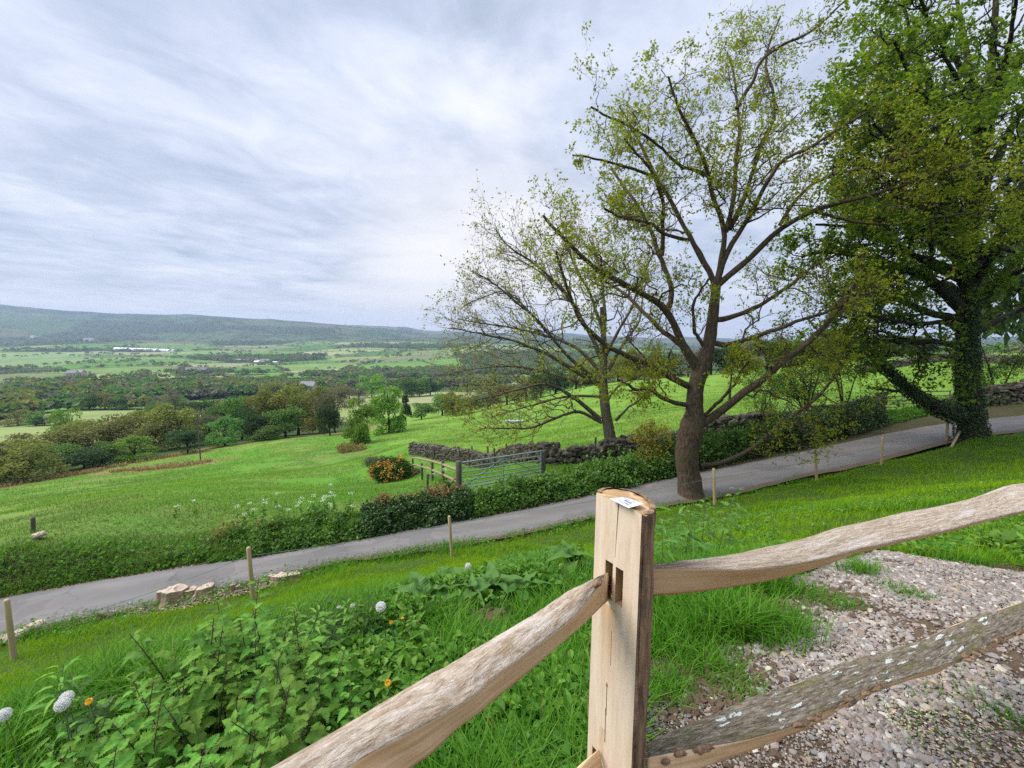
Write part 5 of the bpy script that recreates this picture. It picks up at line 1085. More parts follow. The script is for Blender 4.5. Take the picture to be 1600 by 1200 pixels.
dirv = norm(V[..., :2] - ctr); bk = np.zeros(ns_); bk[nf + 1:] = 1
V[..., :2] += dirv * (nz1 * (.022 * bk + .0015))[..., None]
V[-1, :, 2] += (fbm(np.c_[sec * 25, 0 * sec[:, :1]], 2) - .5) * .012 - .006 * bk
ix = np.arange(60 * ns_).reshape(60, ns_); q = np.stack([ix[:-1], np.roll(ix[:-1], -1, 1), np.roll(ix[1:], -1, 1), ix[1:]], -1); qm = np.tile(np.where(np.arange(ns_) < nf, 0, 1), (59, 1)).ravel()
rings = [V[-1] * [s, s, 0] + np.r_[V[-1, :, :2].mean(0) * (1 - s), 0] + np.c_[0 * sec, V[-1, :, 2] * s + (1 - s) * (PZ1 + .001)] for s in (.85, .6, .3)]
T = np.concatenate(rings + [np.r_[V[-1, :, :2].mean(0), PZ1 + .001][None], np.r_[V[0, :, :2].mean(0), PZ0][None]]); n0 = 60 * ns_
tx = np.concatenate([ix[-1][None], n0 + np.arange(3 * ns_).reshape(3, ns_)]); tq = np.stack([tx[:-1], np.roll(tx[:-1], -1, 1), np.roll(tx[1:], -1, 1), tx[1:]], -1).reshape(-1, 4)
tf = np.stack([tx[-1], np.roll(tx[-1], -1), np.full(ns_, n0 + 3 * ns_)], -1); bf = np.stack([np.roll(ix[0], -1), ix[0], np.full(ns_, n0 + 3 * ns_ + 1)], -1)
allV = np.concatenate([V.reshape(-1, 3), T]) - FO
me = mesh_np('post', allV, [q.reshape(-1, 4), tq, tf, bf], [M['postface'], M['postbark'], M['endgrain']], False, np.concatenate([qm, np.full(len(tq), 2), np.full(len(tf) + len(bf), 2)]))
po = link('post', me, fence)
def face_hit(px, py, inset=0.0):
    r = ray(px, py); nn = np.array([fn[0], fn[1], 0]); p0 = np.array([*PA, 0]) - nn * inset; s = (p0 @ nn) / (r @ nn); return r * s
ud = norm((PB - PA)[None])[0]
def cutter(px0, px1, py0, py1, depth, w0=None, w1=None):
    a, b = face_hit(px0, (py0 + py1) / 2), face_hit(px1, (py0 + py1) / 2); zt, zb = face_hit((px0 + px1) / 2, py0)[2], face_hit((px0 + px1) / 2, py1)[2]
    s0, s1 = (a[:2] - PA) @ ud, (b[:2] - PA) @ ud; vs = []
    for dd in (-.03, depth):
        for s in (s0, s1):
            for z in (zb, zt): xy = PA + ud * s - fn * dd; vs.append((xy[0], xy[1], z))
    return mesh_np('cutter', np.array(vs) - FO, np.array([(0, 1, 3, 2), (4, 6, 7, 5), (0, 4, 5, 1), (2, 3, 7, 6), (0, 2, 6, 4), (1, 5, 7, 3)]), [M['postface'], M['postbark'], M['endgrain']], False, np.full(6, 2))
def wedge(p, z0, z1, w, depth, lean):
    vs = [];
    for z, k, l in ((z0, .25, lean), (z1, 1, 0)):
        c = p + ud * l; vs += [(*(c - ud * w * k / 2 + fn * .004), z), (*(c + ud * w * k / 2 + fn * .004), z), (*(c - fn * depth * (.4 + .6 * k)), z)]
    return mesh_np('cutter', np.array(vs) - FO, [np.array([(0, 2, 1), (3, 4, 5)]), np.array([(0, 1, 4, 3), (1, 2, 5, 4), (2, 0, 3, 5)])], [M['postface'], M['postbark'], M['endgrain']], False, np.full(5, 2))
ch = face_hit(967, 792)
kn1 = face_hit(950, 1068); cuts = [cutter(946, 957.5, 877, 936, .075), cutter(962, 974, 888, 946, .11), cutter(927, 941, 1171, 1215, .07), wedge(ch[:2], face_hit(963, 872)[2], PZ1 + .03, .0052, .05, -.008), cutter(948.6, 949.8, 1070, 1118, .012), cutter(946.8, 948.0, 1105, 1160, .012), cutter(955.5, 956.2, 985, 1040, .006)]
for cm in cuts:
    bmx = bmesh.new(); bmx.from_mesh(cm); bmesh.ops.recalc_face_normals(bmx, faces=bmx.faces); bmx.to_mesh(cm); bmx.free()
    co_ = bpy.data.objects.new('cutter', cm); COL.objects.link(co_); co_.parent = fence
    bpy.context.view_layer.update()
    md = po.modifiers.new('cut', 'BOOLEAN'); md.operation = 'DIFFERENCE'; md.solver = 'EXACT'; md.object = co_
    dg = bpy.context.evaluated_depsgraph_get(); dg.update(); nm = bpy.data.meshes.new_from_object(po.evaluated_get(dg)); po.modifiers.clear(); po.data = nm; bpy.data.objects.remove(co_)
print('post faces', len(po.data.polygons))
# bark shell on the round side, curling a little at the top
bs = back[1:-1]; nb_ = len(bs); zb = np.linspace(PZ0, PZ1 - .004, 90); BV = np.zeros((90, nb_, 3))
for k, z in enumerate(zb):
    s = 1 + .05 * (PZ1 - z); c = ctr; BV[k, :, :2] = c + (bs - c) * s + np.array([-.008, .004]) * (PZ1 - z); BV[k, :, 2] = z
dv = norm(BV[..., :2] - ctr); hN = fbm(np.stack([BV[..., 0] * 34, BV[..., 1] * 34, BV[..., 2] * 6], -1), 4) - .5
edge = np.minimum(np.arange(nb_), nb_ - 1 - np.arange(nb_)) / 5.; off = .011 + .030 * hN; off = off * np.clip(edge, .0, 1)[None] ** .6; BV[..., :2] += dv * off[..., None]
ib = np.arange(90 * nb_).reshape(90, nb_); bq = np.stack([ib[:-1, :-1], ib[:-1, 1:], ib[1:, 1:], ib[1:, :-1]], -1).reshape(-1, 4)
top = BV[-1].copy(); top[:, :2] -= dv[-1] * .016; top[:, 2] += .002 + .018 * np.clip(fbm(np.c_[top[:, :2] * 40, 0 * top[:, :1]], 2) - .45, 0, 1); BV2 = np.concatenate([BV.reshape(-1, 3), top]); it = np.stack([ib[-1, :-1], ib[-1, 1:], 90 * nb_ + np.arange(1, nb_), 90 * nb_ + np.arange(nb_ - 1)], -1)
link('bark', mesh_np('bark', BV2 - FO, np.concatenate([bq, it]), M['postbark'], False), po)
# printed paper label lying on the post top
lc = Pz(np.array([952, 974.5, 1006, 982]), np.array([780.6, 776.8, 789.2, 793.6]), np.full(4, PZ1 + .007)); lc[2, 2] += .004; lc[0, 2] += .003
def on_label(u, v, dz=0.0): return (lc[0] * (1 - u) + lc[3] * u) * (1 - v) + (lc[1] * (1 - u) + lc[2] * u) * v + np.array([0, 0, dz])
g_ = np.linspace(0, 1, 9); LV = np.array([on_label(u, v, .0012 * math.sin(u * 6) * v) for u in g_ for v in g_]); il = np.arange(81).reshape(9, 9); lq = np.stack([il[:-1, :-1], il[1:, :-1], il[1:, 1:], il[:-1, 1:]], -1).reshape(-1, 4)
LVb = LV - [0, 0, .0008]; pl = link('paper_label', mesh_np('paper_label', np.concatenate([LV, LVb]) - FO, np.concatenate([lq, lq[:, ::-1] + 81]), M['paper']), po, label='small white printed paper label')
A = Acc()
for v0, hgt, us, dens in ((.82, .07, (.06, .9), .75), (.70, .06, (.06, .8), .7), (.46, .17, (.38, .74), .95), (.50, .06, (.06, .32), .7), (.24, .09, (.28, .94), .85), (.12, .06, (.34, .9), .75)):
    u = us[0]
    while u < us[1]:
        w = rng.uniform(.012, .04) * (1.6 if hgt > .1 else 1)
        if rng.random() < dens:
            h1 = hgt * rng.uniform(.55, 1); zz_ = .0018 + .0012 * math.sin(u * 6) * v0; A.add(np.array([on_label(u, v0, zz_), on_label(u + w * .8, v0, zz_), on_label(u + w * .8, v0 + h1, zz_), on_label(u, v0 + h1, zz_)]) - FO, np.array([[0, 1, 2, 3]]))
        u += w
link('print', A.mesh('print', M['ink']), pl)
# rails: three surveyed edges each -- back of the top, ridge, foot of the sawn face
def rail(st, zs, mats, label=None, n=150, rough=(.006, .003), bulge=.012, seed=0., back_drop=1.0, kk=7):
    st = np.array(st, float); t0 = np.linspace(0, 1, len(st)); cols = [np.array(z) if hasattr(z, '__len__') else np.full(len(st), z) for z in zs]
    E = [Pz(st[:, 2 * i], st[:, 2 * i + 1], cols[i]) for i in range(3)]
    L = np.concatenate([[0], np.cumsum(np.linalg.norm(np.diff((E[0] + E[1]) / 2, axis=0), axis=1))]); t = np.linspace(0, L[-1], n)
    def cr(E_):
        o = np.stack([np.interp(t, L, E_[:, k]) for k in range(3)], -1)
        pad = np.pad(o, ((kk, kk), (0, 0)), mode='edge'); ker = np.hanning(2 * kk + 3)[1:-1]; ker /= ker.sum(); return np.stack([np.convolve(pad[:, k], ker, 'valid') for k in range(3)], -1)
    A_, B_, C_ = map(cr, E); D_ = A_ + (C_ - B_) * back_drop
    segs = [(A_, B_, 14, 0), (B_, C_, 10, 1), (C_, D_, 8, 1), (D_, A_, 8, 1)]; rows = []; mi = []; per = []
    for P0, P1, k, m_ in segs:
        for j in range(k):
            s = j / k; p = P0 * (1 - s) + P1 * s
            if m_ == 0: p = p + np.array([0, 0, 1.]) * bulge * math.sin(math.pi * s)
            rows.append(p); mi.append(m_)
    Vr = np.stack(rows, 1); k = Vr.shape[1]; d_ = np.linalg.norm(np.roll(Vr, -1, 1) - Vr, axis=2).mean(0); vv = np.concatenate([[0], np.cumsum(d_)[:-1]])
    cen = Vr.mean(1, keepdims=True); dr = norm(Vr - cen); uu = t[:, None] + 0 * vv[None]
    nzv = fbm(np.stack([uu * 6, vv[None] * 28 + 0 * uu, uu * 0 + seed], -1), 4) - .5; nz2 = fbm(np.stack([uu * 9, vv[None] * 90 + 0 * uu, uu * 0 + seed + 5], -1), 3) - .5
    am = np.where(np.array(mi) == 0, rough[0], rough[1])[None]; Vr = Vr + dr * ((nzv * 2.2 + nz2 * 1.2) * am)[..., None]
    ir = np.arange(n * k).reshape(n, k); q = np.stack([ir[:-1], np.roll(ir[:-1], -1, 1), np.roll(ir[1:], -1, 1), ir[1:]], -1).reshape(-1, 4); qmi = np.tile(np.array(mi), n - 1)
    caps = np.array([ir[0][::-1], ir[-1]]); Vv = Vr.reshape(-1, 3)
    me = mesh_np('rail', Vv - FO, [q, caps], mats, True, np.concatenate([qmi, [1, 1]])); set_uv(me, np.stack([uu.ravel() + seed, (vv[None] + 0 * uu).ravel()], -1))
    return link('rail', me, fence, label=label), (A_, B_, C_, D_)
WS = [M['weathered'], M['sawn']]
r1, _ = rail([(946,901,957,897,957.5,935),(938,904,950,899,951,938),(925,907,937,915,940,948),(895,920,900,962,905,982),(842,955,852,1000,858,1024),(790,985,800,1038,806,1068),(745,1012,761,1066,770,1096),(705,1040,738,1092,744,1120),(662,1061,690,1118,706,1146),(590,1104,632,1150,672,1180),(502,1155,571,1181,640,1200),(417,1200,515,1222,600,1242),(300,1275,420,1292,530,1312),(150,1380,300,1400,430,1420)],
     (-.655, -.668, -.745), WS, 'weathered upper rail running down to the bottom edge', seed=1., rough=(.0055, .003))
r2, _ = rail([(990,888,990,890,990,934),(1020,886,1020,889,1020,931),(1060,880,1060,888,1060,928),(1094,874,1094,889,1094,925),(1128,869,1144,891,1161,915),(1180,858,1195,889,1229,903),(1259,844,1262,878,1290,884),(1296,827,1315,867,1318,873),(1350,816,1347,855,1340,862),(1385,807,1374,853,1366,860),(1414,798.5,1400,845,1397,850),(1441,796,1431,839,1430,844),(1515,780,1499,824,1497,828),(1575,757,1566,806,1566,809),(1600,756,1600,798,1602,801),(1660,742,1660,786,1662,789),(1740,722,1740,760,1742,762)],
     (-.66, -.668, [-.765, -.765, -.765, -.765, -.76, -.74, -.715, -.70, -.69, -.688, -.69, -.69, -.69, -.69, -.69, -.69, -.69]), WS, 'weathered wavy upper rail running off to the right', seed=3.)
LB = [M['lichen'], M['sawn']]
r3, E3 = rail([(985,1172,985,1190,985,1228),(1000,1166,1000,1186,1000,1225),(1050,1140,1050,1174,1050,1212),(1096,1120,1115,1165,1115,1196),(1153,1102,1192,1155,1192,1171),(1210,1081,1236,1136,1240,1148),(1268,1058,1296,1112,1300,1121),(1330,1037,1345,1078,1348,1086),(1383,1020,1388,1065,1390,1072),(1430,1003,1430,1057,1432,1062),(1472,985,1470,1045,1472,1049),(1537,955,1530,1016,1532,1020),(1600,943,1600,982,1602,987),(1680,905,1680,950,1682,955),(1760,870,1760,915,1762,920)],
     (-1.20, -1.225, -1.29), LB, 'bark covered lower rail flecked with white lichen', seed=6., rough=(.0105, .008), bulge=.004, kk=18)
r4, _ = rail([(934,1172,941,1176,943,1210),(926,1179,936,1183,938,1220),(905,1196,915,1204,920,1240),(870,1225,884,1238,890,1270),(820,1265,836,1280,842,1310)], (-1.215, -1.222, -1.28), [M['sawn'], M['sawn']], 'tip of the lower rail let into the post foot', 60, seed=9.)
A = Acc(); nE = len(E3[1])
for _ in range(210):
    i = rng.integers(4, nE - 6); p = E3[1][i] + rng.normal(size=3) * (.006, .006, .004) + [0, 0, -.004]; t = norm((E3[1][i + 3] - E3[1][i - 3])[None])[0]; l = rng.uniform(.012, .06); w = rng.uniform(.004, .011)
    if fbm(np.array([[i * .045, 3.1, .5]]), 2)[0] < .44: continue
    v0, f0 = ICO1; v = v0 * (1 + .5 * (rng.random((len(v0), 1)) - .5)); s_ = norm(np.cross(t, [0, 0, 1.])[None])[0]; v = v[:, :1] * t * l * .5 + v[:, 1:2] * s_ * w + v[:, 2:3] * np.array([0, 0, 1.]) * w * .8; A.add(v + p - FO, f0)
fm = A.mesh('flakes', M['postbark']); bmx = bmesh.new(); bmx.from_mesh(r3.data); n0_ = len(bmx.faces); bmx.from_mesh(fm); bmx.faces.ensure_lookup_table()
for f_ in bmx.faces[n0_:]: f_.material_index = 2
r3.data.materials.append(M['postbark']); bmx.to_mesh(r3.data); bmx.free(); bpy.data.meshes.remove(fm)
# ragged splinters where the rail was trimmed
A = Acc(); 
for _ in range(26):
    s = rng.random(); p = Pz(945 - 60 * s, 899 + 32 * s, -.655 + rng.normal() * .002) + [0, 0, .002]; d = norm((np.array([-.5, .55, .35]) + rng.normal(size=3) * .35)[None]); v, q = leaves(p[None], d, rand_dir(1), rng.uniform(.008, .026), .003); A.add(v, q)
link('splinters', A.mesh('splinters', M['sawn']), r1)
kn = Pz(931, 913, -.655); v, f = rocks(np.zeros((1, 3)), np.array([[.017, .010, .008]]), ICO2, .1); link('knot', mesh_np('knot', v + kn - FO, f, M['postbark'], True), r1)
v, f = rocks(np.zeros((1, 3)), np.array([[.004, .009, .007]]), ICO2, .1); link('knot', mesh_np('knot', v + kn1 - np.array([*fn, 0]) * .001 - FO, f, M['stump_side'], True), po)
# the next posts, just outside the frame, that carry the far ends of the rails
for e_ in (Pz(1735, 738, -.68),):
    for src, par in ((po, fence),):
        c_ = src.copy(); COL.objects.link(c_); c_.parent = par; c_.location = (float(e_[0] - .30), float(e_[1] - 1.18), 0)
        for ch_ in list(src.children):
            if ch_.name.startswith('bark'): b_ = ch_.copy(); COL.objects.link(b_); b_.parent = c_
print('fence', time.time() - T0)
# ------------------------------------------------------------------ grass
def blades(C, H, W, lean, mat_name, name, lb, curl=.5):
    n = len(C); a = rng.uniform(0, 6.283, n); D = np.stack([np.cos(a), np.sin(a), 0 * a], -1); S = np.stack([-np.sin(a), np.cos(a), 0 * a], -1); l = (lean * rng.uniform(.2, 1.6, n))[:, None]; H_ = H[:, None]; W_ = W[:, None]; up = np.array([0, 0, 1.])
    m1 = C + up * H_ * .55 + D * H_ * l * .35; tp = C + up * H_ * (1 - curl * l * .35) + D * H_ * l
    V = np.stack([C - S * W_ * .5, C + S * W_ * .5, m1 + S * W_ * .42, m1 - S * W_ * .42, tp], 1).reshape(-1, 3); b = np.arange(n)[:, None] * 5
    o = link(name, mesh_np(name, V, [b + np.array([[0, 1, 2, 3]]), b + np.array([[3, 2, 4]])], M[mat_name]), label=lb, kind='stuff'); print(name, n)
def scatter(n, r0, r1, a0, a1, pw):
    """random ground positions, denser towards the fence: density ~ r^-pw"""
    u = rng.random(n); k = 2 - pw; r = (r0 ** k + (r1 ** k - r0 ** k) * u) ** (1 / k) if abs(k) > 1e-6 else r0 * (r1 / r0) ** u
    a = rng.uniform(a0, a1, n); return np.sin(a) * r, np.cos(a) * r
def near_gz(x, y):
    z = tz(x, y); r = np.hypot(x, y); d, h, _, s = road_info(x, y); gm = in_poly(x, y, GRAVEL)
    bump = (n2(x, y, .55, 3) - .5) * .10 * smooth(1.2, 3, r) + (n2(x, y, 2.3, 3, 5.) - .5) * .22 * smooth(3, 8, r)
    return z + bump * smooth(0, .9, d - h) * np.where(gm, .25, 1), d - h, s, gm
AZL = math.radians(-56), math.radians(56)
x, y = scatter(470000, 1.25, 30, *AZL, 1.15); z, rd, sd_, gm = near_gz(x, y); r = np.hypot(x, y)
keep = (sd_ < 0) & (rd > -.12 + .3 * n2(x, y, .6, 2, 6.) - .15) & ~gm; bare = n2(x, y, .8, 3, 40.); keep &= (bare > .40) | (rng.random(len(x)) < .55)
for q_, s_ in (((1290, 935), .16), ((1190, 955), .22), ((1060, 1075), .3), ((760, 972), .2)):
    g_ = G(*q_); keep &= np.hypot(x - g_[0], y - g_[1]) > s_ * (.6 + .8 * rng.random(len(x)))
x, y, z, r, rd = x[keep], y[keep], z[keep], r[keep], rd[keep]
tall = smooth(4.6, 3.4, r) * .9 + smooth(.50, .68, n2(x, y, 1.6, 3, 12.)) * .45 + smooth(.9, .1, rd) * .8 + smooth(2.0, 6, x) * smooth(9, 4, y) * .3
sp = (n2(x, y, .9, 3, 50.) + .25 * rng.normal(size=len(x)) * .5) ; sel = (tall + (rng.random(len(x)) - .5) * .5) > .55
DOCKS = ((668, 950), (702, 922), (772, 938), (815, 942), (742, 945), (893, 893), (505, 1020), (150, 1150), (330, 1190)); dk_ = np.array([G(*q)[:2] for q in DOCKS]); dockd = np.min(np.hypot(x[:, None] - dk_[None, :, 0], y[:, None] - dk_[None, :, 1]), 1)
H = (.06 + .045 * rng.random(len(x))) * (1 + 1.45 * np.clip(tall, 0, 1.2)) * np.where(dockd < .26, .55, 1) * np.where((r < 2.9) & (x < -.45), .6, 1) * (.75 + .5 * n2(x, y, .5, 2, 3.)); W = (.0032 + .0022 * rng.random(len(x))) * (1 + .5 * np.clip(tall, 0, 1)) * np.maximum(1, r / 4.2) ** .62
C = np.c_[x, y, z - .01]
blades(C[~sel], H[~sel], W[~sel], np.full((~sel).sum(), .6), 'blade', 'lawn_grass', 'short bright grass covering the bank down to the lane')
blades(C[sel], H[sel] * 1.1, W[sel] * 1.15, np.full(sel.sum(), .75), 'lush_blade', 'long_grass', 'long lush grass beside the fence and lane edge')
dd_ = rng.random(len(x)) < .009 * smooth(7, 4, r) + .006; blades(C[dd_], H[dd_] * 1.0, W[dd_] * .9, np.full(dd_.sum(), .8), 'straw', 'dead_grass', 'dry straw coloured stalks among the green grass')
# tufts in the gravel margin and under the right rail
T_ = [((1340, 893), .10, 260, .10), ((1230, 985), .16, 420, .12), ((1190, 1000), .12, 260, .1), ((1120, 960), .28, 900, .12), ((1060, 1000), .22, 800, .13), ((1090, 1040), .18, 420, .12), ((1040, 1080), .10, 260, .1), ((1290, 945), .10, 160, .07), ((1400, 925), .08, 80, .06), ((1330, 950), .07, 90, .06), ((1440, 935), .06, 60, .05), ((1160, 1085), .10, 140, .06), ((1545, 875), .10, 160, .07), ((1500, 880), .16, 260, .09), ((1570, 1120), .10, 120, .04), ((1450, 1130), .16, 120, .04), ((1530, 1100), .2, 140, .04), ((960, 1090), .1, 300, .12), ((1010, 980), .14, 500, .13), ((1075, 930), .22, 700, .12), ((1150, 930), .2, 500, .12), ((1240, 930), .12, 260, .10)]
cx, cy_, ch_ = [], [], []
for (p, s, k, h) in T_:
    g_ = G(*p) if p[1] < 1190 else Pz(*p, -1.65); k = int(k * 1.3); cx.append(g_[0] + rng.normal(size=k) * s * .6); cy_.append(g_[1] + rng.normal(size=k) * s * .6); ch_.append(h * rng.uniform(.5, 1.3, k))
oa = rng.uniform(0, 6.283, 900); orr = .50 + .35 * rng.random(900); cx.append(ob[0] + np.cos(oa) * orr); cy_.append(ob[1] + np.sin(oa) * orr); ch_.append(rng.uniform(.08, .26, 900))
x, y, h = map(np.concatenate, (cx, cy_, ch_)); z = near_gz(x, y)[0]; blades(np.c_[x, y, z - .005], h, .0035 + .002 * rng.random(len(x)), np.full(len(x), .9), 'lush_blade', 'grass_tufts', 'loose grass tufts growing in the edge of the gravel')
# rough grass on the far verge and turf of the pastures
x, y = scatter(320000, 11, 30, *AZL, 1.7); d, h_, _, s = road_info(x, y); rd = d - h_; ok = (s > 0) & (rd > .0) & (rd < 2.2); x, y, rd = x[ok], y[ok], rd[ok]; z = tz(x, y)
hh = (.12 + .22 * rng.random(len(x))) * (1 + .9 * smooth(400, 300, 800 + 700 * x / y) * (n2(x, y, .7, 2, 4.) * 1.3)) * smooth(2.4, .6, rd) * smooth(-.1, .35, rd) + .04; blades(np.c_[x, y, z], hh, .012 + .010 * rng.random(len(x)), np.full(len(x), .8), 'rough_blade', 'verge_grass', 'rough grass on the far verge of the lane')
x, y = scatter(330000, 13, 95, math.radians(-52), math.radians(54), 1.9); r = np.hypot(x, y); d, h_, _, s = road_info(x, y); ok = ((s > 0) & (d - h_ > 1.2)) | (r > 40); ok &= ~((poly_near(x, y, FOOT)[2] > 0) & (r > 45) & (np.arctan2(x, y) < -.2)); x, y, r = x[ok], y[ok], r[ok]
pn_ = n2(x, y, 2.2, 3, 77.); ok = pn_ + .35 * n2(x, y, 9., 2, 5.) + rng.random(len(x)) * .25 > .66; x, y, r, pn_ = x[ok], y[ok], r[ok], pn_[ok]
z = tz(x, y) + ((n2(x, y, 2.3, 3, 5.) - .5) * .22); sc_ = (r / 18) ** .5; hh = (.05 + .07 * rng.random(len(x))) * sc_ * (.6 + pn_); dry = n2(x, y, 6.5, 3, 61.) + .18 * rng.normal(size=len(x)) > .62; ww = .016 * sc_ * rng.uniform(.6, 1.4, len(x)); Cp = np.c_[x, y, z]
blades(Cp[~dry], hh[~dry], ww[~dry], np.full((~dry).sum(), 1.1), 'pasture_blade', 'pasture_grass', 'grazed pasture grass of the fields beyond the lane'); blades(Cp[dry], hh[dry] * 1.1, ww[dry], np.full(dry.sum(), 1.1), 'rough_blade', 'rough_pasture_grass', 'olive brown rougher grass patches in the pasture')
# bracken and dead grass along the foot of the left field
x, y = scatter(60000, 50, 100, math.radians(-52), math.radians(-12), 1.2); fd = poly_near(x, y, FOOT)[0]; ok = (fd < 1.5 + 3.2 * n2(x, y, 9, 3, 4.)) & (n2(x, y, 4, 3, 9.) > .42); ok |= (np.hypot((x - BK[0]) * .35, y - BK[1]) < 2.6) & (n2(x, y, 2, 2) > .4); x, y = x[ok], y[ok]; blades(np.c_[x, y, tz(x, y)], rng.uniform(.25, .7, len(x)), rng.uniform(.06, .12, len(x)), np.full(len(x), .9), 'straw', 'bracken', 'dead brown bracken and grass along the foot of the left field')
# ------------------------------------------------------------------ broad leaves
def leaf_shape(n, L, Wd, teeth=0, wave=0., fold=.18, arch=.35, base=.35, rs=None):
    """one leaf along +x: rows of left, rib, right"""
    rs = rs or np.random.default_rng(0); t = np.linspace(0, 1, n); w = np.sin(np.pi * t ** (base + .3)) ** .8 * (1 - .25 * t); w[0] = .12; w[-1] = 0
    if teeth: w = w * (1 + .16 * np.where(np.arange(n) % 2, 1, -1) * (t > .06) * (t < .97))
    zc = arch * L * (t * .55 - t ** 2.0); mid = np.stack([t * L, 0 * t, zc], -1); V = []
    for sgn in (1, 0, -1):
        v = mid.copy(); v[:, 1] = sgn * w * Wd / 2; v[:, 2] += abs(sgn) * (fold * w * Wd / 2 + wave * np.sin(t * 17 + sgn * 1.3 + rs.random() * 3) * w * Wd); V.append(v)
        if teeth and sgn: v[:, 0] += np.where(np.arange(n) % 2, .02, -.01) * L
    V = np.stack(V, 1).reshape(-1, 3); ix = np.arange(n * 3).reshape(n, 3); q = np.stack([ix[:-1, :-1], ix[1:, :-1], ix[1:, 1:], ix[:-1, 1:]], -1).reshape(-1, 4); return V, q
def put(V, pos, yaw, pitch, roll=0., s=1.):
    cr, sr = math.cos(roll), math.sin(roll); V = V * s; V = np.stack([V[:, 0], V[:, 1] * cr - V[:, 2] * sr, V[:, 1] * sr + V[:, 2] * cr], -1)
    cp, sp = math.cos(pitch), math.sin(pitch); V = np.stack([V[:, 0] * cp - V[:, 2] * sp, V[:, 1], V[:, 0] * sp + V[:, 2] * cp], -1)
    c, s_ = math.cos(yaw), math.sin(yaw); return np.stack([V[:, 0] * c - V[:, 1] * s_, V[:, 0] * s_ + V[:, 1] * c, V[:, 2]], -1) + np.asarray(pos)
def leafy(seed, h, pairs, L, mat, smat, teeth=1, ratio=.55, decuss=True, tipL=.4, alt=False, spread=.25):
    rs = np.random.default_rng(seed); t = np.linspace(0, 1, 8); lean = rs.normal(size=2) * .12; st = np.stack([lean[0] * h * t ** 1.5, lean[1] * h * t ** 1.5, h * t], -1); A = Acc(); S = Acc(); v, q, _ = tubes(st[None], (.0045 - .003 * t)[None] * (h / .5) ** .5, 5); S.add(v, q)
    y0 = rs.uniform(0, 6.28)
    for k in range(pairs):
        f = .12 + .88 * (k + .5) / pairs; p = np.array([np.interp(f, t, st[:, j]) for j in range(3)]); sz = L * (1 if f < .65 else 1 - (1 - tipL) * (f - .65) / .35) * rs.uniform(.8, 1.15) * (.7 + .3 * min(1, f * 4)); yw = y0 + k * (1.57 if decuss else 2.4)
        for a in ((0, math.pi) if not alt else (0,)):
            yy = yw + a + rs.normal() * spread; pet = sz * .3; pt = rs.uniform(.1, .5) if f > .85 else rs.uniform(-.25, .25); e = p + np.array([math.cos(yy), math.sin(yy), .35]) * pet; v, q, _ = tubes(np.stack([p, e])[None], np.full((1, 2), .0014), 3); S.add(v, q)
            v, q = leaf_shape(19 if teeth else 9, 1, ratio, teeth, .065, .22, rs.uniform(.35, .75), rs=rs); A.add(put(v, e, yy, pt, rs.normal() * .2, sz), q)
    return A.mesh('leaves', M[mat]), S.mesh('stem', M[smat], True)
NET = [leafy(100 + k, .46 + .05 * (k % 3), 11 + k % 3, .074 + .014 * (k % 3), 'nettle_leaf', 'dark_stem', ratio=.60) for k in range(6)]
def plant(form, name, pos, sc, yaw, label, cat, group=None, tilt=(0, 0)):
    root = empty(name, pos, label, cat, group); root.rotation_euler = (tilt[0], tilt[1], yaw); root.scale = (sc,) * 3; link('leaves', form[0], root); link('stem', form[1], root); return root
RAILXY = [Pz(a, b, -.7)[:2] for a, b in ((930, 930), (800, 1020), (640, 1130), (500, 1200), (300, 1290))]
k = 0; tries = 0; spots = []
while k < 280 and tries < 6000:
    tries += 1; a = math.atan((rng.uniform(-120, 540) - 800) / 700); r = rng.uniform(1.35, 3.0); p = np.array([math.sin(a) * r, math.cos(a) * r]); px = 800 + 700 * math.tan(a)
    lim = np.interp(px, [-120, 60, 180, 300, 420, 470, 540], [2.3, 2.3, 2.4, 2.75, 2.65, 2.15, 1.75])
    if r > lim or min(np.hypot(*(p - q)) for q in RAILXY) < .28 or any(np.hypot(*(p - q)) < .072 for q in spots): continue
    spots.append(p); z = near_gz(p[:1], p[1:])[0][0]; sc = rng.uniform(.66, 1.05) * np.interp(px, [0, 250, 330, 420, 520], [1.0, 1.05, 1.15, 1.05, .8])
    plant(NET[k % 6], 'nettle', (p[0], p[1], z - .01), sc, rng.uniform(0, 6.28), 'nettle with toothed green leaves in the nettle bed left of the fence rail', 'nettle', 'nettles of the bed left of the fence rail', (rng.normal() * .1, rng.normal() * .1)); k += 1
for px, py, sc in ((560, 1010, .6), (520, 1030, .7), (470, 1060, .6), (640, 1020, .5), (590, 1050, .5)):
    plant(NET[k % 6], 'nettle', G(px, py), sc, rng.uniform(0, 6.28), 'smaller nettle in the long grass between the nettle bed and the dock plants', 'nettle', 'small nettles in the long grass'); k += 1
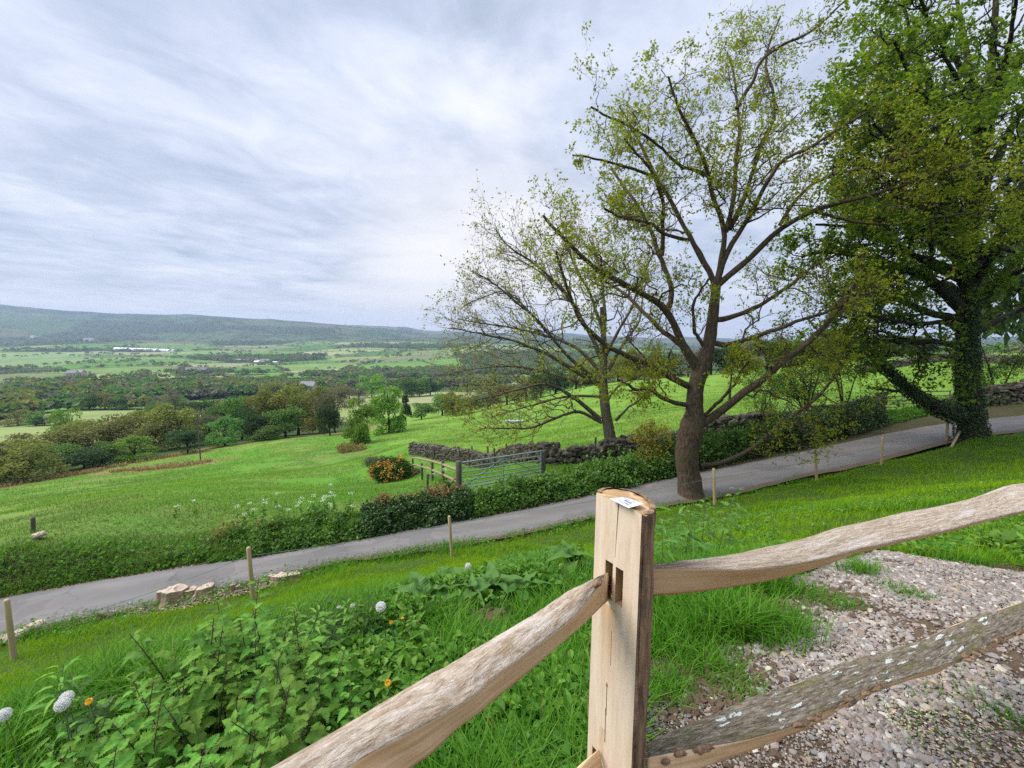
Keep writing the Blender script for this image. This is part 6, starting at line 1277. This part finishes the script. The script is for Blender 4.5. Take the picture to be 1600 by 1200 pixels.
# docks: rosettes of big waxy leaves
def rosette(seed, n, L, mat='dock_leaf', ratio=.5, wave=.07, up=(.5, 1.15), teeth=0, nn=13, arch=(.5, 1.0)):
    rs = np.random.default_rng(seed); A = Acc()
    for k in range(n):
        v, q = leaf_shape(nn, 1, ratio * rs.uniform(.85, 1.15), teeth, wave, .16, rs.uniform(*arch), rs=rs); A.add(put(v, (0, 0, 0), k * 2.4 + rs.normal() * .3, rs.uniform(*up), rs.normal() * .3, L * rs.uniform(.6, 1.1)), q)
    return A.mesh('leaves', M[mat])
DK = [rosette(7 + k, 8, .30, ratio=.50, wave=.12, up=(.15, .95), arch=(.6, 1.3), nn=19) for k in range(3)]
for i, (px, py, s, lb) in enumerate(((668, 950, .95, 'dock with the widest grey green leaf nearest the dandelion clock in long grass'), (702, 922, 1.05, 'tall dock with upright grey green leaves beside a dandelion clock'), (772, 938, .9, 'dark bushy dock plant midway between tall dock and corner post'), (815, 942, .85, 'low dock plant right of the dark bushy dock'), (742, 945, .7, 'small dock between the tall dock and the dark bushy dock'), (893, 893, .85, 'dock plant with one broad leaf just left of the corner post top'), (505, 1020, .75, 'single leaning dock leaf behind the nettle bed'), (150, 1150, .4, 'small dock at the top of the nettle bed by the dandelion flowers'), (330, 1190, .8, 'broad leaved dock low in the nettle bed at the bottom edge'))):
    root = empty('dock_plant', G(px, py) + [0, 0, .09], lb, 'dock plant', 'dock plants in the rough grass'); root.scale = (s * 1.0,) * 3; root.rotation_euler[2] = i * 1.3; link('leaves', DK[i % 3], root)
# toothed rosettes low in the grass beside the left rail
RS = [rosette(400 + k, 12, .17, 'weed_leaf', .30, .03, (.15, .9), 1, 15, (.5, 1.2)) for k in range(3)]
for k, (px, py) in enumerate(((700, 1120), (740, 1150), (790, 1120), (830, 1090), (860, 1130), (800, 1170), (870, 1175), (750, 1100), (690, 1160), (835, 1150), (880, 1100), (900, 1060), (610, 1030), (650, 1060), (570, 1060), (700, 1010), (640, 1000), (560, 1000), (820, 1000), (860, 985), (780, 1020), (720, 1180), (655, 1185), (900, 1130))):
    root = empty('weed_rosette', G(px, py) + [0, 0, .02], 'low rosette of toothed leaves in the grass beside the left rail', 'weed', 'toothed leaf rosettes beside the left rail'); root.scale = (rng.uniform(.7, 1.2),) * 3; root.rotation_euler[2] = k * 1.7; link('leaves', RS[k % 3], root)
# dandelions
def pix_up(px, py, top):
    """a flower seen at (px,top) rooted on the ground below"""
    r = ray(px, top); return r
def head_clock(r=.026):
    n = 380; D = rand_dir(n); A = Acc(); v, q, _ = tubes(np.stack([D * r * .2, D * r * .86], 1), np.full((n, 2), .00025), 3); A.add(v, q)
    T = norm(np.repeat(D, 11, 0)); v, q = leaves(T * r * .84, norm(T * .55 + rand_dir(len(T)) * .8), T, r * .24, .0007); A.add(v, q); A.add(ICO1[0] * r * .2, ICO1[1], 1); return A.mesh('clock', [M['seed'], M['dark_stem']], True)
CLOCK = head_clock()
def head_flower(r=.02):
    A = Acc()
    for ring, (k, rr3, e) in enumerate(((26, 1, .15), (22, .8, .5), (16, .55, .9))):
        a = np.arange(k) / k * 6.283 + ring; D = np.stack([np.cos(a) * math.cos(e), np.sin(a) * math.cos(e), np.full(k, math.sin(e))], -1); v, q = leaves(np.zeros((k, 3)), D, np.tile([0, 0, 1.], (k, 1)) + .01, r * rr3, .006); A.add(v, q)
    return A.mesh('flower', M['yellow'])
FLOWER = head_flower()
def dandelion(px, py, d, kind, label, s=1.0, tilt=0.):
    top = P(px, py, d); gz_ = near_gz(top[:1], top[1:2])[0][0]; b = np.array([top[0] + .02, top[1] + .02, gz_]); root = empty('dandelion', b, label, 'dandelion', 'dandelions in the rough grass'); t = np.linspace(0, 1, 8)
    st = np.stack([(top[0] - b[0]) * t ** 2, (top[1] - b[1]) * t ** 2, (top[2] - b[2]) * t], -1); v, q, _ = tubes(st[None], np.full((1, 8), .0025), 5); link('stem', mesh_np('stem', v, q, M['stem'], True), root)
    o = link('seed_head' if kind == 'c' else 'flower_head', CLOCK if kind == 'c' else FLOWER, root, loc=top - b); o.scale = (s,) * 3; o.rotation_euler = (tilt, tilt * .5, 0)
for a in ((595, 948, 2.6, 'c', 'largest white dandelion clock in the long grass left of the docks', 1.12), (530, 950, 2.95, 'c', 'left one of the two small dandelion clocks at the lawn edge', .62), (551, 946, 2.95, 'c', 'right one of the two small dandelion clocks at the lawn edge', .58), (731, 884, 3.4, 'c', 'white dandelion clock beside the tall dock leaves', .85),
          (97, 1101, 1.8, 'c', 'front one of the pair of dandelion clocks above the nettle bed', .98), (104, 1090, 1.85, 'c', 'back one of the pair of dandelion clocks above the nettle bed', .95), (6, 1117, 1.9, 'c', 'dandelion clock cut by the left photo edge', 1.0),
          (139, 1096, 1.95, 'f', 'yellow orange dandelion flower right of the pair of clocks', .8, .7), (563, 947, 2.9, 'f', 'yellow dandelion flower beside the two small clocks', .9), (606, 1067, 1.85, 'f', 'yellow dandelion flower just above the left rail', .75, .8), (611, 972, 2.6, 'f', 'half closed yellow dandelion below the largest clock', .6, .9), (629, 966, 2.65, 'f', 'small yellow dandelion right of the largest clock', .55)): dandelion(*a)
# ground weeds: small broad leaves hugging the bank
def weeds(n, pos, hmax, L, mat, name, lb, ratio=.6):
    x, y = pos; z = near_gz(x, y)[0]; k = len(x); C = np.c_[x, y, z + hmax * rng.random(k) ** 1.3]; D = norm(rand_dir(k) * [1, 1, .45] + [0, 0, .12]); N = norm(rand_dir(k) * .6 + [0, 0, 1]); l = L * rng.uniform(.5, 1.4, k); S = norm(np.cross(D, N)); N2 = np.cross(S, D)
    t = [(0, .06, 0), (.3, .48, .05), (.65, .40, .04), (1, 0, -.08)]; V = []
    for (f, w, zz_) in t:
        c = C + D * (l * f)[:, None] + N2 * (l * zz_)[:, None]; fo = N2 * (l * w * .35)[:, None]; V += [c + S * (l * w * ratio)[:, None] + fo, c, c - S * (l * w * ratio)[:, None] + fo]
    V = np.stack(V, 1).reshape(-1, 3); b = np.arange(k)[:, None] * 12; F_ = [b + np.array([[r * 3 + c, r * 3 + c + 1, r * 3 + c + 4, r * 3 + c + 3]]) for r in range(3) for c in range(2)]; link(name, mesh_np(name, V, np.concatenate(F_), M[mat]), label=lb, kind='stuff'); print(name, k)
x, y = scatter(90000, 1.2, 5.5, math.radians(-58), math.radians(30), 1.0); z, rd, s, gm = near_gz(x, y); r = np.hypot(x, y); w_ = n2(x, y, .7, 3, 60.); az_ = np.degrees(np.arctan2(x, y)); wdk = np.min(np.hypot(x[:, None] - dk_[None, :, 0], y[:, None] - dk_[None, :, 1]), 1); keep = ~gm & (wdk > .24) & (w_ > .56 + .10 * smooth(3.2, 4.8, r) + .08 * smooth(-5, 12, az_) - .05 * smooth(2.6, 1.6, r)); x, y = x[keep], y[keep]; m1 = n2(x, y, 1.1, 2, 66.) > .52
weeds(0, (x[m1], y[m1]), .16, .055, 'weed_leaf', 'ground_weeds', 'low broad leaved weeds between the fence and the lawn'); weeds(0, (x[~m1], y[~m1]), .13, .038, 'lush_leaf', 'clover', 'dark small leaved clover and weeds under the left rail', .8)
x, y = scatter(60000, 8, 24, *AZL, 1.4); z, rd, s, gm = near_gz(x, y); keep = ((s < 0) | (x / y > .5)) & (rd > -.1) & (rd < .9 * n2(x, y, 1.2, 3, 31.) ** 1.5 * 2) & (n2(x, y, .9, 3, 71.) > .46); weeds(0, (x[keep], y[keep]), .30, .075, 'weed_leaf', 'verge_weeds', 'leafy weeds along the near edge of the lane')
x, y = scatter(26000, 3.2, 12, math.radians(16), math.radians(54), 1.2); z, rd, s, gm = near_gz(x, y); keep = (s < 0) & (rd > .3) & ~gm & (n2(x, y, .8, 3, 91.) > .55); weeds(0, (x[keep], y[keep]), .12, .05, 'weed_leaf', 'bank_weeds', 'broad leaved weeds in the grass behind the right rail')
# single leafy plants behind the right rail
BR = [leafy(300 + k, .55, 10, .10, 'lime_leaf', 'stem', ratio=.6, teeth=1, alt=False, decuss=False) for k in range(3)] ; THS = [leafy(320 + k, .42, 12, .17, 'lush_leaf', 'stem', ratio=.2, teeth=0, decuss=False, tipL=.7) for k in range(2)]
for i, (px, py, f, s, nm, lb) in enumerate(((1095, 885, 'b', .95, 'bramble_shoot', 'tall pale green leafy shoot behind the right rail near the post'), (1122, 870, 'b', 1.1, 'bramble_shoot', 'tallest pale leafy shoot behind the right rail'), (1070, 892, 'b', .8, 'bramble_shoot', 'pale leafy shoot close right of the corner post'), (1140, 858, 'b', .8, 'bramble_shoot', 'outer pale leafy shoot of the clump behind the right rail'), (1110, 850, 'b', .8, 'bramble_shoot', 'upper pale leafy shoot at the back of the clump behind the rail'),
        (1035, 905, 't', .9, 'willowherb', 'narrow leaved bright plant tight against the right of the post'), (1050, 892, 't', 1.0, 'willowherb', 'taller narrow leaved plant just right of the post'), (1080, 900, 't', .8, 'willowherb', 'narrow leaved plant between the post and the pale shoots'), (1240, 842, 'b', .6, 'bramble_shoot', 'dark leafy shoot behind the middle of the right rail'), (1270, 838, 'b', .6, 'bramble_shoot', 'leafy shoot right of the dark one behind the middle of the rail'), (1210, 850, 'b', .6, 'bramble_shoot', 'low leafy shoot left of the dark one behind the rail'))):
    plant((BR if f == "b" else THS)[i % (3 if f == 'b' else 2)], nm, G(px, py), s * 1.3, i * 1.1, lb, 'leafy plant', 'leafy plants behind the right rail')
NL = [leafy(340 + k, .40, 16, .11, 'haw_leaf' if k else 'nettle_leaf', 'stem', ratio=.24, teeth=1, decuss=False, tipL=.6) for k in range(3)]
for i, (px, py) in enumerate(((455, 1030), (470, 1010), (490, 1020), (500, 1000), (520, 1012), (540, 1000), (555, 1018), (430, 1045), (575, 1010), (480, 1050), (510, 1040), (400, 1060), (240, 1130), (160, 1160), (330, 1110), (90, 1170))):
    plant(NL[i % 3], 'narrow_leaved_weed', G(px, py), rng.uniform(.55, .95), i * 1.3, 'narrow leaved dark weed standing at the back of the nettle bed', 'weed', 'narrow leaved weeds at the nettle bed')
CLP = rosette(60, 34, .22, 'nettle_leaf', .75, .05, (.2, 1.3), 1, 15)
for px, py, s, lb in ((1560, 868, 1.15, 'rounded clump of pale green leaves on the gravel edge under the right rail'), (1515, 862, .7, 'smaller leaf clump left of the rounded pale clump'), (1600, 862, .8, 'leaf clump at the right photo edge beside the bare soil')):
    root = empty('leaf_clump', G(px, py), lb, 'leafy plant', 'leaf clumps at the gravel edge'); root.scale = (s,) * 3; link('leaves', CLP, root); root.rotation_euler[2] = px
# ------------------------------------------------------------------ gravel, soil, sticks
xy = rng.uniform((.2, .7), (4.6, 4.3), (170000, 2)); x, y = xy[:, 0], xy[:, 1]; gm = in_poly(x, y, GRAVEL); dn = n2(x, y, .5, 3, 15.); rr4 = np.hypot(x, y); px = 800 + 700 * x / y
dens = .20 + .9 * smooth(.44, .60, dn) * smooth(.7, 1.4, x - .25 * (y - 1)) ; dens = np.where((y < 1.75) & (x < 1.2), dens * .62, dens); ok = gm & (rng.random(len(x)) < dens) & (np.abs(px - 800) < 1000); x, y = x[ok], y[ok]
sz = np.exp(rng.normal(math.log(.0070), .45, len(x))); sz = np.minimum(sz, .021); z = near_gz(x, y)[0]; C = np.c_[x, y, z + sz * .25 + .006 * n2(x, y, .12, 2)]; v, f = rocks(C, np.c_[sz * rng.uniform(.8, 1.5, len(x)), sz * rng.uniform(.7, 1.1, len(x)), sz * rng.uniform(.45, .8, len(x))], ICO1, .22)
link('gravel', mesh_np('gravel', v, f, M['gravel_stone']), label='loose grey and pink gravel on the yard beside the fence', kind='stuff'); print('gravel', len(x))
xy = rng.uniform((.2, .7), (4.4, 4.0), (110000, 2)); x, y = xy[:, 0], xy[:, 1]; ok = in_poly(x, y, GRAVEL) & (n2(x, y, .4, 3, 25.) > .40) & (np.abs(x / y) < 1.35); x, y = x[ok], y[ok]; sz = rng.uniform(.0022, .006, len(x)); z = near_gz(x, y)[0]; v, f = rocks(np.c_[x, y, z + sz * .3 + .004], np.c_[sz * 1.3, sz, sz * .7], ICO0, .2); link('grit', mesh_np('grit', v, f, M['gravel_stone']), label='fine pinkish grit between the gravel stones', kind='stuff')
xy = rng.uniform((.7, .6), (3.0, 1.9), (190000, 2)); x, y = xy[:, 0], xy[:, 1]; ok = (x > .80 + .85 * (y - .75) + .5 * (n2(x, y, .3, 3, 8.) - .5)) & (x > .8) & (y < 1.75) & (rng.random(len(x)) < .30 * smooth(.40, .56, n2(x, y, .35, 3, 88.)) + .04); x, y = x[ok], y[ok]; z = near_gz(x, y)[0]; k = len(x); v, f = rocks(np.c_[x, y, z + .012 + .008 * rng.random(k)], np.c_[rng.uniform(.003, .009, k), rng.uniform(.003, .006, k), rng.uniform(.002, .003, k)], ICO0, .3); link('sawdust', mesh_np('sawdust', v, f, M['tan_chips']), label='tan wood chips and sawdust strewn on the gravel at the bottom right', kind='stuff')
n = 2600; cl = np.concatenate([np.c_[G(*p)[:2] + rng.normal(size=(n // 5, 2)) * s] for p, s in (((760, 972), .10), ((1190, 955), .13), ((1290, 935), .1), ((1060, 1075), .2), ((1110, 1050), .2))]); z = near_gz(cl[:, 0], cl[:, 1])[0]; sz = rng.uniform(.006, .022, len(cl)); v, f = rocks(np.c_[cl, z + sz * .4], np.c_[sz, sz * .9, sz * .7], ICO1, .4); link('soil_crumbs', mesh_np('soil_crumbs', v, f, M['soil']), label='crumbled brown soil in bare patches beside the fence', kind='stuff')
for p, s, lb in (((745, 978), .065, 'left one of the two brown soil clods in the grass'), ((775, 970), .07, 'right one of the two brown soil clods in the grass')):
    v, f = rocks(np.zeros((1, 3)), np.array([[s * 1.3, s, s * .7]]), ICO3, .22); link('soil_clod', mesh_np('soil_clod', v, f, M['soil']), loc=G(*p) + [0, 0, .02], label=lb, cat='soil clod')
for pts, r, lb in ((((1044, 1062), (1066, 1078), (1085, 1092), (1100, 1112)), .011, 'short dead branch lying on the gravel right of the post'), (((1022, 1055), (1045, 1060), (1062, 1063)), .005, 'thin pale twig lying beside the dead branch'), (((1240, 1150), (1275, 1170), (1310, 1190)), .012, 'dark rotting stick on the gravel below the lower rail')):
    L_ = resample(np.array([G(*p) if p[1] < 1150 else Pz(*p, -1.65) for p in pts]), 14); L_[:, 2] += r * 1.2; v, q, _ = tubes(L_[None], np.full((1, 14), r) * np.linspace(1, .5, 14), 7); v = v + (fbm(v * 40, 2)[:, None] - .5) * r * .8; o0 = L_.mean(0); link('stick', mesh_np('stick', v - o0, q, M['old_wood'], True), loc=o0, label=lb, cat='stick')
print('foreground', time.time() - T0)
# ------------------------------------------------------------------ sky, sun, air, camera
SUN_AZ, SUN_EL = math.radians(-92), math.radians(48)
def make_world():
    m = NT('World', True); t = m.t
    sky = m.n('ShaderNodeTexSky', sky_type='NISHITA', sun_disc=False, sun_elevation=SUN_EL, sun_rotation=SUN_AZ, air_density=1.0, dust_density=1.5)
    d = m.coord('Generated'); s = m.n('ShaderNodeSeparateXYZ', {0: d})
    z = m.math('MAXIMUM', s.outputs[2], 0.0); zc = m.math('ADD', z, .10)
    p = m.n('ShaderNodeCombineXYZ', {0: m.math('DIVIDE', s.outputs[0], zc), 1: m.math('DIVIDE', s.outputs[1], zc), 2: 0.0}).outputs[0]
    p = m.mapping(p, (1, 1, 1), (0, 0, math.radians(-66)))
    n1 = m.noise(m.mapping(p, (.95, 1.2, 1), (0, 0, 0), (3.1, 1.7, 0)), 1.05, 7, .55, .5)
    n2_ = m.noise(m.mapping(p, (.75, 1.0, 1), (0, 0, 0), (8.3, 2.2, 0)), .9, 4, .5, .4)
    n3 = m.noise(m.mapping(p, (2.4, 3.0, 1), (0, 0, .1), (1.0, 5.0, 0)), 1.2, 6, .6, .5)
    f = m.math('MULTIPLY_ADD', n1, .62, m.math('MULTIPLY_ADD', n2_, .38, m.math('MULTIPLY', n3, .42)))
    c = m.ramp(f, [(.54, (.45, .515, .645)), (.65, (.57, .635, .785)), (.74, (.70, .755, .90)), (.86, (.87, .905, .99))])
    # brighter, thinner cloud low down ahead
    def glow(v, lo, hi):
        v = np.array(v) / np.linalg.norm(v)
        dp = m.n('ShaderNodeVectorMath', {0: d, 1: tuple(v)}, operation='DOT_PRODUCT').outputs[1]
        return m.ramp(dp, [(lo, 0), (hi, 1)], 'EASE')
    g1 = m.math('MULTIPLY', glow((-.06, 1, .06), .93, .998), m.math('MULTIPLY_ADD', n1, 1.2, .45))
    c = m.mix(m.math('MINIMUM', g1, 1.0), c, (1.06, 1.03, 1.03))
    low = m.ramp(z, [(.0, .75), (.14, 0)], 'EASE'); c = m.mix(m.math('MULTIPLY', low, m.ramp(f, [(.5, .25), (.64, 1)])), c, (.86, .86, .92))
    rift = m.math('MULTIPLY', glow((-.03, 1, .53), .990, .9995), m.ramp(n1, [(.45, 0), (.7, 1)])); c = m.mix(rift, c, (1.0, 1.0, 1.0))
    # an overcast sky is brighter overhead than near the horizon
    cie = m.ramp(z, [(.0, .94), (.30, 1.0), (.56, 1.12), (.70, 1.9), (1.0, 3.1)])
    c = m.mix(1.0, c, cie, 'MULTIPLY'); c = m.mix(1.0, c, (CLOUD, CLOUD, CLOUD), 'MULTIPLY')
    c = m.mix(.94, sky.outputs[0], c)
    bg = m.n('ShaderNodeBackground', {'Color': c, 'Strength': .1})
    o = t.nodes.new('ShaderNodeOutputWorld'); t.links.new(bg.outputs[0], o.inputs[0])
    return m.owner
CLOUD = 3.4
scene.world = make_world()
sl = bpy.data.lights.new('sun', 'SUN'); sl.energy = 1.5; sl.angle = math.radians(35); sl.color = (1, .96, .9)
so = bpy.data.objects.new('sun', sl); COL.objects.link(so)
sd = Vector((math.sin(SUN_AZ) * math.cos(SUN_EL), math.cos(SUN_AZ) * math.cos(SUN_EL), math.sin(SUN_EL)))
so.rotation_euler = sd.to_track_quat('Z', 'Y').to_euler(); so.location = sd * 50
hz = NT('haze'); vol = hz.n('ShaderNodeVolumePrincipled', {'Color': (.56, .72, 1.0, 1), 'Density': .00012, 'Anisotropy': .2})
o_ = hz.t.nodes.new('ShaderNodeOutputMaterial'); hz.t.links.new(vol.outputs[0], o_.inputs[1])
zl = float(gz.min()) - 1; zh = max(float(gz.max()), 25.) + 6; hb = 7050.
hv = np.array([(x, y, z) for z in (zl, zh) for y in (-hb, hb) for x in (-hb, hb)])
if HAZE: link('haze', mesh_np('haze', hv, np.array([(0, 2, 3, 1), (4, 5, 7, 6), (0, 1, 5, 4), (2, 6, 7, 3), (0, 4, 6, 2), (1, 3, 7, 5)]), hz.owner), kind='stuff')
cam = bpy.data.cameras.new('camera'); cam.sensor_width = 36; cam.lens = 36 * F / 1600; cam.clip_start = .02; cam.clip_end = 30000
co = bpy.data.objects.new('camera', cam); COL.objects.link(co); co.rotation_euler = (math.pi / 2 - TH, 0, 0); scene.camera = co
scene.view_settings.view_transform = 'Standard'; scene.view_settings.look = 'None'; scene.view_settings.gamma = 1; scene.view_settings.exposure = EXPO
cy = scene.cycles; cy.use_denoising = False; cy.max_bounces = 6; cy.diffuse_bounces = 3; cy.transmission_bounces = 4; cy.transparent_max_bounces = 4; cy.volume_bounces = 0; cy.use_adaptive_sampling = False; cy.adaptive_threshold = .006
print('done', time.time() - T0)
